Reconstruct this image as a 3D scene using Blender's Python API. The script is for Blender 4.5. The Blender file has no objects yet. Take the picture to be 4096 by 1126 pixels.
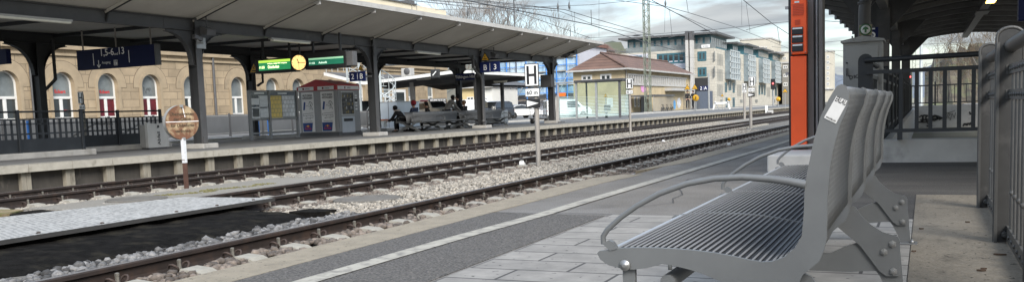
import bpy, math, random
import numpy as np
from mathutils import Vector, Matrix, Euler

random.seed(7)
rnd = random.Random(11)
scene = bpy.context.scene
COL = scene.collection
PI = math.pi

# ------------------------------------------------------------------ camera model (photo pixels are 4096 wide)
FOC, CX, CY = 3569.0, 2048.0, 790.0
YAW, PITCH, ROLL = math.radians(24.97), math.radians(5.52), math.radians(-2.09)
EYE = Vector((0.0, 0.0, 0.84))
_f = Vector((-math.sin(YAW) * math.cos(PITCH), math.cos(YAW) * math.cos(PITCH), -math.sin(PITCH)))
_r0 = Vector((math.cos(YAW), math.sin(YAW), 0.0))
_u0 = _r0.cross(_f)
_r = _r0 * math.cos(ROLL) + _u0 * math.sin(ROLL)
_u = _u0 * math.cos(ROLL) - _r0 * math.sin(ROLL)

def ray(px, py):
    return _r * ((px - CX) / FOC) - _u * ((py - CY) / FOC) + _f

def at_x(px, py, X):
    d = ray(px, py); return EYE + d * ((X - EYE.x) / d.x)

def at_y(px, py, Y):
    d = ray(px, py); return EYE + d * ((Y - EYE.y) / d.y)

def at_z(px, py, z):
    d = ray(px, py); return EYE + d * ((z - EYE.z) / d.z)

def make_camera():
    cam = bpy.data.cameras.new('camera'); o = bpy.data.objects.new('camera', cam); COL.objects.link(o)
    cam.sensor_fit = 'HORIZONTAL'; cam.sensor_width = 36.0; cam.lens = FOC / 4096 * 36.0
    cam.shift_x = 0.0; cam.shift_y = (CY - 563.0) / 4096.0
    cam.clip_start = 0.05; cam.clip_end = 6000.0
    m = Matrix(((_r.x, _u.x, -_f.x, EYE.x), (_r.y, _u.y, -_f.y, EYE.y), (_r.z, _u.z, -_f.z, EYE.z), (0, 0, 0, 1)))
    o.matrix_world = m
    scene.camera = o
make_camera()

# ------------------------------------------------------------------ materials
def mat(name, col, rough=0.6, metal=0.0, var=0.18, scale=4.0, bump=0.0, bscale=None, stain=None, stain_scale=1.5, stain_lo=0.5, stain_hi=0.65,
        stretch=(1, 1, 1), alpha=None, emit=None, estr=1.0, island=0.0, spec=0.5, detail=5.0, world=False, grain=None, specks=None):
    m = bpy.data.materials.new(name); m.use_nodes = True
    nt = m.node_tree; b = nt.nodes['Principled BSDF']; L = nt.links
    b.inputs['Roughness'].default_value = rough; b.inputs['Metallic'].default_value = metal
    b.inputs['Specular IOR Level'].default_value = spec
    if world:
        g = nt.nodes.new('ShaderNodeNewGeometry'); src = g.outputs['Position']
    else:
        tc = nt.nodes.new('ShaderNodeTexCoord'); src = tc.outputs['Object']
    mp = nt.nodes.new('ShaderNodeMapping'); mp.inputs['Scale'].default_value = stretch
    L.new(src, mp.inputs['Vector']); vec = mp.outputs['Vector']
    def noise(s, d=detail):
        n = nt.nodes.new('ShaderNodeTexNoise'); n.inputs['Scale'].default_value = s; n.inputs['Detail'].default_value = d
        n.inputs['Roughness'].default_value = 0.6
        L.new(vec, n.inputs['Vector']); return n.outputs['Fac']
    def ramp(fac, p0, c0, p1, c1):
        r = nt.nodes.new('ShaderNodeValToRGB'); e = r.color_ramp.elements
        e[0].position = p0; e[0].color = c0; e[1].position = p1; e[1].color = c1
        L.new(fac, r.inputs['Fac']); return r.outputs['Color']
    def mixc(fac, a, bb):
        x = nt.nodes.new('ShaderNodeMix'); x.data_type = 'RGBA'
        L.new(fac, x.inputs[0]) if not isinstance(fac, float) else None
        if isinstance(fac, float): x.inputs[0].default_value = fac
        for k, v in ((6, a), (7, bb)):
            if isinstance(v, tuple): x.inputs[k].default_value = v
            else: L.new(v, x.inputs[k])
        return x.outputs[2]
    c = tuple(col) + (1.0,)
    lo = tuple(max(0, k * (1 - var)) for k in col) + (1.0,); hi = tuple(min(1, k * (1 + var)) for k in col) + (1.0,)
    out = ramp(noise(scale), 0.3, lo, 0.7, hi)
    if island:
        g = nt.nodes.new('ShaderNodeNewGeometry')
        r = nt.nodes.new('ShaderNodeValToRGB'); e = r.color_ramp.elements
        e[0].position = 0; e[0].color = (1 - island, 1 - island, 1 - island, 1); e[1].position = 1; e[1].color = (1 + island, 1 + island * .97, 1 + island * .92, 1)
        L.new(g.outputs['Random Per Island'], r.inputs['Fac'])
        x = nt.nodes.new('ShaderNodeMix'); x.data_type = 'RGBA'; x.blend_type = 'MULTIPLY'; x.inputs[0].default_value = 1.0
        L.new(out, x.inputs[6]); L.new(r.outputs['Color'], x.inputs[7]); out = x.outputs[2]
    if stain:
        f = ramp(noise(stain_scale, 8.0), stain_lo, (0, 0, 0, 1), stain_hi, (1, 1, 1, 1))
        out = mixc(f, out, tuple(stain) + (1.0,))
    if grain:
        gr = ramp(noise(grain[0], 2.0), .3, (1 - grain[1],) * 3 + (1,), .7, (1 + grain[1],) * 3 + (1,)); x = nt.nodes.new('ShaderNodeMix'); x.data_type = 'RGBA'; x.blend_type = 'MULTIPLY'; x.inputs[0].default_value = 1.0
        L.new(out, x.inputs[6]); L.new(gr, x.inputs[7]); out = x.outputs[2]
    if specks:
        f = ramp(noise(specks[0], 1.0), specks[1], (0, 0, 0, 1), specks[1] + .03, (1, 1, 1, 1)); out = mixc(f, out, tuple(specks[2]) + (1.0,))
    L.new(out, b.inputs['Base Color'])
    if bump:
        bn = nt.nodes.new('ShaderNodeBump'); bn.inputs['Strength'].default_value = bump; bn.inputs['Distance'].default_value = 0.02
        L.new(noise(bscale or scale * 4), bn.inputs['Height']); L.new(bn.outputs['Normal'], b.inputs['Normal'])
    if alpha is not None:
        b.inputs['Alpha'].default_value = alpha
    if emit:
        b.inputs['Emission Color'].default_value = tuple(emit) + (1.0,); b.inputs['Emission Strength'].default_value = estr
    m['out'] = 0
    return m

def glass(name, tint=(0.85, 0.95, 0.93), clear=0.75, rough=0.02):
    """thin architectural pane: part see-through, part mirror"""
    m = bpy.data.materials.new(name); m.use_nodes = True; nt = m.node_tree; L = nt.links
    for n in list(nt.nodes):
        if n.type == 'BSDF_PRINCIPLED': nt.nodes.remove(n)
    out = [n for n in nt.nodes if n.type == 'OUTPUT_MATERIAL'][0]
    t = nt.nodes.new('ShaderNodeBsdfTransparent'); t.inputs[0].default_value = tuple(tint) + (1,)
    g = nt.nodes.new('ShaderNodeBsdfGlossy'); g.inputs['Roughness'].default_value = rough; g.inputs[0].default_value = (0.9, 0.95, 0.95, 1)
    lw = nt.nodes.new('ShaderNodeLayerWeight'); lw.inputs[0].default_value = 0.5; fr = nt.nodes.new('ShaderNodeMath'); fr.operation = 'POWER'; fr.inputs[1].default_value = 4.0; L.new(lw.outputs['Facing'], fr.inputs[0])
    mth = nt.nodes.new('ShaderNodeMath'); mth.operation = 'MULTIPLY_ADD'; mth.inputs[1].default_value = 0.7; mth.inputs[2].default_value = 1.0 - clear; mth.use_clamp = True
    L.new(fr.outputs[0], mth.inputs[0])
    mx = nt.nodes.new('ShaderNodeMixShader'); L.new(mth.outputs[0], mx.inputs[0]); L.new(t.outputs[0], mx.inputs[1]); L.new(g.outputs[0], mx.inputs[2])
    L.new(mx.outputs[0], out.inputs['Surface'])
    return m

def brick_mat(name, c1, c2, mortar, bw, rh, axes, msize=0.02, rough=0.85, offset=0.5, bump=0.3, nvar=0.12, smooth=0.1, nscale=1.2, bias=0.0, specks=None):
    """stone courses / paving: brick texture over world position; axes picks the two world axes"""
    m = bpy.data.materials.new(name); m.use_nodes = True; nt = m.node_tree; L = nt.links; b = nt.nodes['Principled BSDF']
    b.inputs['Roughness'].default_value = rough
    g = nt.nodes.new('ShaderNodeNewGeometry'); sp = nt.nodes.new('ShaderNodeSeparateXYZ'); cb = nt.nodes.new('ShaderNodeCombineXYZ')
    L.new(g.outputs['Position'], sp.inputs[0]); L.new(sp.outputs[axes[0]], cb.inputs[0]); L.new(sp.outputs[axes[1]], cb.inputs[1])
    br = nt.nodes.new('ShaderNodeTexBrick'); L.new(cb.outputs[0], br.inputs['Vector'])
    br.inputs['Color1'].default_value = tuple(c1) + (1,); br.inputs['Color2'].default_value = tuple(c2) + (1,); br.inputs['Mortar'].default_value = tuple(mortar) + (1,)
    br.inputs['Scale'].default_value = 1.0; br.inputs['Mortar Size'].default_value = msize; br.inputs['Mortar Smooth'].default_value = smooth
    br.inputs['Brick Width'].default_value = bw; br.inputs['Row Height'].default_value = rh; br.offset = offset; br.inputs['Bias'].default_value = bias
    n = nt.nodes.new('ShaderNodeTexNoise'); n.inputs['Scale'].default_value = nscale; n.inputs['Detail'].default_value = 8; n.inputs['Roughness'].default_value = .65; L.new(g.outputs['Position'], n.inputs['Vector'])
    r = nt.nodes.new('ShaderNodeValToRGB'); e = r.color_ramp.elements
    e[0].position = .3; e[0].color = (1 - nvar,) * 3 + (1,); e[1].position = .7; e[1].color = (1 + nvar,) * 3 + (1,)
    L.new(n.outputs['Fac'], r.inputs['Fac'])
    x = nt.nodes.new('ShaderNodeMix'); x.data_type = 'RGBA'; x.blend_type = 'MULTIPLY'; x.inputs[0].default_value = 1.0
    L.new(br.outputs['Color'], x.inputs[6]); L.new(r.outputs['Color'], x.inputs[7]); out = x.outputs[2]
    if specks:
        n3 = nt.nodes.new('ShaderNodeTexNoise'); n3.inputs['Scale'].default_value = specks[0]; n3.inputs['Detail'].default_value = 1; L.new(g.outputs['Position'], n3.inputs['Vector'])
        r3 = nt.nodes.new('ShaderNodeValToRGB'); e = r3.color_ramp.elements; e[0].position = specks[1]; e[1].position = specks[1] + .03; L.new(n3.outputs['Fac'], r3.inputs['Fac'])
        x3 = nt.nodes.new('ShaderNodeMix'); x3.data_type = 'RGBA'; L.new(r3.outputs['Color'], x3.inputs[0]); L.new(out, x3.inputs[6]); x3.inputs[7].default_value = tuple(specks[2]) + (1,); out = x3.outputs[2]
    L.new(out, b.inputs['Base Color'])
    if bump:
        bn = nt.nodes.new('ShaderNodeBump'); bn.inputs['Strength'].default_value = bump; bn.inputs['Distance'].default_value = 0.02; bn.invert = True
        L.new(br.outputs['Fac'], bn.inputs['Height']); L.new(bn.outputs['Normal'], b.inputs['Normal'])
    return m

# ------------------------------------------------------------------ mesh builder
ORG = {}      # world origin of every object, so parts can be written in world coordinates

class MB:
    def __init__(self): self.v = []; self.f = []; self.mi = []; self.sm = []
    def add(self, vs, fs, mi=0, smooth=False):
        n = len(self.v); self.v += [tuple(p) for p in vs]
        for f in fs: self.f.append(tuple(i + n for i in f)); self.mi.append(mi); self.sm.append(smooth)
        return self
    def box(self, x0, x1, y0, y1, z0, z1, mi=0):
        x0, x1 = min(x0, x1), max(x0, x1); y0, y1 = min(y0, y1), max(y0, y1); z0, z1 = min(z0, z1), max(z0, z1)
        vs = [(x0, y0, z0), (x1, y0, z0), (x1, y1, z0), (x0, y1, z0), (x0, y0, z1), (x1, y0, z1), (x1, y1, z1), (x0, y1, z1)]
        return self.add(vs, [(3, 2, 1, 0), (4, 5, 6, 7), (0, 1, 5, 4), (1, 2, 6, 5), (2, 3, 7, 6), (3, 0, 4, 7)], mi)
    def cbox(self, c, s, rot=None, mi=0):
        """box by centre, size, optional 3x3 rotation"""
        vs = []
        for dx, dy, dz in [(-1, -1, -1), (1, -1, -1), (1, 1, -1), (-1, 1, -1), (-1, -1, 1), (1, -1, 1), (1, 1, 1), (-1, 1, 1)]:
            p = Vector((dx * s[0] / 2, dy * s[1] / 2, dz * s[2] / 2))
            if rot is not None: p = rot @ p
            vs.append(Vector(c) + p)
        return self.add(vs, [(3, 2, 1, 0), (4, 5, 6, 7), (0, 1, 5, 4), (1, 2, 6, 5), (2, 3, 7, 6), (3, 0, 4, 7)], mi)
    def bar(self, p0, p1, w, h, up=(0, 0, 1), mi=0):
        p0 = Vector(p0); p1 = Vector(p1); d = (p1 - p0); ln = d.length; d.normalize(); up = Vector(up)
        s = d.cross(up)
        if s.length < 1e-4: s = d.cross(Vector((0, 1, 0)))
        s.normalize(); u = s.cross(d)
        vs = []
        for p in (p0, p1):
            for a, b in ((-1, -1), (1, -1), (1, 1), (-1, 1)): vs.append(p + s * (a * w / 2) + u * (b * h / 2))
        return self.add(vs, [(0, 1, 2, 3), (7, 6, 5, 4), (0, 4, 5, 1), (1, 5, 6, 2), (2, 6, 7, 3), (3, 7, 4, 0)], mi)
    def tube(self, pts, r, n=8, mi=0, smooth=True, caps=True):
        pts = [Vector(p) for p in pts]; rs = r if isinstance(r, (list, tuple)) else [r] * len(pts)
        t0 = (pts[1] - pts[0]).normalized(); a = Vector((0, 0, 1)) if abs(t0.z) < .9 else Vector((1, 0, 0))
        s = t0.cross(a).normalized(); vs = []; fs = []
        for i, p in enumerate(pts):
            if i == 0: t = pts[1] - pts[0]
            elif i == len(pts) - 1: t = pts[-1] - pts[-2]
            else: t = (pts[i + 1] - pts[i]).normalized() + (pts[i] - pts[i - 1]).normalized()
            t.normalize(); s = (s - t * s.dot(t)).normalized(); u = t.cross(s)
            for k in range(n):
                an = 2 * PI * k / n; vs.append(p + (s * math.cos(an) + u * math.sin(an)) * rs[i])
        m = len(pts)
        for i in range(m - 1):
            for k in range(n):
                fs.append((i * n + k, i * n + (k + 1) % n, (i + 1) * n + (k + 1) % n, (i + 1) * n + k))
        self.add(vs, fs, mi, smooth)
        if caps:
            self.add(vs[:n], [tuple(range(n - 1, -1, -1))], mi); self.add(vs[-n:], [tuple(range(n))], mi)
        return self
    def prism(self, poly, vec, mi=0, smooth=False):
        poly = [Vector(p) for p in poly]; vec = Vector(vec); n = len(poly)
        vs = poly + [p + vec for p in poly]
        nrm = Vector((0, 0, 0))
        for i in range(n):
            a, b = poly[i], poly[(i + 1) % n]
            nrm += Vector(((a.y - b.y) * (a.z + b.z), (a.z - b.z) * (a.x + b.x), (a.x - b.x) * (a.y + b.y)))
        flip = nrm.dot(vec) < 0
        bot = tuple(range(n)); top = tuple(range(n, 2 * n))
        if flip: fs = [bot, top[::-1]]; self.add(vs, fs, mi)
        else: fs = [bot[::-1], top]; self.add(vs, fs, mi)
        side = []
        for i in range(n):
            j = (i + 1) % n
            side.append((i, i + n, j + n, j) if flip else (i, j, j + n, i + n))
        return self.add(vs, side, mi, smooth)
    def lathe(self, prof, c=(0, 0, 0), n=16, mi=0, axis='z', smooth=True):
        vs = []; fs = []; c = Vector(c)
        for r, h in prof:
            for k in range(n):
                a = 2 * PI * k / n; p = (r * math.cos(a), r * math.sin(a), h)
                if axis == 'x': p = (h, p[0], p[1])
                if axis == 'y': p = (p[1], h, p[0])
                vs.append(c + Vector(p))
        m = len(prof)
        for i in range(m - 1):
            for k in range(n): fs.append((i * n + k, i * n + (k + 1) % n, (i + 1) * n + (k + 1) % n, (i + 1) * n + k))
        if prof[0][0] > 1e-5: fs.append(tuple(range(n - 1, -1, -1)))
        if prof[-1][0] > 1e-5: fs.append(tuple(range((m - 1) * n, m * n)))
        return self.add(vs, fs, mi, smooth)
    def ball(self, c, r, n=8, mi=0, sx=1, sy=1, sz=1):
        vs = []; fs = []
        rings = max(4, n // 2 + 1)
        for i in range(rings + 1):
            th = PI * i / rings
            for k in range(n):
                a = 2 * PI * k / n
                vs.append((c[0] + r * sx * math.sin(th) * math.cos(a), c[1] + r * sy * math.sin(th) * math.sin(a), c[2] + r * sz * math.cos(th)))
        for i in range(rings):
            for k in range(n): fs.append((i * n + k, (i + 1) * n + k, (i + 1) * n + (k + 1) % n, i * n + (k + 1) % n))
        return self.add(vs, fs, mi, True)
    def quad(self, a, b, c, d, mi=0): return self.add([a, b, c, d], [(0, 1, 2, 3)], mi)
    def move(self, d, i0=0):
        d = Vector(d); self.v = self.v[:i0] + [tuple(Vector(p) + d) for p in self.v[i0:]]; return self
    def xform(self, M, i0=0):
        self.v = self.v[:i0] + [tuple(M @ Vector(p)) for p in self.v[i0:]]; return self
    def build(self, name, mats, parent=None, org=None, bevel=0.0):
        if not isinstance(mats, (list, tuple)): mats = [mats]
        if parent is not None: o0 = ORG[parent.name]
        elif org is not None: o0 = Vector(org)
        else:
            xs = [p[0] for p in self.v]; ys = [p[1] for p in self.v]; zs = [p[2] for p in self.v]
            o0 = Vector(((min(xs) + max(xs)) / 2, (min(ys) + max(ys)) / 2, min(zs)))
        me = bpy.data.meshes.new(name)
        me.from_pydata([(p[0] - o0.x, p[1] - o0.y, p[2] - o0.z) for p in self.v], [], self.f)
        for m in mats: me.materials.append(m)
        me.polygons.foreach_set('material_index', self.mi); me.polygons.foreach_set('use_smooth', self.sm)
        me.update()
        o = bpy.data.objects.new(name, me); COL.objects.link(o)
        ORG[o.name] = o0.copy()
        if parent is not None: o.parent = parent
        else: o.location = o0
        if bevel:
            b = o.modifiers.new('bevel', 'BEVEL'); b.width = bevel; b.segments = 2; b.limit_method = 'ANGLE'; b.angle_limit = math.radians(40)
            b.harden_normals = False
        return o

def tag(o, label=None, cat=None, group=None, kind=None):
    if label: o['label'] = label
    if cat: o['category'] = cat
    if group: o['group'] = group
    if kind: o['kind'] = kind
    return o

def thing(name, label, cat, loc, group=None):
    o = bpy.data.objects.new(name, None); o.empty_display_size = .2; COL.objects.link(o)
    o.location = loc; ORG[o.name] = Vector(loc)
    return tag(o, label, cat, group)

def dup(root, loc=None, rotz=None, label=None, group=None, parent=None, kids=True):
    c = root.copy(); COL.objects.link(c); ORG[c.name] = Vector(loc) if loc is not None else ORG[root.name].copy()
    if parent is not None: c.parent = parent
    if loc is not None: c.location = loc
    if rotz is not None: c.rotation_euler = (0, 0, rotz)
    if label: c['label'] = label
    if group: c['group'] = group
    if kids:
        for ch in list(root.children): dup(ch, parent=c)
    return c

def struct(mb, name, mats, **k):
    o = mb.build(name, mats, org=(0, 0, 0), **k); o['kind'] = 'structure'; return o

def text(parent, s, org, right, up, h, m, name='lettering', align='CENTER', fit=None, bold=0.0, depth=0.003):
    """raised lettering; org = baseline anchor in world coordinates, h = capital height"""
    cu = bpy.data.curves.new('lettering_curve', 'FONT'); cu.body = s; cu.size = h / 0.7; cu.align_x = align
    cu.offset = bold * h; cu.extrude = depth / 2; cu.resolution_u = 3
    t = bpy.data.objects.new('lettering_curve', cu); COL.objects.link(t)
    dg = bpy.context.evaluated_depsgraph_get(); dg.update()
    me = bpy.data.meshes.new_from_object(t.evaluated_get(dg)); me.name = name
    bpy.data.objects.remove(t); bpy.data.curves.remove(cu)
    right = Vector(right).normalized(); up = Vector(up).normalized(); nrm = right.cross(up)
    xs = [v.co.x for v in me.vertices] or [0]
    sx = 1.0
    if fit: sx = fit / max(1e-6, max(xs) - min(xs))
    o0 = ORG[parent.name]; org = Vector(org)
    for v in me.vertices:
        v.co = org + right * (v.co.x * sx) + up * v.co.y + nrm * (v.co.z + depth / 2) - o0
    me.materials.clear(); me.materials.append(m)
    o = bpy.data.objects.new(name, me); COL.objects.link(o); o.parent = parent; ORG[o.name] = o0.copy()
    return o

def grid_rocks(name, pts, sizes, m, seed=1, flat=.75, org=(0, 0, 0)):
    """many jittered icosahedra in one mesh"""
    g = (1 + 5 ** .5) / 2
    V = np.array([(-1, g, 0), (1, g, 0), (-1, -g, 0), (1, -g, 0), (0, -1, g), (0, 1, g), (0, -1, -g), (0, 1, -g), (g, 0, -1), (g, 0, 1), (-g, 0, -1), (-g, 0, 1)]) / 1.9
    F = np.array([(0, 11, 5), (0, 5, 1), (0, 1, 7), (0, 7, 10), (0, 10, 11), (1, 5, 9), (5, 11, 4), (11, 10, 2), (10, 7, 6), (7, 1, 8), (3, 9, 4), (3, 4, 2), (3, 2, 6), (3, 6, 8), (3, 8, 9), (4, 9, 5), (2, 4, 11), (6, 2, 10), (8, 6, 7), (9, 8, 1)])
    R = np.random.RandomState(seed); n = len(pts)
    P = np.array(pts, float); S = np.array(sizes, float)
    A = R.normal(size=(n, 3, 3)); q, _ = np.linalg.qr(A)
    stretch = R.uniform(.65, 1.25, size=(n, 1, 3))
    vv = V[None] * stretch * R.uniform(.75, 1.2, size=(n, 12, 1))
    vv = np.einsum('nij,nkj->nki', q, vv); vv[:, :, 2] *= flat
    vv = vv * S[:, None, None] * .5 + P[:, None, :] - np.array(org)
    ff = F[None] + (np.arange(n) * 12)[:, None, None]
    me = bpy.data.meshes.new(name); nv = n * 12; nf = n * 20
    me.vertices.add(nv); me.vertices.foreach_set('co', vv.reshape(-1))
    me.loops.add(nf * 3); me.loops.foreach_set('vertex_index', ff.reshape(-1).astype(np.int32))
    me.polygons.add(nf); me.polygons.foreach_set('loop_start', np.arange(0, nf * 3, 3, dtype=np.int32))
    try: me.polygons.foreach_set('loop_total', np.full(nf, 3, dtype=np.int32))
    except Exception: pass
    me.update(calc_edges=True); me.validate()
    me.materials.append(m)
    o = bpy.data.objects.new(name, me); COL.objects.link(o); o.location = org; ORG[o.name] = Vector(org)
    return o

# ------------------------------------------------------------------ light and sky
SUN_EL, SUN_AZ = math.radians(36), math.radians(138)     # azimuth clockwise from +Y
scene.view_settings.view_transform = 'Standard'; scene.view_settings.look = 'None'; scene.view_settings.gamma = 1.0
scene.view_settings.exposure = 1.8
def make_world():
    w = bpy.data.worlds.new('World'); scene.world = w; w.use_nodes = True; nt = w.node_tree; L = nt.links
    bg = nt.nodes['Background']; bg.inputs['Strength'].default_value = 0.1
    sky = nt.nodes.new('ShaderNodeTexSky'); sky.sky_type = 'NISHITA'; sky.sun_disc = False
    sky.sun_elevation = SUN_EL; sky.sun_rotation = SUN_AZ; sky.air_density = 1.0; sky.dust_density = 1.5; sky.ozone_density = 1.0
    tc = nt.nodes.new('ShaderNodeTexCoord'); sp = nt.nodes.new('ShaderNodeSeparateXYZ'); L.new(tc.outputs['Generated'], sp.inputs[0])
    # cloud sheets: project the view direction on a layer high up, then stretched noise
    zc = nt.nodes.new('ShaderNodeMath'); zc.operation = 'MAXIMUM'; zc.inputs[1].default_value = 0.0; L.new(sp.outputs['Z'], zc.inputs[0])
    za = nt.nodes.new('ShaderNodeMath'); za.operation = 'ADD'; za.inputs[1].default_value = 0.22; L.new(zc.outputs[0], za.inputs[0])
    dv = nt.nodes.new('ShaderNodeVectorMath'); dv.operation = 'DIVIDE'; L.new(tc.outputs['Generated'], dv.inputs[0])
    cb = nt.nodes.new('ShaderNodeCombineXYZ')
    for i in range(3): L.new(za.outputs[0], cb.inputs[i])
    L.new(cb.outputs[0], dv.inputs[1])
    mp = nt.nodes.new('ShaderNodeMapping'); mp.inputs['Rotation'].default_value = (0, 0, math.radians(-32)); mp.inputs['Scale'].default_value = (0.75, 1.5, 0.0); mp.inputs['Location'].default_value = (3.1, 1.7, 0)
    L.new(dv.outputs[0], mp.inputs['Vector'])
    n = nt.nodes.new('ShaderNodeTexNoise'); n.inputs['Scale'].default_value = 1.1; n.inputs['Detail'].default_value = 8; n.inputs['Roughness'].default_value = .58; n.inputs['Distortion'].default_value = .6
    L.new(mp.outputs[0], n.inputs['Vector'])
    n2 = nt.nodes.new('ShaderNodeTexNoise'); n2.inputs['Scale'].default_value = 2.3; n2.inputs['Detail'].default_value = 6; n2.inputs['Roughness'].default_value = .5
    L.new(mp.outputs[0], n2.inputs['Vector'])
    cover = nt.nodes.new('ShaderNodeValToRGB'); e = cover.color_ramp.elements
    e[0].position = .36; e[0].color = (0.25, 0.25, 0.25, 1); e[1].position = .56; e[1].color = (1, 1, 1, 1); L.new(n.outputs['Fac'], cover.inputs['Fac'])
    shade = nt.nodes.new('ShaderNodeValToRGB'); e = shade.color_ramp.elements
    e[0].position = .36; e[0].color = (1.10, 1.25, 1.38, 1); e[1].position = .66; e[1].color = (2.0, 2.09, 2.12, 1); L.new(n2.outputs['Fac'], shade.inputs['Fac'])
    mx = nt.nodes.new('ShaderNodeMix'); mx.data_type = 'RGBA'
    L.new(cover.outputs['Color'], mx.inputs[0]); L.new(sky.outputs[0], mx.inputs[6]); L.new(shade.outputs['Color'], mx.inputs[7])
    # an overcast sky is several times brighter overhead than near the horizon
    up = nt.nodes.new('ShaderNodeMapRange'); up.interpolation_type = 'SMOOTHSTEP'; up.inputs['From Min'].default_value = .16; up.inputs['From Max'].default_value = .85; up.inputs['To Min'].default_value = 1.0; up.inputs['To Max'].default_value = 2.6
    L.new(sp.outputs['Z'], up.inputs['Value'])
    sc = nt.nodes.new('ShaderNodeVectorMath'); sc.operation = 'SCALE'; L.new(mx.outputs[2], sc.inputs[0]); L.new(up.outputs[0], sc.inputs['Scale'])
    L.new(sc.outputs[0], bg.inputs['Color'])
make_world()
def make_sun():
    s = bpy.data.lights.new('sun', 'SUN'); s.energy = 1.5; s.angle = math.radians(25); s.color = (1.0, 0.95, 0.88)
    o = bpy.data.objects.new('sun', s); COL.objects.link(o); o.location = (0, 0, 40)
    d = Vector((math.sin(SUN_AZ) * math.cos(SUN_EL), math.cos(SUN_AZ) * math.cos(SUN_EL), math.sin(SUN_EL)))
    o.rotation_euler = d.to_track_quat('Z', 'Y').to_euler()
make_sun()
# ------------------------------------------------------------------ shared materials
ZF = 0.12; ZR = -0.275; ZB = -0.45
M = {}
M['asphalt'] = mat('asphalt', (0.122, 0.112, 0.100), .85, var=.22, scale=1.3, bump=.5, bscale=120, grain=(75, .28), specks=(26, .735, (0.03, 0.028, 0.026)), stain=(0.16, 0.154, 0.146), stain_scale=.55, stain_lo=.48, stain_hi=.66, world=True)
M['asphalt_coarse'] = mat('coarse_asphalt', (0.080, 0.073, 0.066), .8, var=.75, scale=70, bump=.9, bscale=90, world=True, detail=2)
M['asphalt_crack'] = mat('tarred_seam', (0.03, 0.028, 0.026), .8)
M['asphalt_dark'] = mat('darker_asphalt', (0.040, 0.037, 0.034), .85, var=.3, scale=1.5, bump=.4, bscale=110, grain=(70, .25), stain=(0.06, 0.056, 0.05), stain_scale=.9, world=True, stretch=(.6, 2.2, 1))  # asphalt toned darker on the right part of the near platform
M['asphalt_far'] = mat('far_asphalt', (0.10, 0.10, 0.10), .85, var=.2, scale=.8, world=True, stain=(0.14, 0.14, 0.135), stain_scale=.4)
M['conc_strip'] = mat('edge_concrete', (0.215, 0.186, 0.14), .9, specks=(34, .70, (0.05, 0.042, 0.032)), var=.16, scale=6, bump=.6, bscale=60, stain=(0.125, 0.108, 0.08), stain_scale=9, stain_lo=.58, stain_hi=.72, world=True)
M['conc'] = mat('concrete', (0.34, 0.33, 0.31), .85, var=.15, scale=3, bump=.3, bscale=40, stain=(0.23, 0.22, 0.20), stain_scale=2.2, stain_lo=.52, stain_hi=.7, world=True)
M['conc_slab'] = mat('old_slab', (0.135, 0.118, 0.092), .9, specks=(40, .69, (0.035, 0.028, 0.02)), grain=(60, .15), var=.2, scale=2.2, bump=.4, bscale=50, stain=(0.065, 0.055, 0.042), stain_scale=5, stain_lo=.55, stain_hi=.75, world=True, stretch=(1, .55, 1))  # brownish slab, darkened further: shade of the roof put into its colour
M['conc_light'] = mat('pale_concrete', (0.45, 0.44, 0.42), .85, var=.12, scale=3, bump=.2, bscale=30, stain=(0.3, 0.29, 0.27), stain_scale=3, stain_lo=.55, stain_hi=.75, world=True)
M['wallpaint'] = mat('grey_white_wall', (0.37, 0.365, 0.35), .85, var=.12, scale=2.5, stain=(0.25, 0.248, 0.24), stain_scale=3.0, stain_lo=.56, stain_hi=.74, world=True)
M['coping'] = mat('platform_coping', (0.33, 0.31, 0.265), .9, var=.14, scale=5, bump=.3, bscale=30, stain=(0.2, 0.185, 0.15), stain_scale=4, stain_lo=.56, stain_hi=.72, world=True)
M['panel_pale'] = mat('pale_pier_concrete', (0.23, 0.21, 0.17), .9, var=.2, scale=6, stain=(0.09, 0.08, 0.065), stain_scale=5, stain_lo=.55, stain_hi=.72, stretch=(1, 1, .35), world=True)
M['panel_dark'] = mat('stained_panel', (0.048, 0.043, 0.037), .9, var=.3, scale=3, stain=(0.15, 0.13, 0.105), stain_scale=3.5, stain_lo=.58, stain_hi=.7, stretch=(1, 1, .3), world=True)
M['white_paint'] = mat('worn_white_paint', (0.29, 0.275, 0.235), .8, var=.1, scale=8, stain=(0.15, 0.14, 0.125), stain_scale=11, stain_lo=.48, stain_hi=.66, world=True)
M['rust_rail'] = mat('rusty_rail', (0.024, 0.0165, 0.0135), .75, .15, var=.3, scale=5, stain=(0.045, 0.027, 0.019), stain_scale=6, stain_lo=.5, stain_hi=.7)
M['rail_top'] = mat('worn_rail_head', (0.17, 0.155, 0.145), .42, .5, var=.15, scale=6)
M['rust_clip'] = mat('rusty_clip', (0.045, 0.030, 0.024), .8, .1, var=.3, scale=20)
M['bolt'] = mat('weathered_bolt', (0.15, 0.14, 0.12), .6, .4, var=.2, scale=20)
M['sleeper'] = mat('sleeper_concrete', (0.25, 0.235, 0.20), .9, var=.15, scale=9, bump=.3, stain=(0.2, 0.18, 0.14), stain_scale=7, stain_lo=.55, stain_hi=.72)
M['sleeper_dirty'] = mat('dirty_sleeper_concrete', (0.19, 0.17, 0.14), .9, var=.25, scale=9, bump=.3, stain=(0.1, 0.085, 0.065), stain_scale=5, stain_lo=.5, stain_hi=.7)
M['rock_light'] = mat('light_ballast', (0.235, 0.215, 0.185), .9, var=.2, scale=30, island=.5, world=True)
M['rock_grey'] = mat('grey_ballast', (0.105, 0.104, 0.105), .9, var=.35, scale=40, island=.75, world=True)
M['rock_brown'] = mat('brown_ballast', (0.115, 0.095, 0.08), .9, var=.3, scale=25, island=.5, world=True)
M['bed'] = mat('ballast_bed', (0.105, 0.097, 0.085), .95, var=.5, scale=26, bump=1.0, bscale=30, world=True)
M['path_gravel'] = mat('fine_gravel', (0.185, 0.172, 0.148), .95, var=.25, scale=45, bump=.5, bscale=70, world=True, stain=(0.19, 0.18, 0.16), stain_scale=1.2)
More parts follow.
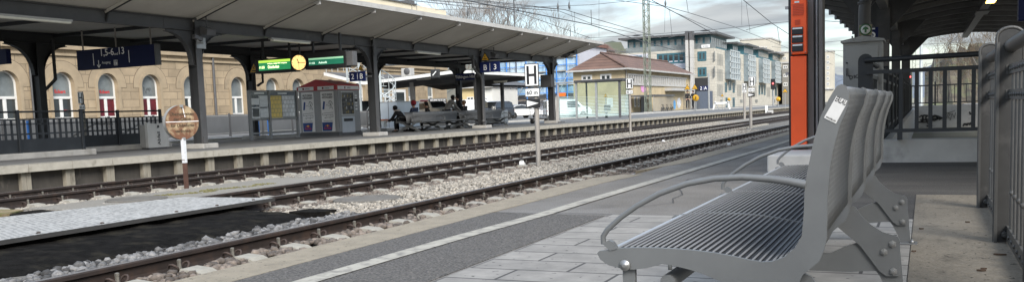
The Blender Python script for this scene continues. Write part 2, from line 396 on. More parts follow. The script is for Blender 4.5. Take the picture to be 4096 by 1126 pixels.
M['ground'] = mat('far_ground', (0.20, 0.185, 0.15), .95, var=.3, scale=.25, world=True, stain=(0.12, 0.13, 0.06), stain_scale=.1)
M['moss'] = mat('moss', (0.12, 0.108, 0.035), .95, var=.5, scale=9, bump=.6, world=True)
M['rubber'] = mat('tarred_block', (0.008, 0.0075, 0.007), .95, spec=.05, var=.5, scale=6, bump=1.0, bscale=18, stain=(0.02, 0.018, 0.014), stain_scale=3, stain_lo=.52, stain_hi=.68, world=True)
M['paving'] = brick_mat('paving_slabs', (0.215, 0.205, 0.188), (0.168, 0.16, 0.148), (0.045, 0.042, 0.04), .56, .283, (0, 1), msize=.009, rough=.85, bump=.5, nvar=.24, nscale=5, specks=(24, .715, (0.035, 0.033, 0.03)))
M['dark_steel'] = mat('dark_grey_painted_steel', (0.052, 0.053, 0.056), .5, .0, var=.2, scale=3, stain=(0.085, 0.08, 0.075), stain_scale=3, stain_lo=.55, stain_hi=.75)
M['mid_steel'] = mat('grey_painted_steel', (0.085, 0.085, 0.088), .5, var=.15, scale=3, stain=(0.055, 0.05, 0.047), stain_scale=2.5, stain_lo=.55, stain_hi=.75)
M['galv'] = mat('galvanised_steel', (0.36, 0.37, 0.37), .5, .5, var=.15, scale=5)
M['post_grey'] = mat('weathered_post', (0.29, 0.27, 0.245), .7, .1, var=.22, scale=7, stretch=(1, 1, .3))
M['black'] = mat('black_paint', (0.012, 0.012, 0.013), .5, var=.1)
M['white'] = mat('white_enamel', (0.74, 0.75, 0.74), .45, var=.05, scale=5)
M['navy'] = mat('navy_sign', (0.012, 0.020, 0.085), .5, spec=.15, var=.1)
M['navy_dark'] = mat('dark_navy_sign', (0.008, 0.012, 0.05), .5, spec=.12, var=.1)
M['red'] = mat('red_paint', (0.42, 0.015, 0.022), .45, var=.1)
M['yellow'] = mat('yellow_paint', (0.66, 0.36, 0.02), .5, var=.06)
M['orange_sign'] = mat('orange_sticker', (0.85, 0.16, 0.02), .5, var=.05)
M['letter_white'] = mat('white_lettering', (0.8, 0.8, 0.8), .5, var=.02)
M['letter_black'] = mat('black_lettering', (0.015, 0.015, 0.016), .5, var=.02)
M['dark_glass'] = mat('dark_window_glass', (0.03, 0.038, 0.042), .08, var=.3, scale=.6, spec=.8)
M['blue_pole'] = mat('blue_paint', (0.05, 0.22, 0.62), .5, var=.1)

# ------------------------------------------------------------------ setting: terrain, ballast, platforms
def perforated():
    m = mat('perforated_plate', (0.35, 0.345, 0.33), .5, .15, var=.12, scale=3, world=True)
    nt = m.node_tree; L = nt.links; b = nt.nodes['Principled BSDF']
    base = b.inputs['Base Color'].links[0].from_socket
    g = nt.nodes.new('ShaderNodeNewGeometry'); mp = nt.nodes.new('ShaderNodeMapping'); mp.inputs['Rotation'].default_value = (0, 0, math.radians(25)); mp.inputs['Scale'].default_value = (15.5, 15.5, 0)
    L.new(g.outputs['Position'], mp.inputs['Vector'])
    v = nt.nodes.new('ShaderNodeTexVoronoi'); v.inputs['Randomness'].default_value = .42; v.inputs['Scale'].default_value = 1.0; L.new(mp.outputs[0], v.inputs['Vector'])
    r = nt.nodes.new('ShaderNodeValToRGB'); e = r.color_ramp.elements; e[0].position = .33; e[0].color = (1, 1, 1, 1); e[1].position = .40; e[1].color = (0, 0, 0, 1)
    L.new(v.outputs['Distance'], r.inputs['Fac'])
    x = nt.nodes.new('ShaderNodeMix'); x.data_type = 'RGBA'; L.new(r.outputs['Color'], x.inputs[0]); L.new(base, x.inputs[6]); x.inputs[7].default_value = (0.12, 0.12, 0.116, 1)
    L.new(x.outputs[2], b.inputs['Base Color'])
    return m
M['perf'] = perforated()

struct(MB().quad((-4000, -300, -.62), (4000, -300, -.62), (4000, 4000, -.62), (-4000, 4000, -.62)), 'ground', M['ground'])

def bed():
    """undulating ballast sheet between the platforms"""
    mb = MB(); R = np.random.RandomState(3)
    xs = np.concatenate([np.arange(-15.9, -3.0, .22)]); ys = np.concatenate([np.arange(-4, 40, .35), np.arange(40, 170, 3.0)])
    vs = []; fs = []
    for y in ys:
        for x in xs:
            z = ZB - .02 + R.uniform(-.012, .012)
            if -8.3 < x < -6.3: z += .03 * math.sin((x + 8.3) / 2 * PI)
            if -13.2 < x < -10.6: z += .03
            vs.append((x, y, z))
    n = len(xs)
    for j in range(len(ys) - 1):
        for i in range(n - 1): fs.append((j * n + i, j * n + i + 1, (j + 1) * n + i + 1, (j + 1) * n + i))
    mb.add(vs, fs, 0, True); return mb
struct(bed(), 'ballast_bed', M['bed'])
struct(MB().box(-13.0, -11.0, 9.5, 160, ZB - .1, ZB + .035), 'gravel_path', M['path_gravel'])

# near platform: the body stops where the stairs go down
np_ = MB()
np_.box(-3.3, 9, -6, 12.52, -.62, 0.0)
np_.box(-3.3, -.55, 12.52, 120, -.62, 0.0)
np_.box(3.2, 9, 12.52, 120, -.62, 0.0)
struct(np_, 'near_platform', M['asphalt'])
ed = MB()
ed.prism([(-3.63, -6, -.09), (-3.34, -6, -.09), (-3.30, 9.6, -.09), (-3.2, 10.75, -.09), (-3.46, 10.75, -.09), (-3.66, 10.2, -.09), (-3.66, 8, -.09)], (0, 0, .094))
ed.prism([(-3.46, 11.3, -.09), (-3.16, 13.0, -.09), (-3.12, 120, -.09), (-3.42, 120, -.09)], (0, 0, .094))
ed.box(-3.60, -3.3, -6, 10.6, -.62, -.09); ed.box(-3.40, -3.3, 10.6, 120, -.62, -.09)
struct(ed, 'platform_edge', M['conc_strip'])
ac = MB().prism([(-3.33, -6, .0), (-2.25, -6, .0), (-2.28, 6.6, .0), (-3.30, 6.7, .0)], (0, 0, .004))
struct(ac, 'coarse_asphalt_patch', M['asphalt_coarse'])
struct(MB().box(-2.24, -.075, -6, 6.66, -.02, .006), 'paving', M['paving'])
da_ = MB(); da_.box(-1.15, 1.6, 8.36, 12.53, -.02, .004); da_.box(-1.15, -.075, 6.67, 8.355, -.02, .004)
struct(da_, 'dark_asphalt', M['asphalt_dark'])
sl = MB(); sl.box(-.07, 1.6, -6, 7.35, -.02, .010); sl.box(-.07, 1.6, 7.36, 8.35, -.02, .007)
struct(sl, 'concrete_strip', M['conc_slab'])
def seam():
    mb = MB(); R = random.Random(4)
    def crack(pts, w):
        for (x0, y0), (x1, y1) in zip(pts[:-1], pts[1:]):
            d = Vector((y1 - y0, x0 - x1)).normalized() * w / 2
            mb.add([(x0 - d.x, y0 - d.y, .0062), (x0 + d.x, y0 + d.y, .0062), (x1 + d.x, y1 + d.y, .0062), (x1 - d.x, y1 - d.y, .0062)], [(0, 1, 2, 3)])
    crack([(-3.29 + k * .11, 6.69 + R.uniform(-.02, .02)) for k in range(30)], .016)
    y = 7.2; P = [(-2.2, y)]
    while y < 13: y += .35; P.append((-2.2 + .25 * math.sin(y * 1.1) + R.uniform(-.05, .05), y))
    crack(P, .009)
    crack([(-1.2 + k * .13, 9.1 + .3 * math.sin(k * .7) + R.uniform(-.04, .04)) for k in range(9)], .009)
    return mb
struct(seam(), 'asphalt_seam', M['asphalt_crack'])
wl = MB()
def ribbon(mb, pts, w, z):
    for (x0, y0), (x1, y1) in zip(pts[:-1], pts[1:]):
        mb.add([(x0 - w / 2, y0, z), (x0 + w / 2, y0, z), (x1 + w / 2, y1, z), (x1 - w / 2, y1, z)], [(0, 1, 2, 3)])
ribbon(wl, [(-2.93, -6), (-2.90, 3.7), (-2.87, 5.2), (-2.80, 6.6), (-2.80, 7.4), (-2.66, 16.2), (-2.55, 40), (-2.5, 120)], .135, .0085)
struct(wl, 'white_line', M['white_paint'])

# island platform across the tracks
XE = [(-16.62, -6), (-16.55, 12), (-16.15, 30), (-15.75, 60), (-15.6, 185)]      # its slightly bent edge
def xe(y):
    for (x0, y0), (x1, y1) in zip(XE[:-1], XE[1:]):
        if y <= y1: return x0 + (x1 - x0) * (y - y0) / (y1 - y0)
    return XE[-1][0]
fp = MB()
fp.prism([(x - .45, y, -.62) for x, y in XE] + [(-24.6, 185, -.62), (-24.6, -6, -.62)], (0, 0, .62 + ZF))
struct(fp, 'island_platform', M['asphalt_far'])
def coping():
    mb = MB(); y = -4.0; k = 0
    while y < 150:
        st = 1.02 * (2 if y > 46 else 1); y2 = y + st - .012
        x0, x1 = xe(y), xe(y2)
        mb.prism([(x0 - .42, y, ZF - .15), (x0, y, ZF - .15), (x1, y2, ZF - .15), (x1 - .42, y2, ZF - .15)], (0, 0, .154))
        y += st
    return mb
struct(coping(), 'platform_coping', M['coping'])
ln_ = MB()
for (x0, y0), (x1, y1) in zip(XE[:-1], XE[1:]):
    ln_.add([(x0 - .26, y0, ZF + .007), (x0 - .05, y0, ZF + .007), (x1 - .05, y1, ZF + .007), (x1 - .26, y1, ZF + .007)], [(0, 1, 2, 3)])
struct(ln_, 'platform_edge_line', M['white_paint'])
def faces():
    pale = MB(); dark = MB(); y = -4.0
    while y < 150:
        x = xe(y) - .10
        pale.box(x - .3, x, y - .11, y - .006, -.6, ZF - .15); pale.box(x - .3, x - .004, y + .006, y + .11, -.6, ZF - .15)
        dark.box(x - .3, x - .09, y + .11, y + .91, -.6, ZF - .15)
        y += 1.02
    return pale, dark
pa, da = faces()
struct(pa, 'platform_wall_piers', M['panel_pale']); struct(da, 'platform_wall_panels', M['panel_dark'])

# first platform in front of the station building, and the yard beyond it
p1 = MB(); p1.box(-60, -28.0, -6, 400, -.62, ZF - .01)
struct(p1, 'station_forecourt', M['asphalt_far'])
struct(MB().box(-28.55, -27.9, -6, 190, -.6, ZF + .03), 'forecourt_kerb', M['conc_light'])

# ------------------------------------------------------------------ tracks: a track is rails, sleepers and clips
def rail_profile(x, top=ZR):
    b = top - .172
    h = [(-.075, 0), (.075, 0), (.075, .011), (.016, .030), (.009, .05), (.009, .118), (.036, .132), (.036, .160), (.028, .172), (-.028, .172), (-.036, .160), (-.036, .132), (-.009, .118), (-.009, .05), (-.016, .030), (-.075, .011)]
    return [(x + a, b + z) for a, z in h]
def rail(parent, x, y0, y1):
    mb = MB(); pr = rail_profile(x); n = len(pr)
    vs = [(a, y0, z) for a, z in pr] + [(a, y1, z) for a, z in pr]
    for i in range(n):
        j = (i + 1) % n
        mb.add([vs[i], vs[j], vs[j + n], vs[i + n]], [(0, 3, 2, 1)], 1 if i in (8,) else 0)
    mb.add(vs[:n], [tuple(range(n))]); mb.add(vs[n:], [tuple(range(n - 1, -1, -1))])
    return mb.build('rail', [M['rust_rail'], M['rail_top']], parent)
def clip_mb(x, y, side, fine=True):
    """spring clip: foot plate, two loops and a bolt, on one side of a rail"""
    mb = MB(); z = ZR - .172 + .012
    cx = x + side * .105
    mb.box(x + side * .05, x + side * .165, y - .065, y + .065, z - .014, z + .012)
    n = 6 if fine else 4
    for s in (-1, 1):
        pts = []
        for k in range(9 if fine else 6):
            a = -PI * .35 + k / (8 if fine else 5) * PI * 1.55
            pts.append((cx + side * .045 * math.cos(a), y + s * (.060 + .030 * math.sin(a * .9)), z + .045 + .034 * math.sin(a)))
        mb.tube(pts, .010, n)
    return mb
def bolt_mb(x, y, side, fine=True):
    z = ZR - .172 + .02; cx = x + side * .105
    mb = MB(); mb.lathe([(.026, z), (.026, z + .028), (.019, z + .03), (.017, z + .075), (.019, z + .077), (.019, z + .10), (.012, z + .105)], (cx, y, 0), 6, smooth=False)
    return mb
def sleeper_mb(x0, x1, seats, y, w=.26):
    """concrete sleeper: raised rail seats, lower waist between them"""
    top = ZR - .174
    prof = []
    for xs in sorted(seats): prof += [(xs - .46, -.06), (xs - .34, .035), (xs - .21, .04), (xs - .18, 0), (xs + .18, 0), (xs + .21, .062), (xs + .38, .05), (xs + .62, -.05)]
    prof = [(x0, -.05)] + [p for p in prof if x0 < p[0] < x1] + [(x1, -.06)]
    mb = MB(); vs = []; fs = []
    for x, d in prof:
        z = top + d
        vs += [(x, y - w / 2, z - .16), (x, y - w / 2 + .03, z), (x, y + w / 2 - .03, z), (x, y + w / 2, z - .16)]
    for i in range(len(prof) - 1):
        a = i * 4
        for k in range(3): fs.append((a + k, a + 4 + k, a + 5 + k, a + 1 + k))
    fs.append((0, 1, 2, 3)); m = (len(prof) - 1) * 4; fs.append((m + 3, m + 2, m + 1, m))
    mb.add(vs, [f[::-1] for f in fs]); return mb
def track(name_label, rails, y0, y1, step, ys0, nsl, clips_to, x_pad=(-.55, .55), smat='sleeper', sides=(1,), fine_to=14, drop=0):
    t = thing('railway_track', name_label, 'railway track', ((rails[0] + rails[-1]) / 2, ys0, ZR - .33))
    for x in rails: rail(t, x, y0, y1)
    master = None
    for k in range(nsl):
        y = ys0 + k * step
        if master is None:
            master = sleeper_mb(rails[0] + x_pad[0], rails[-1] + x_pad[1], rails, y).build('sleeper', M[smat], t)
            for x in rails:
                for s in sides:
                    c = clip_mb(x, y, s, True).build('rail_clip', M['rust_clip'], master)
                    bolt_mb(x, y, s).build('bolt', M['bolt'], master)
        else:
            # a copy shares the mesh; only the near ones are big enough to show clips
            c = dup(master, parent=t, kids=(y < clips_to)); c.location = (0, k * step, 0)
    return t
track('near single rusty running track beside the grey asphalt platform edge', [-5.95, -4.45], -4, 120, .655, 2.42, 62, 43, sides=(1,))
track('middle rusty track crossed by the perforated steel crossing plate', [-10.02, -8.70], -4, 170, .655, 8.2, 70, 46, smat='sleeper', x_pad=(-.5, .5))
track('far rusty track running along the wall of the island platform', [-15.0, -13.65], -4, 170, .655, 7.4, 90, 46, smat='sleeper', x_pad=(-.5, .5))

# loose stones: nobody could count them
def scatter(x0, x1, y0, y1, n, s0, s1, zf, seed, keep=None, fall=1.7):
    R = np.random.RandomState(seed); P = []; S = []
    while len(P) < n:
        x = R.uniform(x0, x1); y = y0 + (y1 - y0) * R.uniform() ** fall
        if keep and not keep(x, y): continue
        s = R.uniform(s0, s1); P.append((x, y, zf(x, y) + s * R.uniform(-.12, .22))); S.append(s)
    return P, S
def zbed(x, y):
    z = ZB
    if -8.3 < x < -6.3: z += .035 * math.sin((x + 8.3) / 2 * PI)
    return z
P, S = scatter(-8.45, -6.08, 8.0, 42, 21000, .035, .075, zbed, 1, lambda x, y: not (x < -6.7 and y < 9.6) and (x + 7.75) ** 2 + (y - 11.4) ** 2 > .36)
tag(grid_rocks('ballast', P, S, M['rock_light'], 1), 'light beige gravel between the near rail and the middle track', 'ballast', kind='stuff')
P, S = scatter(-7.0, -6.05, 1.5, 9.6, 1900, .045, .115, lambda x, y: ZB + .03, 2, None, 1.0)
tag(grid_rocks('ballast', P, S, M['rock_grey'], 2), 'larger blue grey stones heaped between the near rail and the black crossing block', 'ballast', kind='stuff')
P, S = scatter(-5.84, -4.9, 1.5, 40, 5200, .05, .105, lambda x, y: ZB + .022, 3, lambda x, y: ((y - 2.42 + .13) % .655) > .25)
tag(grid_rocks('ballast', P, S, M['rock_brown'], 3), 'brown stones between the sleepers beside the near platform edge', 'ballast', kind='stuff')
P, S = scatter(-13.45, -10.75, 7.2, 45, 9000, .05, .10, lambda x, y: ZB - .01, 4, lambda x, y: (x < -12.75 - .004 * y or (y < 10.5 and x < -11) or x > -11.0) and not (x > -10.8 and y < 10), 1.5)
tag(grid_rocks('ballast', P, S, M['rock_light'], 4), 'pale stones along the far track and beside the fine gravel path', 'ballast', kind='stuff')
P, S = scatter(-9.9, -8.8, 9.9, 40, 3500, .05, .09, lambda x, y: ZB - .03, 5, lambda x, y: ((y - 8.2 + .13) % .655) > .26)
tag(grid_rocks('ballast', P, S, M['rock_brown'], 5), 'dull brown stones lying between the rails of the middle track', 'ballast', kind='stuff')

P, S = scatter(-12.95, -10.9, 15.5, 60, 9000, .035, .075, lambda x, y: ZB + .035, 14, lambda x, y: rnd.random() < min(1, (y - 15) / 7), 1.5)
tag(grid_rocks('ballast', P, S, M['rock_light'], 14), 'small pale stones spread over the gravel path further along', 'ballast', kind='stuff')
P, S = scatter(-8.55, -7.95, 9.9, 45, 4200, .035, .08, lambda x, y: ZB + .015, 15, None, 1.5)
tag(grid_rocks('ballast', P, S, M['rock_brown'], 15), 'rust stained stones along the near side of the middle track', 'ballast', kind='stuff')
# moss along the gravel path
P, S = scatter(-12.45, -11.75, 10.9, 14.2, 1300, .02, .06, lambda x, y: ZB + .03, 8, lambda x, y: abs(x + 12.3 - (y - 11) * .16 + .12 * math.sin(y * 5)) < .2, 1.0)
tag(grid_rocks('moss', P, S, M['moss'], 6, flat=.35), 'yellow green moss along the gravel path near the rusty round sign', 'moss', kind='stuff')

# crossing over the middle track: tarred block, perforated plates
M['can_lip'] = mat('shade_lip_steel', (0.035, 0.034, 0.033), .7)  # lip coloured dark as the shade below the plate edge
def crossing():
    yb0, yb1 = 1.0, 9.35
    t = thing('track_crossing', 'black tarred crossing block with a perforated steel walkway plate on top', 'track crossing', (-8.9, 6.0, -.6))
    mb = MB(); ys = [yb0 + (yb1 - yb0) * i / 34 for i in range(35)]; R = np.random.RandomState(5)
    prof = [(-8.46, -.25), (-8.40, -.335), (-8.05, -.36), (-7.70, -.375), (-7.42, -.395), (-7.20, -.435), (-7.05, -.50), (-6.97, -.62)]
    vs = []; fs = []; n = len(prof)
    for y in ys:
        jag = R.uniform(-.02, .02, size=n)
        for i, (x, z) in enumerate(prof):
            vs.append((x + jag[i] + (.05 * math.sin(y * 2.1 + i) if 1 < i < 6 else 0), y, z + (jag[-i - 1] * .8 if i > 0 else 0)))
    for j in range(len(ys) - 1):
        for i in range(n - 1): fs.append((j * n + i, j * n + i + 1, (j + 1) * n + i + 1, (j + 1) * n + i))
    mb.add(vs, [f[::-1] for f in fs], 0, True)
    end = vs[-n:] + [(-8.46, yb1, -.62)]
    mb.add(end, [tuple(range(n + 1))[::-1]])
    mb.build('tarred_block', M['rubber'], t)
    e = MB(); e.prism([(-7.65, 9.38, -.6), (-7.15, 9.40, -.6), (-7.1, 9.75, -.6), (-7.6, 9.78, -.6)], (0, 0, .23)); e.build('end_stone', M['rubber'], t, bevel=.05)
    pl = MB()
    edges = [1.0, 3.3, 5.62, 7.95, 9.93]
    for a, b in zip(edges[:-1], edges[1:]): pl.box(-9.64, -8.31, a, b - .012, -.252, -.244)
    pl.build('perforated_plate', [M['perf']], t)
    pl = MB()
    for a, b in ((1.0, 4.4), (4.41, 7.0), (7.01, 9.93)):
        pl.prism([(-10.62, a, -.253), (-9.65, a, -.253), (-9.65, b - .01, -.253), (-10.62 + (.6 if b > 9 else 0), b - .01, -.253)], (0, 0, .008))
    pl.build('perforated_plate', [M['perf']], t)
    lip = MB(); lip.box(-8.31, -8.30, 1.0, 9.93, -.29, -.243); lip.build('plate_lip', M['can_lip'], t)
    for y in (5.2, 6.3, 7.1, 8.2, 8.9, 9.6):
        MB().lathe([(.022, -.245), (.022, -.233), (.01, -.228)], (-8.40, y, 0), 8).build('bolt_head', M['rust_clip'], t)
crossing()
def old_block():
    t = thing('old_crossing_block', 'mossy old concrete block under a rusty steel beam by the far track', 'concrete block', (-13.0, 8.0, -.6))
    mb = MB(); mb.prism([(-13.2, 6.4, -.6), (-11.9, 6.4, -.6), (-11.75, 8.4, -.6), (-12.0, 8.8, -.6), (-13.2, 8.8, -.6)], (0, 0, .27)); mb.build('block', M['moss_block'], t, bevel=.03)
    b = MB(); b.box(-13.35, -12.3, 6.2, 8.35, -.27, -.20); b.box(-13.3, -12.45, 6.2, 8.25, -.33, -.27); b.build('steel_beam', M['rusty_plate'], t, bevel=.01)
    s = MB(); s.prism([(-12.0, 8.45, -.6), (-11.4, 8.3, -.6), (-11.35, 8.85, -.6), (-11.9, 9.0, -.6)], (0, 0, .25)); s.build('dark_block', M['rubber'], t, bevel=.04)
M['moss_block'] = mat('mossy_concrete', (0.17, 0.13, 0.075), .95, var=.3, scale=5, bump=.6, stain=(0.085, 0.09, 0.015), stain_scale=3, stain_lo=.45, stain_hi=.6)
M['rusty_plate'] = mat('rusty_steel', (0.085, 0.042, 0.03), .8, .1, var=.4, scale=5, stain=(0.06, 0.03, 0.025), stain_scale=6)
old_block()
def manhole(x, y, r, label):
    mb = MB(); mb.lathe([(r, -.46), (r, ZB + .045), (r - .03, ZB + .06), (r - .06, ZB + .05), (.0, ZB + .055)], (x, y, 0), 28, smooth=False)
    tag(mb.build('manhole_cover', M['cover']), label, 'manhole cover')
M['cover'] = mat('weathered_cover', (0.10, 0.092, 0.08), .9, var=.3, scale=8, bump=.4)
manhole(-7.75, 11.4, .52, 'round dark cover lying in light gravel beside the middle track')
manhole(-12.15, 11.0, .5, 'round weathered cover in the gravel behind the perforated crossing plate')
M['paper'] = mat('crumpled_paper', (0.5, 0.5, 0.49), .8, var=.08, scale=20)
def litter(x, y, z, s, label, seed):
    R = random.Random(seed); mb = MB(); mb.ball((x, y, z + s * .3), s * .5, 9)
    mb.v = [(p[0] + R.uniform(-.16, .16) * s, p[1] + R.uniform(-.2, .2) * s, max(z, p[2] + R.uniform(-.14, .14) * s)) for p in mb.v]
    mb.sm = [False] * len(mb.sm)
    tag(mb.build('crumpled_paper', M['paper']), label, 'litter')
litter(-8.55, 19.0, ZB + .02, .15, 'crumpled white paper on the ballast left of the sixty metre stop post', 1)
litter(-8.3, 30.5, ZB + .02, .12, 'white rag lying beside the middle track far along', 2)
litter(-5.4, 27.2, ZB + .0, .13, 'flat white plastic scrap on the sleepers of the near track', 3)
# ------------------------------------------------------------------ the bench in the foreground
M['bench'] = mat('silver_bench_paint', (0.118, 0.123, 0.125), .42, .15, var=.06, scale=9, stain=(0.10, 0.104, 0.106), stain_scale=6, stain_lo=.5, stain_hi=.8, bump=.04, bscale=300)
M['bench_wire'] = mat('silver_wire', (0.29, 0.30, 0.315), .35, .35, var=.08, scale=9)
M['bench_under'] = mat('shaded_wire', (0.028, 0.030, 0.034), .5, .3, var=.1, scale=9)  # dark copy of the wire: shade of the seat gaps put into its colour
M['stainless'] = mat('stainless_bolt', (0.27, 0.27, 0.265), .35, .7, var=.1, scale=60)
M['sticker'] = mat('sticker_paper', (0.50, 0.50, 0.49), .5, var=.05, scale=30)
BY = [2.30, 3.10, 3.90, 4.70, 5.50]

def perforate(name, col, hole, k):
    m = mat(name, col, .45, .25, var=.06, scale=5)
    nt = m.node_tree; L = nt.links; b = nt.nodes['Principled BSDF']; base = b.inputs['Base Color'].links[0].from_socket
    g = nt.nodes.new('ShaderNodeNewGeometry'); sp = nt.nodes.new('ShaderNodeSeparateXYZ'); cb = nt.nodes.new('ShaderNodeCombineXYZ')
    L.new(g.outputs['Position'], sp.inputs[0]); L.new(sp.outputs['Y'], cb.inputs[0]); L.new(sp.outputs['Z'], cb.inputs[1])
    mp = nt.nodes.new('ShaderNodeMapping'); mp.inputs['Scale'].default_value = (k, k, 0); mp.inputs['Rotation'].default_value = (0, 0, PI / 4); L.new(cb.outputs[0], mp.inputs['Vector'])
    v = nt.nodes.new('ShaderNodeTexVoronoi'); v.inputs['Randomness'].default_value = 0; v.inputs['Scale'].default_value = 1; L.new(mp.outputs[0], v.inputs['Vector'])
    r = nt.nodes.new('ShaderNodeValToRGB'); e = r.color_ramp.elements; e[0].position = .30; e[0].color = (1, 1, 1, 1); e[1].position = .36; e[1].color = (0, 0, 0, 1)
    L.new(v.outputs['Distance'], r.inputs['Fac'])
    x = nt.nodes.new('ShaderNodeMix'); x.data_type = 'RGBA'; L.new(r.outputs['Color'], x.inputs[0]); L.new(base, x.inputs[6]); x.inputs[7].default_value = tuple(hole) + (1,)
    L.new(x.outputs[2], b.inputs['Base Color'])
    return m
M['bench_sheet'] = perforate('perforated_back_sheet', (0.145, 0.15, 0.152), (0.062, 0.065, 0.068), 46)

def make_bench():
    y0 = BY[0]
    def XZ(px, py): p = at_y(px, py, y0); return (p.x, p.z)
    top = [(2388, 1010), (2397, 1002), (2435, 996), (2469, 991), (2548, 988.5), (2623, 989.6), (2698, 993), (2773, 999), (2848, 1008), (2923, 1021), (2998, 1038), (3048, 1046), (3090, 1043),
           (3138, 1025), (3180, 989), (3207, 941), (3215, 850), (3218, 766), (3221, 729), (3236, 651), (3255, 560), (3281, 469), (3314, 397), (3346, 345), (3366, 336), (3382, 342), (3396, 372)]
    rear = [(3396, 395), (3391, 425), (3359, 501), (3337, 579), (3320, 664), (3313, 755), (3310, 790), (3308.7, 868), (3307, 953), (3295, 1001), (3277, 1043), (3241, 1073), (3211, 1097), (3195, 1130), (3170, 1170), (3100, 1195), (3000, 1180)]
    bot = [(2886, 1126), (2811, 1093), (2758, 1076), (2698, 1061), (2668, 1057), (2649, 1053.5), (2623, 1061), (2585, 1070), (2533, 1076), (2484, 1071), (2435, 1059), (2401, 1036)]
    T = [XZ(*p) for p in top]; outline = T + [XZ(*p) for p in rear + bot]
    t = thing('platform_bench', 'silver grey wire mesh bench with curved armrests, nearest in the foreground', 'bench', (-.45, 3.9, 0))
    th = .012
    for i, y in enumerate(BY):
        mb = MB(); mb.prism([(x, y, z) for x, z in outline], (0, th, 0))
        mb.build('side_plate' if i in (0, 4) else 'rib_plate', M['bench'], t, bevel=.003 if i == 0 else 0)
    # seat profile is the upper edge of the plates from nose to back
    seat = T[3:16]
    def seat_pt(s):
        k = s * (len(seat) - 1); i = min(int(k), len(seat) - 2); f = k - i
        return (seat[i][0] * (1 - f) + seat[i + 1][0] * f, seat[i][1] * (1 - f) + seat[i + 1][1] * f)
    def arc(prof, step):
        out = [prof[0]]; acc = 0
        for (a, b), (c, d) in zip(prof[:-1], prof[1:]):
            ln = math.hypot(c - a, d - b); q = step - acc
            while q <= ln:
                out.append((a + (c - a) * q / ln, b + (d - b) * q / ln)); q += step
            acc = (acc + ln) % step if q > ln else acc
            acc = ln - (q - step)
        return out
    rods = arc(seat, .0172)
    for (ya, yb) in zip(BY[:-1], BY[1:]):
        mb = MB()
        for x, z in rods:
            r = .0027
            mb.prism([(x - r, ya + th, z - .0005), (x, ya + th, z - .0045), (x + r, ya + th, z - .0005), (x, ya + th, z + .0032)], (0, yb - ya - th, 0))
        g = mb.build('seat_grid', M['bench_wire'], t)
        mb = MB(); y = ya + .025
        while y < yb - .004:
            for (a, b), (c, d) in zip(rods[:-1:2], rods[2::2]):
                mb.bar((a, y, b - .0075), (c, y, d - .0075), .0068, .006)
            y += .0125
        mb.build('cross_wires', M['bench_under'], g)
    fr = MB(); x, z = T[2]; fr.prism([(x - .012, y0 + .0125, z - .03), (x + .022, y0 + .0125, z - .03), (x + .026, y0 + .0125, z - .001), (x - .004, y0 + .0125, z - .001)], (0, BY[-1] - y0, 0))
    fr.build('front_edge', M['bench_wire'], t)
    # back sheet: just inside the rear edge of the plates
    front = T[15:]; rz = [XZ(*p) for p in rear[:9]]
    sheet = [(x - .012, z) for x, z in [T[-5], T[-4]]] + [(T[-3][0], T[-3][1] - .004), (T[-2][0] - .002, T[-2][1] - .004), (T[-1][0] - .006, T[-1][1])] + [(x - .011, z) for x, z in rz]
    for ya, yb in zip(BY[:-1], BY[1:]):
        mb = MB(); n = len(sheet)
        vs = [(x, ya + th, z) for x, z in sheet] + [(x, yb, z) for x, z in sheet]
        mb.add(vs, [(i, i + 1, i + 1 + n, i + n) for i in range(2, n - 1)], 0, True)
        o = mb.build('back_sheet', M['bench_sheet'], t)
        s = o.modifiers.new('thickness', 'SOLIDIFY'); s.thickness = .004
    # armrests
    arm = [(2411.5, 975), (2410, 945), (2426, 919), (2478, 871), (2545, 823), (2634, 774), (2746, 734), (2857, 714), (2969, 708), (3080, 715), (3155, 725), (3222, 738)]
    A = [XZ(*p) for p in arm]
    for y in (BY[0], BY[2], BY[4]):
        mb = MB(); pts = [(a, y + .006, b) for a, b in A]; rs = [.0075] * 5 + [.008] * 3 + [.0085, .0095, .0105, .012]
        mb.tube(pts, rs, 10)
        ar = mb.build('armrest', M['bench'], t)
        a0 = XZ(2411, 972); a1 = XZ(2436, 958); a2 = XZ(2470, 993); a3 = XZ(2440, 1000)
        b = MB(); b.prism([(p[0], y - .003, p[1]) for p in (a0, a1, XZ(2452, 966), a2, a3)], (0, .018, 0)); b.build('arm_bracket', M['bench'], ar)
    # legs: curved bracket bolted on an arched foot
    def Q(px, py, Y): p = at_y(px, py, Y); return (p.x, p.z)
    s = 1 / 1.662
    br = [Q(3000 + a * s, 700 + b * s, 3.9) for a, b in [(600, 335), (700, 215), (735, 268), (800, 330), (880, 380), (985, 412), (997, 440), (997, 665), (990, 673), (905, 672), (860, 640), (730, 470)]]
    br = [(-.33, .425)] + br[1:-1] + [br[-1], (-.42, .39)]
    dx = -.004
    ft = [Q(3000 + a * s, 700 + b * s, 5.5) for a, b in [(1075, 455), (1068, 400), (1060, 300), (1050, 200), (1035, 135), (960, 148), (860, 172), (780, 200), (715, 230)]]
    inner = [Q(3000 + a * s, 700 + b * s, 5.5) for a, b in [(815, 320), (870, 314), (935, 312), (955, 340), (985, 400), (1000, 458)]]
    xm = ft[-1][0] - .05
    mir = lambda P: [(2 * xm - x, z) for x, z in P][::-1]
    foot = ft + mir(ft) + mir(inner) + inner
    bolts = [Q(3000 + a * s, 700 + b * s, 3.9) for a, b in [(947, 459), (890, 511), (953, 640)]]
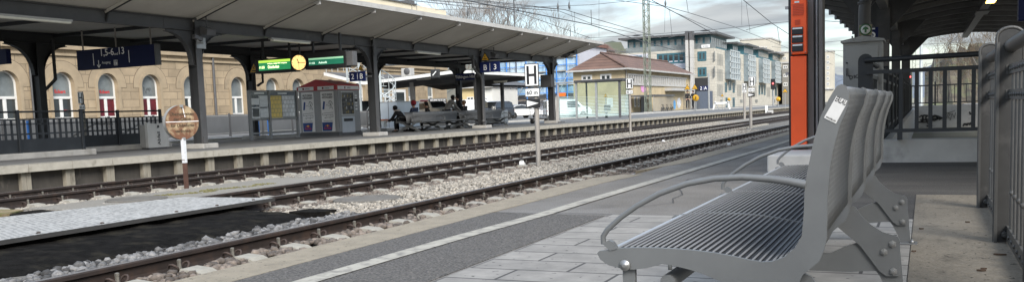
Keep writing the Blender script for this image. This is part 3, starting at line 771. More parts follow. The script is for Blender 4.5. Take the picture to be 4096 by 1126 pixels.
    for y in (2.33, 3.9, 5.5):
        lg = MB().prism([(x, y + .014, z) for x, z in br], (0, .012, 0)).build('leg', M['bench'], t, bevel=.002)
        MB().prism([(x + dx, y + .027, z) for x, z in foot], (0, .012, 0)).build('foot_arch', M['bench'], lg, bevel=.002)
        x1 = foot[0][0] + .03; x2 = 2 * xm - x1
        for xa_, xb_ in ((x1 - .19, x1), (x2, x2 + .19)): MB().box(xa_, xb_, y - .02, y + .07, .006, .016).build('foot_plate', M['bench'], lg, bevel=.003)
        MB().lathe([(.013, .016), (.013, .027), (.006, .029), (.006, .036)], (x1 - .028, y, 0), 8).build('anchor_bolt', M['stainless'], lg)
        for (x, z) in bolts:
            mb = MB(); mb.lathe([(.0155, .0), (.0155, -.003), (.0115, -.0035), (.0115, -.009), (.007, -.0095), (.007, -.013), (.003, -.0135)][::-1], (0, 0, 0), 6, axis='y', smooth=False)
            mb.move((x, y + .0135, z)); mb.build('bolt', M['stainless'], lg)
    # front leg under the nose, its bolt, the tube under the seat and the little peg
    xa, za = XZ(2484, 1065); xb, _ = XZ(2533, 1065)
    MB().box(xa, xb, y0 + .014, y0 + .03, .006, za).build('front_leg', M['bench'], t)
    p = at_y(2501, 1058, y0)
    mb = MB(); mb.lathe([(.002, -.010), (.008, -.010), (.009, -.006), (.014, -.0055), (.016, -.002), (.016, .001)], (0, 0, 0), 14, axis='y'); mb.move((p.x, y0 - .002, p.z)); mb.build('bolt', M['stainless'], t)
    q = at_y(2708, 1100, 2.42)
    MB().tube([(q.x, 2.32, q.z), (q.x, 5.5, q.z)], .021, 14).build('stretcher_tube', M['bench'], t)
    q = at_y(2678, 1066, y0)
    MB().lathe([(.0058, q.z - .008), (.0058, q.z + .02)], (q.x, y0 + .006, 0), 10).build('peg', M['bench'], t)
    # maker's sticker on the side plate; its square code is left out
    def S(u, v): return XZ(3080 + u / 1.539, 300 + v / 1.539)
    c = [S(332, 262), S(406, 298), S(481, 160), S(410, 128)]
    st = MB().prism([(x, y0 - .001, z) for x, z in c], (0, -.0006, 0)).build('sticker', M['sticker'], t)
    d = Vector((c[1][0] - c[0][0], 0, c[1][1] - c[0][1])); u = Vector((c[3][0] - c[0][0], 0, c[3][1] - c[0][1]))
    o = Vector((c[0][0], y0 - .0018, c[0][1]))
    text(st, 'ERLAU', o + d * .5 + u * .80, d, u, .0125, M['letter_black'], fit=d.length * .86, bold=.02, depth=.0004)
    text(st, 'www.erlau.com', o + d * .5 + u * .05, d, u, .0052, M['letter_black'], fit=d.length * .8, bold=.02, depth=.0004)
make_bench()

# ------------------------------------------------------------------ riveted railing on the right
M['rail_grey'] = mat('thick_grey_paint', (0.058, 0.057, 0.054), .5, var=.12, scale=7, bump=.15, bscale=16, stain=(0.05, 0.049, 0.047), stain_scale=4, stain_lo=.55, stain_hi=.75)
M['rod_grey'] = mat('worn_rod_paint', (0.085, 0.083, 0.079), .5, var=.15, scale=7, bump=.15)
M['rail_inner'] = mat('darker_grey_paint', (0.022, 0.022, 0.0215), .55, var=.15, scale=7, bump=.15, bscale=12, stain=(0.065, 0.062, 0.06), stain_scale=5, stain_lo=.55, stain_hi=.75)
def right_railing():
    ys = [0.44, 2.18, 3.92, 5.66, 7.40]; X0, X1 = .355, .485
    t = thing('stair_railing', 'grey riveted old railing with rounded posts at the right edge', 'railing', (.42, 3.9, 0))
    def outline(x0, x1, z1, n=9):
        r = (x1 - x0) / 2; cx = (x0 + x1) / 2
        return [(x0, .0)] + [(cx - r * math.cos(PI * k / n), z1 - r * .75 + r * .75 * math.sin(PI * k / n)) for k in range(n + 1)] + [(x1, .0)]
    for y in ys:
        po = MB(); o = outline(X0 + .008, X1 - .008, 1.19); po.prism([(x, y, z) for x, z in o], (0, .016, 0)); p = po.build('post', [M['rail_inner']], t)
        rim = MB(); o = outline(X0, X1, 1.20)
        for (a, b), (c, d) in zip(o[:-1], o[1:]):
            rim.tube([(a, y + .01, b), (c, y + .01, d)], .0095, 8)
        rim.box(X0 - .004, X0 + .012, y - .03, y + .05, 0, 1.12); rim.build('post_rim', M['rail_grey'], p)
        for z in (.97, .835):
            MB().box(.40, .452, y - .004, y + .001, z - .026, z + .026).build('lug', M['rail_grey'], p)
            MB().lathe([(.004, -.022), (.011, -.020), (.0145, -.012), (.0145, -.003)], (.422, y, z), 10, axis='y').build('post_bolt', M['rail_grey'], p)
        MB().lathe([(.012, -.03), (.0175, -.028), (.0175, -.002)], (.405, y, .055), 6, axis='y', smooth=False).build('post_bolt', M['rail_grey'], p)
    hd = MB(); hd.tube([(.425, .3, 1.10), (.425, 7.36, 1.10)], .036, 16); hd.build('handrail', M['rail_grey'], t)
    for ya, yb in zip(ys[:-1], ys[1:]):
        for z in (.97, .835):
            bm = MB(); bm.box(.414, .426, ya + .018, yb - .001, z - .026, z + .026)
            y = ya + .1
            while y < yb - .05:
                bm.lathe([(.011, 0), (.010, -.004), (.006, -.008), (0.0, -.0095)][::-1], (.414, y, z), 8, axis='x'); y += .125
            bm.build('band', M['rail_grey'], t)
        bm = MB(); bm.box(.414, .428, ya + .018, yb - .001, .02, .105)
        y = ya + .1
        while y < yb - .05:
            bm.lathe([(.011, 0), (.010, -.004), (.006, -.008), (0.0, -.0095)][::-1], (.414, y, .062), 8, axis='x'); y += .16
        bm.build('base_band', M['rail_grey'], t)
        y = ya + .19
        while y < yb - .1:
            r = MB(); r.tube([(.432, y, .03), (.432, y, .985)], .0155, 8); r.ball((.432, y, .30), .021, 7); r.build('rod', M['rod_grey'], t); y += .2
right_railing()
# small dry leaves and twigs on the slab
M['leaf_brown'] = mat('dead_leaf', (0.05, 0.03, 0.018), .8, var=.3, scale=30)
for (px, py, s) in ((4000, 1018, .03), (3925, 1082, .02), (3685, 915, .014), (3870, 888, .014), (3935, 1075, .014), (3655, 1005, .012)):
    p = at_z(px, py, .012); mb = MB(); R = random.Random(px); a = R.uniform(-.4, .4)
    mb.prism([(p.x - s, p.y - s * a, .012), (p.x - s * .2, p.y + s * .3, .012), (p.x + s, p.y + s * a, .012), (p.x, p.y - s * .25, .012)], (0, 0, .008))
    tag(mb.build('dead_leaf', M['leaf_brown']), 'small dry brown leaf lying on the beige concrete strip', 'leaf', 'dry leaves on the concrete strip')

# ------------------------------------------------------------------ stair head: parapet, railings, walls
M['rail_blue'] = mat('dark_blue_grey_paint', (0.015, 0.018, 0.022), .55, var=.2, scale=3, stain=(0.026, 0.029, 0.032), stain_scale=3, stain_lo=.55, stain_hi=.8)
def stair_head():
    pw = MB(); pw.box(-.56, 1.7, 12.53, 12.80, -.02, .30)
    tag(pw.build('parapet_wall', M['wallpaint'], bevel=.015), 'low pale concrete parapet under the dark stair railing', 'wall')
    Y = 12.42
    t = thing('stair_railing', 'dark blue grey railing facing the camera above the low parapet', 'railing', (.1, Y, 0))
    def bal(px): return at_y(px, 400, Y).x
    MB().tube([(-.72, Y, 1.325), (1.6, Y, 1.335)], .033, 12).build('top_rail', M['rail_blue'], t)
    MB().box(-.70, 1.6, Y - .02, Y + .02, 1.145, 1.195).build('upper_bar', M['rail_blue'], t)
    MB().box(-.55, 1.6, Y - .02, Y + .02, .395, .44).build('lower_bar', M['rail_blue'], t)
    for px in (3603, 3667, 3722, 3779, 3837, 3894, 3951, 4008, 4064):
        x = bal(px); MB().box(x - .024, x + .024, Y - .008, Y + .008, .44, 1.145).build('baluster', M['rail_blue'], t)
    po = MB(); po.prism([(-.80, Y + .03, -.05), (-.80, Y + .03, 1.32)] + [(-.71 - .09 * math.cos(PI * k / 8), Y + .03, 1.32 + .09 * math.sin(PI * k / 8)) for k in range(1, 8)] + [(-.62, Y + .03, 1.32), (-.62, Y + .03, -.05)], (0, .04, 0))
    po.build('corner_post', M['rail_blue'], t)
    for x in (-.3, .9): MB().box(x - .03, x + .03, Y - .03, Y + .12, .30, .40).build('bracket', M['rail_blue'], t)
    # sections running away along the stairs
    first = None
    for k in range(14):
        y0 = 12.6 + k * 2.4; loc = Vector((-.66, y0, 0))
        if first is None:
            s = thing('stair_railing', 'dark railing section running away along the stairs behind the bench', 'railing', loc, 'railing sections along the stairs')
            MB().tube([(-.66, y0, 1.30), (-.66, y0 + 2.4, 1.30)], .033, 10).build('top_rail', M['rail_blue'], s)
            MB().box(-.68, -.64, y0, y0 + 2.38, 1.10, 1.15).build('upper_bar', M['rail_blue'], s)
            MB().box(-.68, -.64, y0, y0 + 2.38, .30, .35).build('lower_bar', M['rail_blue'], s)
            for j in range(12): MB().box(-.672, -.648, y0 + .1 + j * .2, y0 + .14 + j * .2, .35, 1.10).build('baluster', M['rail_blue'], s)
            MB().box(-.74, -.60, y0 + 2.36, y0 + 2.40, -.02, 1.40).build('post', M['rail_blue'], s, bevel=.02)
            first = s
        else: dup(first, loc)
    sw = MB(); sw.prism([(-.46, 12.8, .22), (-.46, 46, .30), (-.46, 46, -1.4), (-.46, 12.8, -.9)], (-.10, 0, 0)); 
    tag(sw.build('stair_wall', M['wallpaint']), 'pale side wall under the receding railing beside the stairs', 'wall')
    rw = MB(); rw.box(-.6, 6, 46, 46.3, -1.5, .40)
    w = rw.build('retaining_wall', M['wallpaint'])
    tag(w, 'pale back wall with black scribbled graffiti beyond the stairs', 'wall')
    def stroke(pts, r, mt, nm='graffiti'):
        P = [at_y(3600 + a / 1.61, 120 + b / 1.61, 45.98) for a, b in pts]
        mb = MB()
        for a, b in zip(P[:-1], P[1:]): mb.bar(a, b, .006, r, up=(0, 0, 1))
        return mb
    mb = MB()
    for s_ in ([(122, 560), (145, 548), (150, 580), (140, 590), (150, 548), (180, 550), (165, 560), (172, 588), (195, 585), (190, 560), (230, 548), (245, 570), (215, 585), (208, 560), (240, 552), (272, 566), (250, 576)], [(130, 580), (200, 572), (270, 566)], [(120, 592), (180, 592)], [(180, 598), (178, 604)], [(178, 612), (176, 622)],
               [(447, 525), (455, 545)], [(405, 618), (420, 600), (430, 614), (440, 598), (452, 610), (458, 592)], [(408, 606), (458, 600)]):
        P = [at_y(3600 + a / 1.61, 120 + b / 1.61, 45.99) for a, b in s_]
        for a, b in zip(P[:-1], P[1:]): mb.bar(a, b, .012, .07, up=(0, 0, 1))
    mb.build('graffiti', M['letter_black'], w)
    mb = MB()
    for s_ in ([(300, 570), (312, 535), (325, 538), (310, 560), (330, 575), (318, 580)], [(325, 575), (335, 535), (350, 565), (358, 530)], [(300, 535), (345, 522), (355, 516)]):
        P = [at_y(3600 + a / 1.61, 120 + b / 1.61, 45.99) for a, b in s_]
        for a, b in zip(P[:-1], P[1:]): mb.bar(a, b, .01, .025, up=(0, 0, 1))
    mb.build('graffiti', M['mid_steel'], w)
    rp = MB(); rp.quad((-.46, 12.8, -.05), (3.2, 12.8, -.05), (3.2, 46, -1.35), (-.46, 46, -1.35)); struct(rp, 'stair_ramp', M['asphalt_far'])
    # railing on top of the back wall
    f = thing('fence', 'thin black railing standing on top of the graffiti wall', 'fence', (2, 46.1, .4))
    MB().box(-.6, 6, 46.1, 46.15, 1.30, 1.36).build('top_rail', M['rail_blue'], f); MB().box(-.6, 6, 46.1, 46.15, .50, .55).build('lower_bar', M['rail_blue'], f)
    x = -.5
    while x < 6: MB().box(x, x + .03, 46.11, 46.14, .55, 1.30).build('baluster', M['rail_blue'], f); x += .24
    for x in (.35, 2.15, 3.95): MB().box(x, x + .07, 46.08, 46.17, .4, 1.5).build('post', M['rail_blue'], f)
stair_head()

# ------------------------------------------------------------------ canopy over the near platform with its steel pillars
M['roof_dark'] = mat('dark_roof_sheet', (0.030, 0.030, 0.031), .7, var=.25, scale=1.5)
M['roof_rib'] = mat('dark_roof_rib', (0.14, 0.14, 0.14), .6, var=.2, scale=2)
M['pillar_brown'] = mat('dusty_pillar', (0.155, 0.145, 0.138), .7, var=.18, scale=2.5, stain=(0.085, 0.075, 0.07), stain_scale=2.5, stain_lo=.55, stain_hi=.75, stretch=(1, 1, .35))
M['orange'] = mat('orange_red_lacquer', (0.95, 0.105, 0.015), .4, var=.08, scale=3, stain=(0.55, 0.07, 0.02), stain_scale=5, stain_lo=.6, stain_hi=.75)
M['orange_dark'] = mat('orange_grille', (0.62, 0.07, 0.018), .45, var=.06, scale=10)
def vault(x):   # underside height of the vaulted part
    if x < -1.0: return 3.22 + (-1.0 - x) * .275
    return 3.12 + .40 * (1 - ((x - 1.6) / 2.6) ** 2) if x < 4.2 else 3.12
def near_canopy():
    t = thing('platform_canopy', 'dark vaulted canopy with curved ribs over the near platform', 'canopy', (0, 20, 3.1))
    Y0, Y1 = 6.8, 44.0  # near ends lie out of view, their reach set by the shade they throw
    xs = [-3.0, -2.5, -2.0, -1.5, -1.0, -.6, -.2, .2, .6, 1.0, 1.4, 1.8, 2.2, 2.6, 3.0, 3.4, 3.8, 4.2, 5.0, 6.0]
    mb = MB(); n = len(xs); Y0s = [12.7 if x < -.9 else Y0 for x in xs]
    vs = [(x, q, vault(x) + .12) for x, q in zip(xs, Y0s)] + [(x, Y1, vault(x) + .12) for x in xs] + [(x, q, vault(x) + .2) for x, q in zip(xs, Y0s)] + [(x, Y1, vault(x) + .2) for x in xs]
    fs = [(i, i + 1, i + 1 + n, i + n) for i in range(n - 1)] + [(i + 2 * n + 1, i + 2 * n, i + 3 * n, i + 3 * n + 1) for i in range(n - 1)]
    fs += [(i + 1 + n, i + n, i + 3 * n, i + 1 + 3 * n)[::-1] for i in range(n - 1)] + [(0, n, 3 * n, 2 * n)]
    mb.add(vs, fs); mb.build('roof', M['roof_dark'], t)
    y = 7.2; master = None
    while y < 44.1:
        rb = MB()
        for a, b in zip(xs[:-1], xs[1:]):
            if y < 12.7 and b < -.9: continue
            rb.bar((a, y, vault(a) + .055), (b, y, vault(b) + .055), .10, .13)
        if y > 12.7: rb.box(-3.06, -2.98, y - .12, y + .12, vault(-3) - .02, vault(-3) + .2)
        rb.build('rib', M['roof_rib'], t); y += 2.15
    MB().box(-1.05, -.85, Y0, Y1, 3.0, 3.22).build('long_beam', M['roof_rib'], t)
    tr = MB(); tr.box(1.40, 1.62, 14, Y1, 3.30, 3.42); tr.box(1.33, 1.69, 20, 20.8, 3.24, 3.31); tr.box(1.33, 1.69, 30, 31.4, 3.26, 3.31)
    tr.build('cable_tray', M['mid_steel'], t)
near_canopy()
M['lamp_warm'] = mat('lit_lamp_cover', (0.8, 0.6, 0.25), .4, emit=(1.0, 0.62, 0.16), estr=2.2)
lt = thing('ceiling_light', 'small lit yellow lamp under the cable tray of the near canopy', 'ceiling light', (1.5, 26, 3.18))
MB().box(1.39, 1.63, 25.2, 27.0, 3.235, 3.298).build('housing', M['mid_steel'], lt)
MB().box(1.41, 1.61, 25.25, 26.95, 3.20, 3.235).build('diffuser', M['lamp_warm'], lt)

def near_pillars():
    # pillar with the call point
    Y = 12.15
    t = thing('steel_pillar', 'weathered brown grey steel pillar behind the orange call column', 'pillar', (-1.6, Y + .15, 0))
    def px(p): return at_y(p, 320, Y).x
    xl, xr = px(3156), px(3291); xm = px(3262)
    zt = 3.3
    MB().box(xl, px(3168), Y - .02, Y + .30, 0, zt).build('flange', M['black'], t)  # black here is the pillar's shaded side put into the flange colour
    MB().box(px(3276), xr, Y - .02, Y + .30, 0, zt).build('flange', M['pillar_brown'], t)
    MB().box(px(3168), px(3276), Y + .12, Y + .15, 0, zt).build('web', M['pillar_brown'], t)
    MB().box(px(3231), px(3254), Y + .03, Y + .118, 0, zt).build('cover_plate', M['pillar_brown'], t)
    MB().tube([(px(3266), Y + .06, 0), (px(3266), Y + .06, zt)], .017, 8).build('conduit', M['galv'], t)
    c = MB()
    for z in (1.18, 2.02): c.box(xl - .04, xl, Y - .03, Y + .02, z, z + .035)
    c.build('clip', M['galv'], t)
    pl = MB(); pl.box(-1.72, -1.2, 10.95, 12.8, 0, .21)
    tag(pl.build('plinth', M['conc_light'], bevel=.02), 'pale concrete plinth at the foot of the orange call column', 'plinth')
    # call column
    k = thing('call_column', 'tall orange red emergency call column with black button panels', 'call column', (px(3199), Y - .06, .23))
    x0, x1 = px(3167), px(3229)
    def zz(y): return at_y(3199, y, Y).z
    MB().box(x0, x1, Y - .10, Y + .0, .23, zz(225)).build('panel', M['orange'], k, bevel=.006)
    hd = MB(); x0h, x1h = px(3171), px(3232); hd.box(x0h, x1h, Y - .14, Y, zz(219), zz(-2)); h = hd.build('intercom', M['orange'], k, bevel=.01)
    g = MB()
    for i in range(7): z = zz(22 + i * 6.5); g.box(px(3178), px(3221), Y - .152, Y - .138, z - .010, z + .004)
    for i in range(5): z = zz(84 + i * 4.2); g.box(px(3187), px(3207), Y - .152, Y - .138, z - .006, z + .004)
    g.build('grille', M['orange_dark'], h)
    w = MB(); w.box(px(3186), px(3204), Y - .15, Y - .138, zz(16), zz(9)); w.build('label_plate', M['white'], h)
    for a, b in ((112, 141), (144, 174), (178, 208)):
        q = MB(); q.box(px(3174.5), px(3219), Y - .158, Y - .138, zz(b), zz(a)); bp_ = q.build('button_panel', M['black'], h, bevel=.004)
        MB().box(px(3178), px(3216), Y - .164, Y - .156, zz(a + 8), zz(a + 2)).build('label_strip', M['white'], bp_)
        MB().box(px(3177), px(3217), Y - .163, Y - .156, zz(b - 4), zz(a + 13)).build('button', M['rail_blue'], bp_)
    s = MB()
    for p in (3174, 3227): s.lathe([(.008, -.006), (.008, 0)], (px(p), Y - .14, zz(213)), 8, axis='y')
    s.build('screw', M['stainless'], h)
    # further pillars, one behind the other
    labels = ['dark steel pillar carrying the thick downpipe above the grey cabinet', 'riveted grey steel pillar right of the downpipe', 'dark narrow steel pillar further along behind the riveted one', 'dark steel pillar nearest the open arch of the canopy']
    for i, (pa, pb, Y, lab) in enumerate(((3417, 3446, 19.5, labels[0]), (3508, 3556, 24.0, labels[1]), (3566, 3600, 32.0, labels[2]), (3606, 3640, 41.0, labels[3]))):
        xa, xb = at_y(pa, 300, Y).x, at_y(pb, 300, Y).x
        t = thing('steel_pillar', lab, 'pillar', ((xa + xb) / 2, Y, 0)); m = M['pillar_brown'] if i == 1 else M['dark_steel']
        MB().box(xa, xb, Y, Y + .03, 0, 3.25).build('flange', m, t); MB().box((xa + xb) / 2 - .015, (xa + xb) / 2 + .015, Y + .03, Y + .27, 0, 3.25).build('web', m, t)
        MB().box(xa, xb, Y + .27, Y + .30, 0, 3.25).build('flange', m, t)
        if i == 1:
            r = MB(); z = .4
            while z < 2.6: r.lathe([(.003, -.02), (.016, -.015), (.02, 0)], (xb - .04, Y, z), 7, axis='y'); z += .16
            r.build('rivets', m, t)
            MB().box(xa - .01, xb + .02, Y - .03, Y + .0, 2.25, 3.2).build('splice_plate', M['dark_steel'], t)
        if i == 2:
            r = MB(); r.box(xa, xb, Y - .02, Y, 1.40, 1.43); r.box(xa, xb, Y - .02, Y, 1.72, 1.75); r.build('tie_bars', M['galv'], t)
        b = MB(); b.prism([(xa, Y + .1, 2.5), (xa - .55, Y + .1, 3.3), (xb + .75, Y + .1, 3.3), (xb, Y + .1, 2.5)], (0, .04, 0)); b.build('bracket', M['dark_steel'], t)
    Y = 19.4
    d = thing('downpipe', 'thick grey rainwater downpipe with a bend above the cabinet', 'downpipe', (-1.5, Y, 1.9))
    a = at_y(3460, 60, Y); b = at_y(3460, 95, Y); c = at_y(3472, 5, Y); e = at_y(3560, -70, Y)
    MB().tube([(b.x, Y - .2, 2.0), (a.x, Y - .2, a.z), (a.x + .01, Y - .2, c.z - .05), (a.x + .06, Y - .2, c.z + .06), (a.x + .2, Y - .2, c.z + .16), (e.x, Y - .2, c.z + .24)], .115, 14).build('pipe', M['mid_steel'], d)
    MB().lathe([(.128, a.z + .19), (.128, a.z + .24)], (a.x, Y - .2, 0), 14).build('collar', M['mid_steel'], d)
    # green arrow plate and the navy sign behind it
    Y = 19.0
    p0, p1 = at_y(3437, 143, Y), at_y(3488, 98, Y)
    s = thing('arrow_sign', 'pale square plate with a green upward arrow in a ring', 'sign', ((p0.x + p1.x) / 2, Y, p0.z))
    MB().box(p0.x, p1.x, Y, Y + .03, p0.z, p1.z).build('plate', M['cream_plate'], s)
    cx, cz = (p0.x + p1.x) / 2, (p0.z + p1.z) / 2 + .01
    MB().lathe([(.0, -.012), (.112, -.012), (.112, 0)], (cx, Y, cz), 24, axis='y').build('ring', M['green'], s)
    MB().lathe([(.0, -.017), (.088, -.017), (.088, -.008)], (cx, Y, cz), 24, axis='y').build('disc', M['white'], s)
    ar = MB(); ar.prism([(cx - .018, Y - .018, cz - .06), (cx + .018, Y - .018, cz - .06), (cx + .018, Y - .018, cz + .0), (cx + .06, Y - .018, cz - .005), (cx + .04, Y - .018, cz + .035), (cx, Y - .018, cz + .06), (cx - .04, Y - .018, cz + .035), (cx - .06, Y - .018, cz - .005), (cx - .018, Y - .018, cz + .0)], (0, -.004, 0))
    ar.build('arrow', M['green'], s)
    Y = 21.0; p0, p1 = at_y(3486, 170, Y), at_y(3513, 108, Y)
    s = thing('platform_sign', 'navy platform number sign half hidden behind the green arrow plate', 'sign', (p0.x, Y, p0.z))
    MB().box(p0.x - .15, p1.x, Y, Y + .05, p0.z, p1.z).build('panel', M['navy'], s)
    text(s, '5', (p0.x + .02, Y - .004, p0.z + .09), (1, 0, 0), (0, 0, 1), .22, M['letter_white'], bold=.01)
    # hanging navy sign at the right border
    Y = 11.0; p0, p1 = at_y(4073, 84, Y), at_y(4190, -40, Y)
    s = thing('hanging_sign', 'dark navy sign hanging from the near canopy at the right border', 'sign', (p1.x, Y, p0.z))
    MB().box(p0.x, p1.x + .5, Y, Y + .12, p0.z, p1.z).build('panel', M['navy_dark'], s, bevel=.01)
    MB().tube([(p0.x + .03, Y + .06, p1.z), (p0.x + .03, Y + .06, 3.45)], .02, 8).build('hanger', M['dark_steel'], s)
M['cream_plate'] = mat('grimy_cream_plate', (0.30, 0.26, 0.17), .7, var=.2, scale=6, stain=(0.45, 0.43, 0.36), stain_scale=5)
M['green'] = mat('green_paint', (0.05, 0.16, 0.06), .5, var=.1)
near_pillars()

def cabinet():
    Y = 14.3
    def P(px, py): return at_y(px, py, Y)
    x0, x1 = P(3372, 300).x, P(3528, 300).x; zt = P(3440, 168).z
    t = thing('control_cabinet', 'grey metal control cabinet with scrawled letters on its door', 'cabinet', ((x0 + x1) / 2, Y + .2, 0))
    MB().box(x0, x1, Y, Y + .5, 0, zt).build('body', M['cab'], t, bevel=.008)
    MB().box(x0 + .035, x1 - .05, Y - .014, Y, .35, zt - .05).build('door', M['cab'], t, bevel=.006)
    r = MB(); r.prism([(x0 - .03, Y - .05, zt), (x0 - .03, Y - .05, zt + .03), ((x0 + x1) / 2, Y - .05, zt + .085), (x1 + .03, Y - .05, zt + .03), (x1 + .03, Y - .05, zt)], (0, .6, 0))
    for k in (.25, .5, .75): r.box(x0 + (x1 - x0) * k - .012, x0 + (x1 - x0) * k + .012, Y - .06, Y - .045, zt, zt + .09)
    r.build('roof_cap', M['cab'], t)
    h = P(3388, 287); MB().box(h.x - .012, h.x + .012, Y - .04, Y - .014, h.z - .06, h.z + .05).build('handle', M['mid_steel'], t)
    h = P(3388, 252); MB().lathe([(.001, -.022), (.014, -.022), (.014, -.012)], (h.x, Y, h.z), 8, axis='y').build('lock', M['black'], t)
    mb = MB()
    for st in ([(307, 592), (318, 626), (335, 615), (336, 600), (300, 595)], [(348, 590), (352, 618)], [(375, 585), (352, 604), (380, 615)], [(415, 580), (398, 582), (392, 600), (402, 612), (418, 610)]):
        P_ = [P(3240 + a / 1.967, b / 1.967) for a, b in st]
        for a, b in zip(P_[:-1], P_[1:]): mb.bar((a.x, Y - .016, a.z), (b.x, Y - .016, b.z), .004, .016, up=(0, 0, 1))
    mb.build('graffiti', M['mid_steel'], t)
M['cab'] = mat('grey_cabinet_paint', (0.32, 0.322, 0.312), .6, var=.08, scale=2.5, stain=(0.18, 0.18, 0.17), stain_scale=2, stain_lo=.55, stain_hi=.75)
cabinet()
# ------------------------------------------------------------------ canopy on the island platform
M['can_steel'] = mat('canopy_grey_steel', (0.062, 0.062, 0.064), .55, var=.14, scale=2.2, stain=(0.085, 0.085, 0.085), stain_scale=2.4, stain_lo=.55, stain_hi=.75)
M['can_dark'] = mat('canopy_dark_steel', (0.024, 0.025, 0.027), .6, var=.2, scale=2)
M['can_under'] = mat('canopy_underside', (0.50, 0.475, 0.43), .85, var=.1, scale=.5, stain=(0.40, 0.375, 0.335), stain_scale=.35, stain_lo=.45, stain_hi=.7)
M['fascia'] = mat('canopy_fascia', (0.40, 0.395, 0.38), .7, var=.1, scale=2, stain=(0.3, 0.29, 0.27), stain_scale=2.5, stain_lo=.55, stain_hi=.75)
M['tube_lamp'] = mat('lamp_diffuser', (0.72, 0.70, 0.60), .4, var=.05)
PY = [10.35, 19.15, 27.95, 36.75, 45.3]
XP, XR = -18.5, -24.2
BZ0, BZ1 = 3.38, 3.70
def roof_z(x):    # underside of the roof
    if x > XP: return BZ1 + .02 + (x - XP) * .285
    if x < XR: return BZ1 + .02 + (XR - x) * .22
    return BZ1 - .04 * math.sin((x - XP) / (XR - XP) * PI)
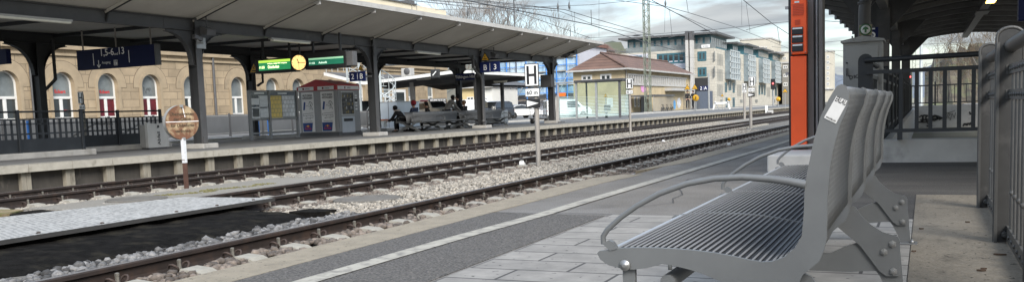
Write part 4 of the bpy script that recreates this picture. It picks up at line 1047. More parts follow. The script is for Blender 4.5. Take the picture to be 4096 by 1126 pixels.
def island_canopy():
    t = thing('platform_canopy', 'long grey steel canopy over the island platform across the tracks', 'canopy', (-21, 27, ZF))
    Y0, Y1 = 2.0, 47.6; xs = [-16.30, XP, -21.3, XR, -26.8]; n = len(xs)
    mb = MB(); vs = []
    for y in (Y0, Y1):
        vs += [(x, y, roof_z(x)) for x in xs]
        vs += [(x, y, roof_z(x) + .09) for x in xs]
    fs = []
    for i in range(n - 1):
        fs.append((i, i + 1, 2 * n + i + 1, 2 * n + i)); fs.append((n + i + 1, n + i, 3 * n + i, 3 * n + i + 1))
        fs.append((i + 1, i, n + i, n + i + 1)); fs.append((2 * n + i, 2 * n + i + 1, 3 * n + i + 1, 3 * n + i))
    mb.add(vs, fs); mb.build('roof', M['can_under'], t)
    z = roof_z(-16.3); fa = MB(); fa.box(-16.30, -16.24, Y0, Y1 + .03, z - .02, z + .13); fa.box(-16.3, -18.4, Y1, Y1 + .03, z - .02, z + .10) if False else None
    fa.build('fascia', M['fascia'], t)
    pk = MB(); pk.prism([(-16.3, Y1, z + .10), (-16.3, Y1, z - .02), (XP, Y1, BZ1), (XP, Y1, BZ1 + .14)], (0, .03, 0)); pk.build('end_trim', M['fascia'], t)
    for x, m in ((XP, M['can_steel']), (XR, M['can_dark'])):
        b = MB(); b.box(x - .012, x + .012, Y0, PY[-1] + .9, BZ0 + .02, BZ1 - .02); b.box(x - .09, x + .09, Y0, PY[-1] + .9, BZ0, BZ0 + .02); b.box(x - .09, x + .09, Y0, PY[-1] + .9, BZ1 - .02, BZ1 - .002)
        for y in PY[1:]:
            b.box(x + .012, x + .022, y - .72 - .35, y - .72 + .05, BZ0 + .03, BZ1 - .03) if x == XP else None
        b.build('long_beam', m, t)
    # ribs with a curved gusset at the beam and a pale stop at the eaves
    step = 8.8 / 3; y = PY[0] - 2 * step
    while y < Y1:
        r = MB(); r.bar((-16.42, y, roof_z(-16.42) - .045), (XP + .02, y, roof_z(XP) - .05), .045, .09)
        r.build('rib', M['can_under'], t)
        e = MB(); e.bar((-16.42, y, roof_z(-16.42) - .092), (XP + .02, y, roof_z(XP) - .098), .06, .012); e.build('rib_flange', M['can_dark'], t)
        r = MB(); r.box(XP - .1, XR + .1, y - .03, y + .03, BZ1 - .13, BZ1 - .03); r.build('cross_rib', M['can_dark'], t)
        g = MB(); pts = [(XP + .03, BZ0 + .03), (XP + .03, BZ1 + .0)] + [(XP + .03 + .34, BZ1 + .085)]
        for k in range(1, 6): a = PI / 2 * k / 6; pts.append((XP + .37 - .30 * math.sin(a), BZ1 + .03 - (BZ1 - BZ0 - .02) * (1 - math.cos(a))))
        g.prism([(px, y - .02, pz) for px, pz in pts], (0, .04, 0)); g.build('gusset', M['can_dark'], t)
        s = MB(); s.prism([(-16.32, y - .035, roof_z(-16.32)), (-16.32, y - .035, roof_z(-16.32) - .14), (-16.40, y - .035, roof_z(-16.4) - .14), (-16.62, y - .035, roof_z(-16.62))], (0, .07, 0)); s.build('rib_stop', M['fascia'], t)
        y += step
    # pillars: H section, arched brackets to both sides, concrete foot
    for row, X in enumerate((XP, XR)):
        m = M['can_steel'] if row == 0 else M['can_dark']
        for y in (PY[1:] if row == 0 else [18.6] + PY[2:]):
            p = MB(); p.box(X + .135, X + .16, y - .11, y + .11, ZF, BZ0); q = p.build('pillar', m, t)
            p = MB(); p.box(X - .16, X - .135, y - .11, y + .11, ZF, BZ0); p.box(X - .135, X + .135, y - .012, y + .012, ZF, BZ0); p.box(X - .135, X + .135, y - .06, y - .05, ZF, BZ0 - .9); p.build('pillar_web', M['can_dark'], q)  # front webs darker than their flanges: recess shade put into the colour
            if row == 0:
                p = MB(); p.box(X + .162, X + .175, y - .10, y + .10, BZ0 - .32, BZ1 + .02)
                for dz in (0, .07, .14, .21, .28):
                    for s in (-1, 1): p.ball((X + .175, y + s * .06, BZ0 - .27 + dz * 2), .014, 5)
                p.build('splice_plate', m, q)
            f = MB(); f.box(X - .36, X + .36, y - .3, y + .3, ZF, ZF + .14); f.build('foot', M['conc'], q, bevel=.02)
            b = MB(); b.box(X + .16, X + .19, y - .08, y + .08, ZF + .15, ZF + .33); b.build('foot_plate', m, q)
            for s in (-1, 1):
                br = [(0, BZ0), (s * 1.02, BZ0), (s * 1.02, BZ0 - .06)]
                for k in range(1, 9):
                    a = PI / 2 * k / 8; br.append((s * (1.02 - .86 * math.sin(a)), BZ0 - .06 - .88 * (1 - math.cos(a)) ** 1.0))
                br.append((0, BZ0 - 1.0))
                mb = MB(); mb.prism([(X - .01, y + a, z) for a, z in br], (.02, 0, 0))
                w = mb.build('arch_bracket', m, q)
                fl = MB()
                for (a, z), (c, d) in zip(br[2:-1], br[3:]): fl.bar((X, y + a, z), (X, y + c, d), .16, .018, up=(1, 0, 0) if abs(a - c) < 1e-6 else (0, 0, 1))
                for k in (3, 5, 7): fl.ball((X + .085, y + br[k][0], br[k][1] - .0), .02, 5)
                fl.build('bracket_flange', m, w)
    # thin conduit under the slab and the rear downpipes
    dp = MB(); dp.tube([(XR + .35, 18.9, BZ0 + .1), (XR + .35, 18.9, 2.3), (XR + .15, 18.75, 2.05), (XR + .1, 18.7, 2.0)], .05, 8); dp.build('downpipe', M['can_dark'], t)
    dp = MB(); dp.tube([(XR + .3, 28.3, BZ0 + .1), (XR + .3, 28.3, 2.35), (XR + .12, 28.15, 2.2)], .05, 8); dp.build('downpipe', M['can_dark'], t)
    y = PY[3]; dp = MB(); dp.tube([(XP + .12, y - .85, BZ0), (XP + .12, y - .85, 2.85), (XP + .16, y - .72, 2.68), (XP + .2, y - .35, 2.5), (XP + .2, y - .22, 2.3), (XP + .2, y - .22, .3)], .055, 8); dp.lathe([(.09, .38), (.09, .5)], (XP + .2, y - .22, 0), 10); dp.build('downpipe', M['can_steel'], t)
island_canopy()

def tube_lamps():
    first = None
    for i, (ya, lab) in enumerate(((13.25, 'long pale tube lamp under the island canopy at the left picture edge'), (22.35, 'pale tube lamp under the canopy above the lit departure display'), (31.1, 'pale tube lamp under the canopy between the platform signs'), (4.6, 'pale tube lamp of the island canopy out beyond the left edge'))):
        if first is None:
            t = thing('tube_lamp', lab, 'ceiling light', (XP, ya, BZ0 - .1), 'tube lamps under the island canopy')
            MB().box(XP - .06, XP + .08, ya, ya + 1.95, BZ0 - .05, BZ0).build('housing', M['fascia'], t)
            MB().box(XP - .04, XP + .10, ya + .06, ya + 1.9, BZ0 - .10, BZ0 - .05).build('diffuser', M['tube_lamp'], t, bevel=.015)
            first = t
        else: dup(first, (XP, ya, BZ0 - .1), label=lab)
tube_lamps()

def flood(name, label, cat, p, hang, sx=.34, m='mid_steel'):
    t = thing(name, label, cat, p)
    b = MB(); b.prism([(p[0] - .1, p[1] - sx / 2, p[2]), (p[0] + .14, p[1] - sx / 2, p[2] - .06), (p[0] + .18, p[1] - sx / 2, p[2] + .1), (p[0] - .1, p[1] - sx / 2, p[2] + .22)], (0, sx, 0)); b.build('housing', M[m], t, bevel=.015)
    MB().tube([(p[0], p[1], p[2] + .15), (p[0], p[1], hang)], .018, 7).build('rod', M['dark_steel'], t)
q = at_x(828, 128, XP + .35); flood('loudspeaker', 'boxy grey loudspeaker hanging beside the pillar behind the rusty round sign', 'loudspeaker', (q.x, q.y, q.z - .05), 3.8)
q = at_x(1976, 222, XP + .35); flood('loudspeaker', 'grey loudspeaker hanging right of the yellow triangle over the letter B sign', 'loudspeaker', (q.x, q.y, q.z - .05), 3.85)
def cctv():
    q = at_x(790, 152, XP + .4); t = thing('security_camera', 'small security camera clamped on the pillar below the loudspeaker', 'camera', q)
    pl = at_x(762, 168, XP + .17); MB().box(XP + .165, XP + .185, 19.05, 19.4, pl.z - .16, pl.z + .14).build('clamp_plate', M['galv'], t)
    MB().tube([(XP + .18, 19.3, pl.z), (q.x, q.y, pl.z), (q.x, q.y, q.z)], .025, 7).build('arm', M['galv'], t)
    MB().cbox(q, (.12, .30, .11), Euler((math.radians(-14), 0, 0)).to_matrix()).build('camera_body', M['mid_steel'], t, bevel=.01)
cctv()
def end_lamp():
    """the black spotlight and grey cover at the end of the canopy"""
    Y = 46.0; t = thing('spotlight', 'black boxy spotlight with a torn grey cover at the canopy end', 'spotlight', at_y(2305, 245, Y))
    a, b = at_y(2268, 210, Y), at_y(2300, 184, Y)
    MB().box(a.x, b.x, Y - .1, Y + .35, a.z - .08, b.z).build('lamp_box', M['black'], t, bevel=.02)
    p = at_y(2283, 182, Y); MB().tube([(p.x, Y, p.z), (p.x, Y, p.z + .9)], .02, 6).build('rod', M['dark_steel'], t)
    c = MB(); R = random.Random(4); p = at_y(2262, 196, Y + .3); c.ball((p.x, Y + .3, p.z), .42, 10, sy=.6, sz=.95); c.v = [(x + R.uniform(-.12, .12), y + R.uniform(-.1, .1), z + R.uniform(-.12, .12)) for x, y, z in c.v]; c.sm = [False] * len(c.sm)
    c.build('torn_cover', M['mid_steel'], t)
end_lamp()
def relay_box():
    Y = 45.1; a, b = at_y(2166, 350, Y), at_y(2208, 298, Y); t = thing('relay_box', 'grey metal box fixed on the last canopy pillar', 'box', (a.x, Y, a.z))
    MB().box(a.x, b.x, Y - .12, Y + .2, a.z, b.z).build('casing', M['mid_steel'], t, bevel=.015); MB().box(a.x + .06, b.x - .06, Y - .13, Y - .12, a.z + .06, b.z - .06).build('lid', M['mid_steel'], t)
relay_box()

# ------------------------------------------------------------------ signs hanging from it
RX, UZ = (1, 0, 0), (0, 0, 1)
def on(px, py, Y): p = at_y(px, py, Y); return p
def exit_sign():
    Y = 18.8; t = thing('hanging_sign', 'long navy sign pointing down to the tracks by the stair exit', 'sign', (-21.2, Y, 2.49))
    x0, x1, z0, z1 = -22.75, -19.64, 2.50, 3.08
    MB().box(x0, x1, Y, Y + .16, z0, z1).build('panel', M['navy_dark'], t, bevel=.01)
    MB().box(x1, x1 + .06, Y - .005, Y + .165, z0, z1).build('end_cap', M['mid_steel'], t)
    for x in (x0 + .2, -21.2, x1 - .2): MB().tube([(x, Y + .08, z1), (x, Y + .08, 3.66)], .022, 8).build('hanger', M['post_grey'], t)
    yy = Y - .004
    def T(s, px, py, h, **k): p = on(px, py, yy); return text(t, s, (p.x, yy, p.z), RX, UZ, h, M['letter_white'], **k)
    T('1,5-6', 428, 222, .195, bold=.012); T('und', 464, 220, .075); T('13', 485, 216, .195, bold=.012)
    T('Ausgang', 425, 254, .072)
    b = MB()
    for px, ya, yb in ((372, 214, 262), (514, 201, 250)):
        a, c = on(px, ya, yy), on(px, yb, yy); b.box(a.x - .012, a.x + .012, yy - .003, yy, c.z, a.z)
    b.build('divider', M['letter_white'], t)
    a = on(395, 255, yy); ar = MB(); ar.box(a.x - .012, a.x + .012, yy - .003, yy, a.z - .1, a.z + .1); ar.bar((a.x, yy - .0015, a.z - .11), (a.x - .065, yy - .0015, a.z - .03), .024, .003, up=(0, 1, 0)); ar.bar((a.x, yy - .0015, a.z - .11), (a.x + .065, yy - .0015, a.z - .03), .024, .003, up=(0, 1, 0)); ar.build('arrow', M['letter_white'], t)
    a = on(463, 250, yy); ic = MB()
    for x0_, x1_, z0_, z1_ in ((-.075, .075, .065, .073), (-.075, .075, -.083, -.075), (-.075, -.067, -.08, .07), (.067, .075, -.08, .07), (-.05, -.02, -.07, .02), (.0, .03, -.07, .03), (.035, .05, -.06, -.0)): ic.box(a.x + x0_, a.x + x1_, yy - .003, yy, a.z + z0_, a.z + z1_)
    ic.ball((a.x - .035, yy, a.z + .042), .015, 6); ic.ball((a.x + .015, yy, a.z + .05), .015, 6); ic.build('pictogram', M['letter_white'], t)
    # a neighbour, mostly cut by the picture border
    Y = 16.0; s = thing('hanging_sign', 'dark navy sign cut off by the left picture edge', 'sign', (-23.3, Y, 2.56))
    MB().box(-24.3, -21.97, Y, Y + .14, 2.57, 2.96).build('panel', M['navy_dark'], s, bevel=.01)
    for x in (-23.9, -22.3): MB().tube([(x, Y + .07, 2.96), (x, Y + .07, 3.66)], .02, 7).build('hanger', M['post_grey'], s)
exit_sign()
def board():
    Y = 24.5; L_ = M
    m_lime = mat('lit_lime_strip', (0.4, 0.7, 0.1), .4, emit=(0.55, 0.85, 0.10), estr=.30); m_green = mat('lit_green_screen', (0.02, 0.25, 0.1), .3, emit=(0.02, 0.26, 0.09), estr=.26)
    m_dim = mat('dim_green_screen', (0.01, 0.08, 0.05), .3, emit=(0.01, 0.10, 0.055), estr=.4); m_pale = mat('dim_pale_strip', (0.2, 0.35, 0.25), .3, emit=(0.22, 0.42, 0.25), estr=.38)
    m_txt = mat('lit_letters', (0.8, 0.9, 0.4), .4, emit=(0.85, 0.95, 0.45), estr=1.0); m_txt2 = mat('dim_letters', (0.5, 0.6, 0.5), .4, emit=(0.5, 0.62, 0.5), estr=.7)
    def disp(label, x0, x1, z0, z1, sx0, sx1, sz0, sz1, a, b, tx, lit):
        t = thing('departure_display', label, 'display', ((x0 + x1) / 2, Y, z0))
        MB().box(x0, x1, Y, Y + .3, z0, z1).build('housing', M['black'], t, bevel=.01)
        s = MB(); s.box(sx0, sx1, Y - .006, Y, sz0, sz1); s.build('screen', m_green if lit else m_dim, t)
        h = (sz1 - sz0)
        s = MB(); s.box(sx0, sx1, Y - .009, Y - .006, sz1 - h * .24, sz1); s.build('header_strip', m_lime if lit else m_pale, t)
        text(t, a, (sx0 + .01, Y - .010, sz0 + h * .20), RX, UZ, h * .24, tx, align='LEFT', fit=(sx1 - sx0) * .155)
        text(t, b, (sx0 + (sx1 - sx0) * .29, Y - .010, sz0 + h * .18), RX, UZ, h * .30, tx, align='LEFT', fit=(sx1 - sx0) * (.35 if lit else .24))
        if lit: text(t, 'Reutlingen - Stuttgart Hbf - Ludwigsburg', (sx0 + (sx1 - sx0) * .29, Y - .010, sz0 + h * .60), RX, UZ, h * .10, tx, align='LEFT', fit=(sx1 - sx0) * .6)
        for x in (x0 + .25, x1 - .3): MB().box(x - .035, x + .035, Y + .12, Y + .18, z1, 3.62).build('hanger', M['can_dark'], t)
        return t
    disp('lit green departure display reading Osterburken left of the clock', -20.98, -19.3, 2.44, 2.93, -20.82, -19.47, 2.535, 2.875, '11:33', 'Osterburken', m_txt, True)
    p0, p1 = on(1236, 262, Y), on(1373, 225, Y)
    t = disp('dim green arrivals display reading Ankunft right of the clock', -18.86, -17.22, 2.47, 3.03, p0.x, p1.x, p0.z - .005, p1.z + .005, '11:22', 'Ankunft', m_txt2, False)
    MB().box(-17.215, -16.96, Y + .02, Y + .28, 2.52, 2.98).build('side_case', M['mid_steel'], t, bevel=.01)
    c = on(1204, 251, Y); R = .26; cy = Y - .12
    k = thing('station_clock', 'round yellow lit station clock between the two displays', 'clock', (c.x, cy, c.z - R))
    n = Vector((.28, -.96, 0)).normalized(); r_ = Vector((-n.y, n.x, 0)); ctr = Vector((c.x, cy, c.z))
    def ring(mb, r0, r1, d, seg=32):
        vs = []; 
        for j in range(seg):
            a = 2 * PI * j / seg; u = r_ * math.cos(a) + Vector((0, 0, 1)) * math.sin(a); vs += [ctr + u * r0 + n * d, ctr + u * r1 + n * d]
        mb.add(vs, [(2 * j, 2 * j + 1, (2 * j + 3) % (2 * seg), (2 * j + 2) % (2 * seg)) for j in range(seg)])
    dr = MB(); seg = 32
    vs = [ctr + (r_ * math.cos(2 * PI * j / seg) + Vector((0, 0, 1)) * math.sin(2 * PI * j / seg)) * R + n * d for d in (-.14, .0) for j in range(seg)]
    dr.add(vs, [(j, (j + 1) % seg, seg + (j + 1) % seg, seg + j) for j in range(seg)], 0, True); dr.add(vs[:seg], [tuple(range(seg))[::-1]]); dr.add(vs[seg:], [tuple(range(seg))])
    dr.build('drum', M['black'], k)
    m_face = mat('lit_clock_face', (0.85, 0.6, 0.25), .4, emit=(1.0, 0.62, 0.22), estr=.4)
    f = MB(); vs = [ctr + (r_ * math.cos(2 * PI * j / seg) + Vector((0, 0, 1)) * math.sin(2 * PI * j / seg)) * (R - .015) + n * .004 for j in range(seg)]; f.add(vs, [tuple(range(seg))]); f.build('dial', m_face, k)
    def hand(ang, l0, l1, w, nm, d=.008):
        u = r_ * math.sin(ang) + Vector((0, 0, 1)) * math.cos(ang); mb = MB(); mb.bar(ctr + u * l0 + n * d, ctr + u * l1 + n * d, .003, w, up=n.cross(u)); mb.build(nm, M['letter_black'], k)
    for h_ in range(12): hand(2 * PI * h_ / 12, R * .78, R * .91, .014, 'hour_mark', .006)
    hand(math.radians(-22), -.03, R * .52, .022, 'hour_hand'); hand(math.radians(93), -.04, R * .80, .017, 'minute_hand', .011); hand(math.radians(178), -.02, R * .82, .007, 'second_hand', .014)
    MB().tube([ctr + Vector((0, .08, R - .02)), ctr + Vector((0, .08, 3.62 - c.z))], .03, 8).build('hanger', M['can_dark'], k)
board()
def warn_triangle(name, label, px, py, Y, w, group=None, back=False, pole=None):
    p = on(px, py, Y); t = thing(name, label, 'warning sign', (p.x, Y, p.z - w * .45), group); h = w * .88
    MB().prism([(p.x - w / 2, Y, p.z - h / 2), (p.x + w / 2, Y, p.z - h / 2), (p.x, Y, p.z + h / 2)], (0, .02, 0)).build('border', M['black'], t)
    k = .80; d = h * .05
    MB().prism([(p.x - w / 2 * k, Y - .004, p.z - h / 2 * k - d * .3), (p.x + w / 2 * k, Y - .004, p.z - h / 2 * k - d * .3), (p.x, Y - .004, p.z + h / 2 * k - d)], (0, .003, 0)).build('face', M['yellow'], t)
    mk = MB(); mk.bar((p.x + w * .05, Y - .006, p.z + h * .12), (p.x - w * .06, Y - .006, p.z - h * .08), w * .05, .003, up=(0, 1, 0)); mk.bar((p.x - w * .06, Y - .006, p.z - h * .08), (p.x + w * .05, Y - .006, p.z - h * .1), w * .05, .003, up=(0, 1, 0)); mk.box(p.x - w * .2, p.x + w * .2, Y - .007, Y - .004, p.z - h * .33, p.z - h * .24)
    mk.build('symbol', M['letter_black'], t)
    if pole is not None: MB().tube([(p.x, Y + .04, pole), (p.x, Y + .04, p.z + h * .3)], .035, 7).build('pole', M['galv'], t)
    return t
def letter_sign(label, px0, py0, px1, py1, Y, s, hang=None, split=None, h=.26):
    a, b = on(px0, py0, Y), on(px1, py1, Y); t = thing('platform_sign', label, 'sign', ((a.x + b.x) / 2, Y, a.z))
    MB().box(a.x, b.x, Y, Y + .07, a.z, b.z).build('panel', M['navy'], t, bevel=.006)
    for (str_, f, hh) in s: text(t, str_, (a.x + (b.x - a.x) * f, Y - .004, a.z + (b.z - a.z - hh) / 2), RX, UZ, hh, M['letter_white'], bold=.012)
    if split: MB().box(a.x + (b.x - a.x) * split - .008, a.x + (b.x - a.x) * split + .008, Y - .004, Y, a.z + .06, b.z - .06).build('divider', M['letter_white'], t)
    return t, a, b
t, a, b = letter_sign('navy sign with the number two and letter B beside the vending kiosk', 1398, 326, 1458, 284, 27.0, [('2', .22, .19), ('B', .78, .19)], split=.53)
MB().box(b.x, b.x + .25, 27.03, 27.07, a.z + .12, a.z + .18).build('arm', M['can_steel'], t)
t, a, b = letter_sign('navy sign with letter B and number three fixed on a canopy pillar', 1920, 291, 1998, 245, 36.3, [('B', .27, .24), ('3', .77, .24)], split=.51)
MB().box(a.x - .12, a.x + .05, 36.34, 36.38, a.z + .12, a.z + .17).build('arm', M['can_steel'], t)
warn_triangle('warning_triangle', 'yellow warning triangle right above the sign with letter B and three', 1940, 226, 36.25, .44)
q = on(1441, 272, 27.3); warn_triangle('warning_triangle', 'small yellow warning triangle just above the sign with two and B', 1441, 270, 27.3, .22)
warn_triangle('warning_triangle', 'weathered warning triangle left of the lit green departure display', 1016, 270, 25.4, .46)
Y = 42.0; t, a, b = letter_sign('navy station name sign hanging under the island canopy', 1824, 322, 1896, 291, Y, [('Tübingen Hbf', .5, .15)])
for x in (a.x + .12, b.x - .12): MB().tube([(x, Y + .03, b.z), (x, Y + .03, 3.6)], .02, 6).build('hanger', M['dark_steel'], t)

# ------------------------------------------------------------------ stop boards and the rusty sign between the tracks
def stop_sign(label, px, base, X, w, rows, post_r=.055, group='stop boards with the letter H'):
    """post with a letter plate, a distance plate and perhaps an arrow plate; rows = (kind, y_top, y_bottom)"""
    Y = base[1]; t = thing('stop_board', label, 'railway sign', (base[0], Y, base[2]), group)
    ztop = max(r[3] for r in rows)
    MB().tube([(base[0], Y + .05, base[2] - .1), (base[0], Y + .05, ztop - .08)], post_r, 10).build('post', M['post_grey'], t)
    for kind, x0, x1, z1, z0 in rows:
        if kind == 'H':
            p = MB().box(x0, x1, Y - .03, Y - .012, z0, z1).build('letter_plate', M['letter_black'], t, bevel=.012)
            MB().box(x0 + .02, x1 - .02, Y - .034, Y - .03, z0 + .02, z1 - .02).build('face', M['white'], p)
            ww, hh = x1 - x0, z1 - z0; l = MB(); cx = (x0 + x1) / 2
            l.box(cx - ww * .34, cx - ww * .18, Y - .037, Y - .034, z0 + hh * .10, z1 - hh * .10); l.box(cx + ww * .18, cx + ww * .34, Y - .037, Y - .034, z0 + hh * .10, z1 - hh * .10); l.box(cx - ww * .20, cx + ww * .20, Y - .0365, Y - .034, (z0 + z1) / 2 - hh * .055, (z0 + z1) / 2 + hh * .055)
            l.build('lettering', M['letter_black'], p)
        elif kind == 'A':
            p = MB().box(x0, x1, Y - .03, Y - .012, z0, z1).build('arrow_plate', M['letter_black'], t, bevel=.01)
            MB().prism([(x0 + .03, Y - .034, z0 + .03), (x1 - .03, Y - .034, (z0 + z1) / 2), (x0 + .03, Y - .034, z1 - .03)], (0, .003, 0)).build('arrow', M['white'], p)
        else:
            p = MB().box(x0, x1, Y - .03, Y - .012, z0, z1).build('distance_plate', M['letter_black'], t, bevel=.01)
            MB().box(x0 + .014, x1 - .014, Y - .034, Y - .03, z0 + .014, z1 - .014).build('face', M['white'], p)
            text(p, kind, ((x0 + x1) / 2, Y - .036, z0 + (z1 - z0) * .27), RX, UZ, (z1 - z0) * .46, M['letter_black'], fit=(x1 - x0) * .74, bold=.012)
def stop_px(label, Y, X, rows, zb, **k):
    rr = []
    for kind, px0, px1, py1, py0 in rows:
        a, b = on(px0, (py0 + py1) / 2, Y), on(px1, (py0 + py1) / 2, Y); c = (px0 + px1) / 2
        rr.append((kind, a.x, b.x, on(c, py1, Y).z, on(c, py0, Y).z))
    stop_sign(label, None, (X, Y, zb), X, None, rr, **k)
bx = at_z(2151, 668, ZB); stop_px('tall post with letter H, sixty metre plate and arrow in the light ballast', bx.y, bx.x, [('H', 2100, 2157, 254, 346), ('60 m', 2102, 2161, 352, 387), ('A', 2105, 2162, 395, 431)], ZB)
bx = at_z(2521, 537, ZB); stop_px('post with letter H and eighty metre plate in front of the yellow building', bx.y, bx.x, [('H', 2504, 2533, 313, 355), ('80 m', 2504, 2533, 360, 376)], ZB)
bx = at_z(3003, 512, ZB); stop_px('post with letter H, hundred sixty metre plate and arrow before the office block', bx.y, bx.x, [('H', 2994, 3022, 306, 345), ('160 m', 2992, 3020, 351, 367), ('A', 2991, 3019, 371, 387)], ZB, post_r=.075)
bx = at_z(2978, 478, ZB); stop_px('more distant post with letter H just left of the hundred sixty metre board', bx.y, bx.x, [('H', 2968, 2987, 333, 360), ('100 m', 2968, 2987, 361, 371)], ZB, post_r=.09)
stop_px('letter H and sixty metre board behind the dark stair railing at the left', 21.0, on(337, 560, 21.0).x, [('H', 314, 336, 367, 414), ('60 m', 320, 343, 418, 438)], ZF)
stop_px('small letter H board by the parked cars under the canopy end', 62, on(1975, 470, 62).x, [('H', 1968, 1984, 424, 446), ('90 m', 1970, 1986, 450, 464)], ZF)

def rusty_sign():
    b = at_z(747, 758, ZB); Y = b.y; c = at_y(729, 489, Y); R = .335
    t = thing('warning_disc', 'rusty round sign on a peeling white post between the tracks', 'sign', (b.x, b.y, ZB))
    n = Vector((.93, -.36, 0)).normalized(); r_ = Vector((-n.y, n.x, 0)); up = Vector((0, 0, 1)); ctr = Vector((c.x, Y, c.z)); seg = 40
    def disc(r, d): return [ctr + (r_ * math.cos(2 * PI * j / seg) + up * math.sin(2 * PI * j / seg)) * r + n * d for j in range(seg)]
    mb = MB(); A, B = disc(R, -.12), disc(R, 0)
    mb.add(A + B, [(j, (j + 1) % seg, seg + (j + 1) % seg, seg + j) for j in range(seg)], 0, True); mb.add(A, [tuple(range(seg))[::-1]]); mb.build('drum', M['sign_rim'], t)
    mb = MB(); mb.add(disc(R - .004, .003), [tuple(range(seg))]); mb.build('face', M['rust_face'], t)
    ob = [('Überschreiten', .135), ('der Gleise', .035), ('für Unbefugte', -.085), ('verboten', -.19)]
    for s, dz in ob: text(t, s, ctr + up * dz + n * .005, r_, up, .058, M['faded_letter'], bold=.03, depth=.002)
    mb = MB(); mb.bar(ctr - r_ * R * .98 + up * .015 + n * .006, ctr + r_ * R * .98 + up * .015 + n * .006, .002, .012, up=up); mb.bar(ctr + r_ * .02 + up * R * .95 + n * .006, ctr + r_ * .06 + up * .1 + n * .006, .002, .014, up=r_); mb.build('paint_run', M['letter_white'], t)
    for dz in (R - .02, -R + .02): MB().cbox(ctr + up * dz + n * .01, (.05, .05, .05)).build('lug', M['galv'], t)
    zm = at_y(740, 640, Y).z
    MB().box(b.x - .032, b.x + .032, Y - .032, Y + .032, ZB - .1, zm).build('rusty_post', M['rusty_plate'], t)
    mb = MB(); R_ = random.Random(2); z = zm
    mb.box(b.x - .034, b.x + .034, Y - .034, Y + .034, zm - .05, c.z - R + .02); mb.build('painted_post', M['peeling'], t)
M['sign_rim'] = mat('grey_rim', (0.25, 0.25, 0.24), .6, var=.15, scale=4)
M['rust_face'] = mat('rust_stained_enamel', (0.33, 0.255, 0.155), .7, var=.22, scale=4, stain=(0.13, 0.058, 0.03), stain_scale=3.4, stain_lo=.42, stain_hi=.55)
M['faded_letter'] = mat('faded_brown_letters', (0.045, 0.030, 0.016), .8, var=.3, scale=12)
M['peeling'] = mat('peeling_white_paint', (0.58, 0.60, 0.62), .7, var=.06, scale=5, stain=(0.12, 0.055, 0.03), stain_scale=6, stain_lo=.58, stain_hi=.62)
rusty_sign()

# ------------------------------------------------------------------ furniture of the island platform
def stair_rails():
    def seg(label, X, ys, zb, kerb, first_y, last_y):
        t = thing('stair_railing', label, 'railing', (X, (first_y + last_y) / 2, ZF))
        m = M['rail_blue']
        MB().box(X - .2, X + .17, first_y - 1, last_y + .22, ZF, ZF + .15).build('kerb', M['conc'], t, bevel=.02)
        MB().tube([(X, first_y, 1.255), (X, last_y, 1.255)], .022, 8).build('top_rail', m, t)
        MB().box(X - .012, X + .012, first_y, last_y, 1.06, 1.09).build('upper_bar', m, t); MB().box(X - .012, X + .012, first_y, last_y, .945, .97).build('middle_bar', m, t)
        lo = MB(); lo.box(X - .008, X + .008, first_y, last_y, ZF + .16, .60)
        lo.build('lower_panel', m, t)
        y = first_y + .07; k = 0
        while y < last_y:
            MB().box(X - .012, X + .012, y - .026, y + .026, .60, 1.06).build('baluster', m, t)
            h = MB(); vs = [(X + .0095, y + .07 + .045 * math.cos(2 * PI * j / 10), .555 + .022 * math.sin(2 * PI * j / 10)) for j in range(10)]
            MB().box(X - .008, X + .008, y + .016, y + .03, .50, .60).build('web_piece', m, t) if False else None
            y += .165; k += 1
        MB().box(X - .008, X + .008, first_y, last_y, .70, .74).build('lower_bar', m, t)
        for y in ys: MB().box(X - .03, X + .045, y - .04, y + .04, ZF + .05, 1.30).build('post', m, t, bevel=.015)
    seg('dark stair railing with solid lower panel on the island platform at the left', -19.75, (12.9, 14.52, 16.3), .27, True, 9.0, 16.34)
    seg('second dark stair railing set back behind the grey waste bin', -21.5, (17.75, 19.0, 20.6), .27, True, 17.7, 20.64)
    hr = thing('handrail', 'pale sloping stair handrails behind the dark railing', 'handrail', (-22, 19, ZF))
    for (pa, pb, X) in (((290, 545), (378, 495), -22.2), ((378, 495), (450, 494), -22.2), ((470, 548), (560, 493), -22.6)):
        MB().tube([at_x(*pa, X), at_x(*pb, X)], .028, 7).build('rail', M['fascia'], hr)
stair_rails()
def bin_(label, X, Ya, Yb, d, zt, gr='waste bins reading Abfall'):
    t = thing('waste_bin', label, 'bin', (X, (Ya + Yb) / 2, ZF), gr); ym = (Ya + Yb) / 2; h = zt - ZF
    def top(y): return zt - .05 * h * (1 - ((y - ym) / (Yb - ym)) ** 2)
    n = 8; ys = [Ya + (Yb - Ya) * i / n for i in range(n + 1)]
    mb = MB(); mb.prism([(X, Ya, ZF + .05), (X, Yb, ZF + .05)] + [(X, y, top(y)) for y in ys[::-1]], (-.10, 0, 0)); mb.build('front_panel', M['bin_silver'], t, bevel=.008)
    MB().box(X - d, X - .101, Ya + .03, Yb - .03, ZF + .05, zt - .06).build('body', M['bin_grey'], t, bevel=.02)
    MB().box(X - d + .03, X - .03, Ya + .06, Yb - .06, ZF, ZF + .05).build('base', M['dark_steel'], t)
    text(t, 'Abfall', (X + .003, ym + .06, ZF + .16 * h), (0, 0, 1), (0, -1, 0), .105 * h / .8, M['letter_black'], align='LEFT', bold=.02, fit=.5 * h)
    ic = MB(); z = ZF + .78 * h; ic.prism([(X + .003, ym - .04, z), (X + .003, ym + .05, z + .02), (X + .003, ym + .05, z + .09), (X + .003, ym + .0, z + .075), (X + .003, ym - .03, z + .1), (X + .003, ym - .02, z + .05)], (.003, 0, 0)); ic.build('symbol', M['letter_black'], t)
M['bin_silver'] = mat('brushed_silver', (0.40, 0.40, 0.39), .42, .45, var=.12, scale=3, stretch=(1, 1, .3))
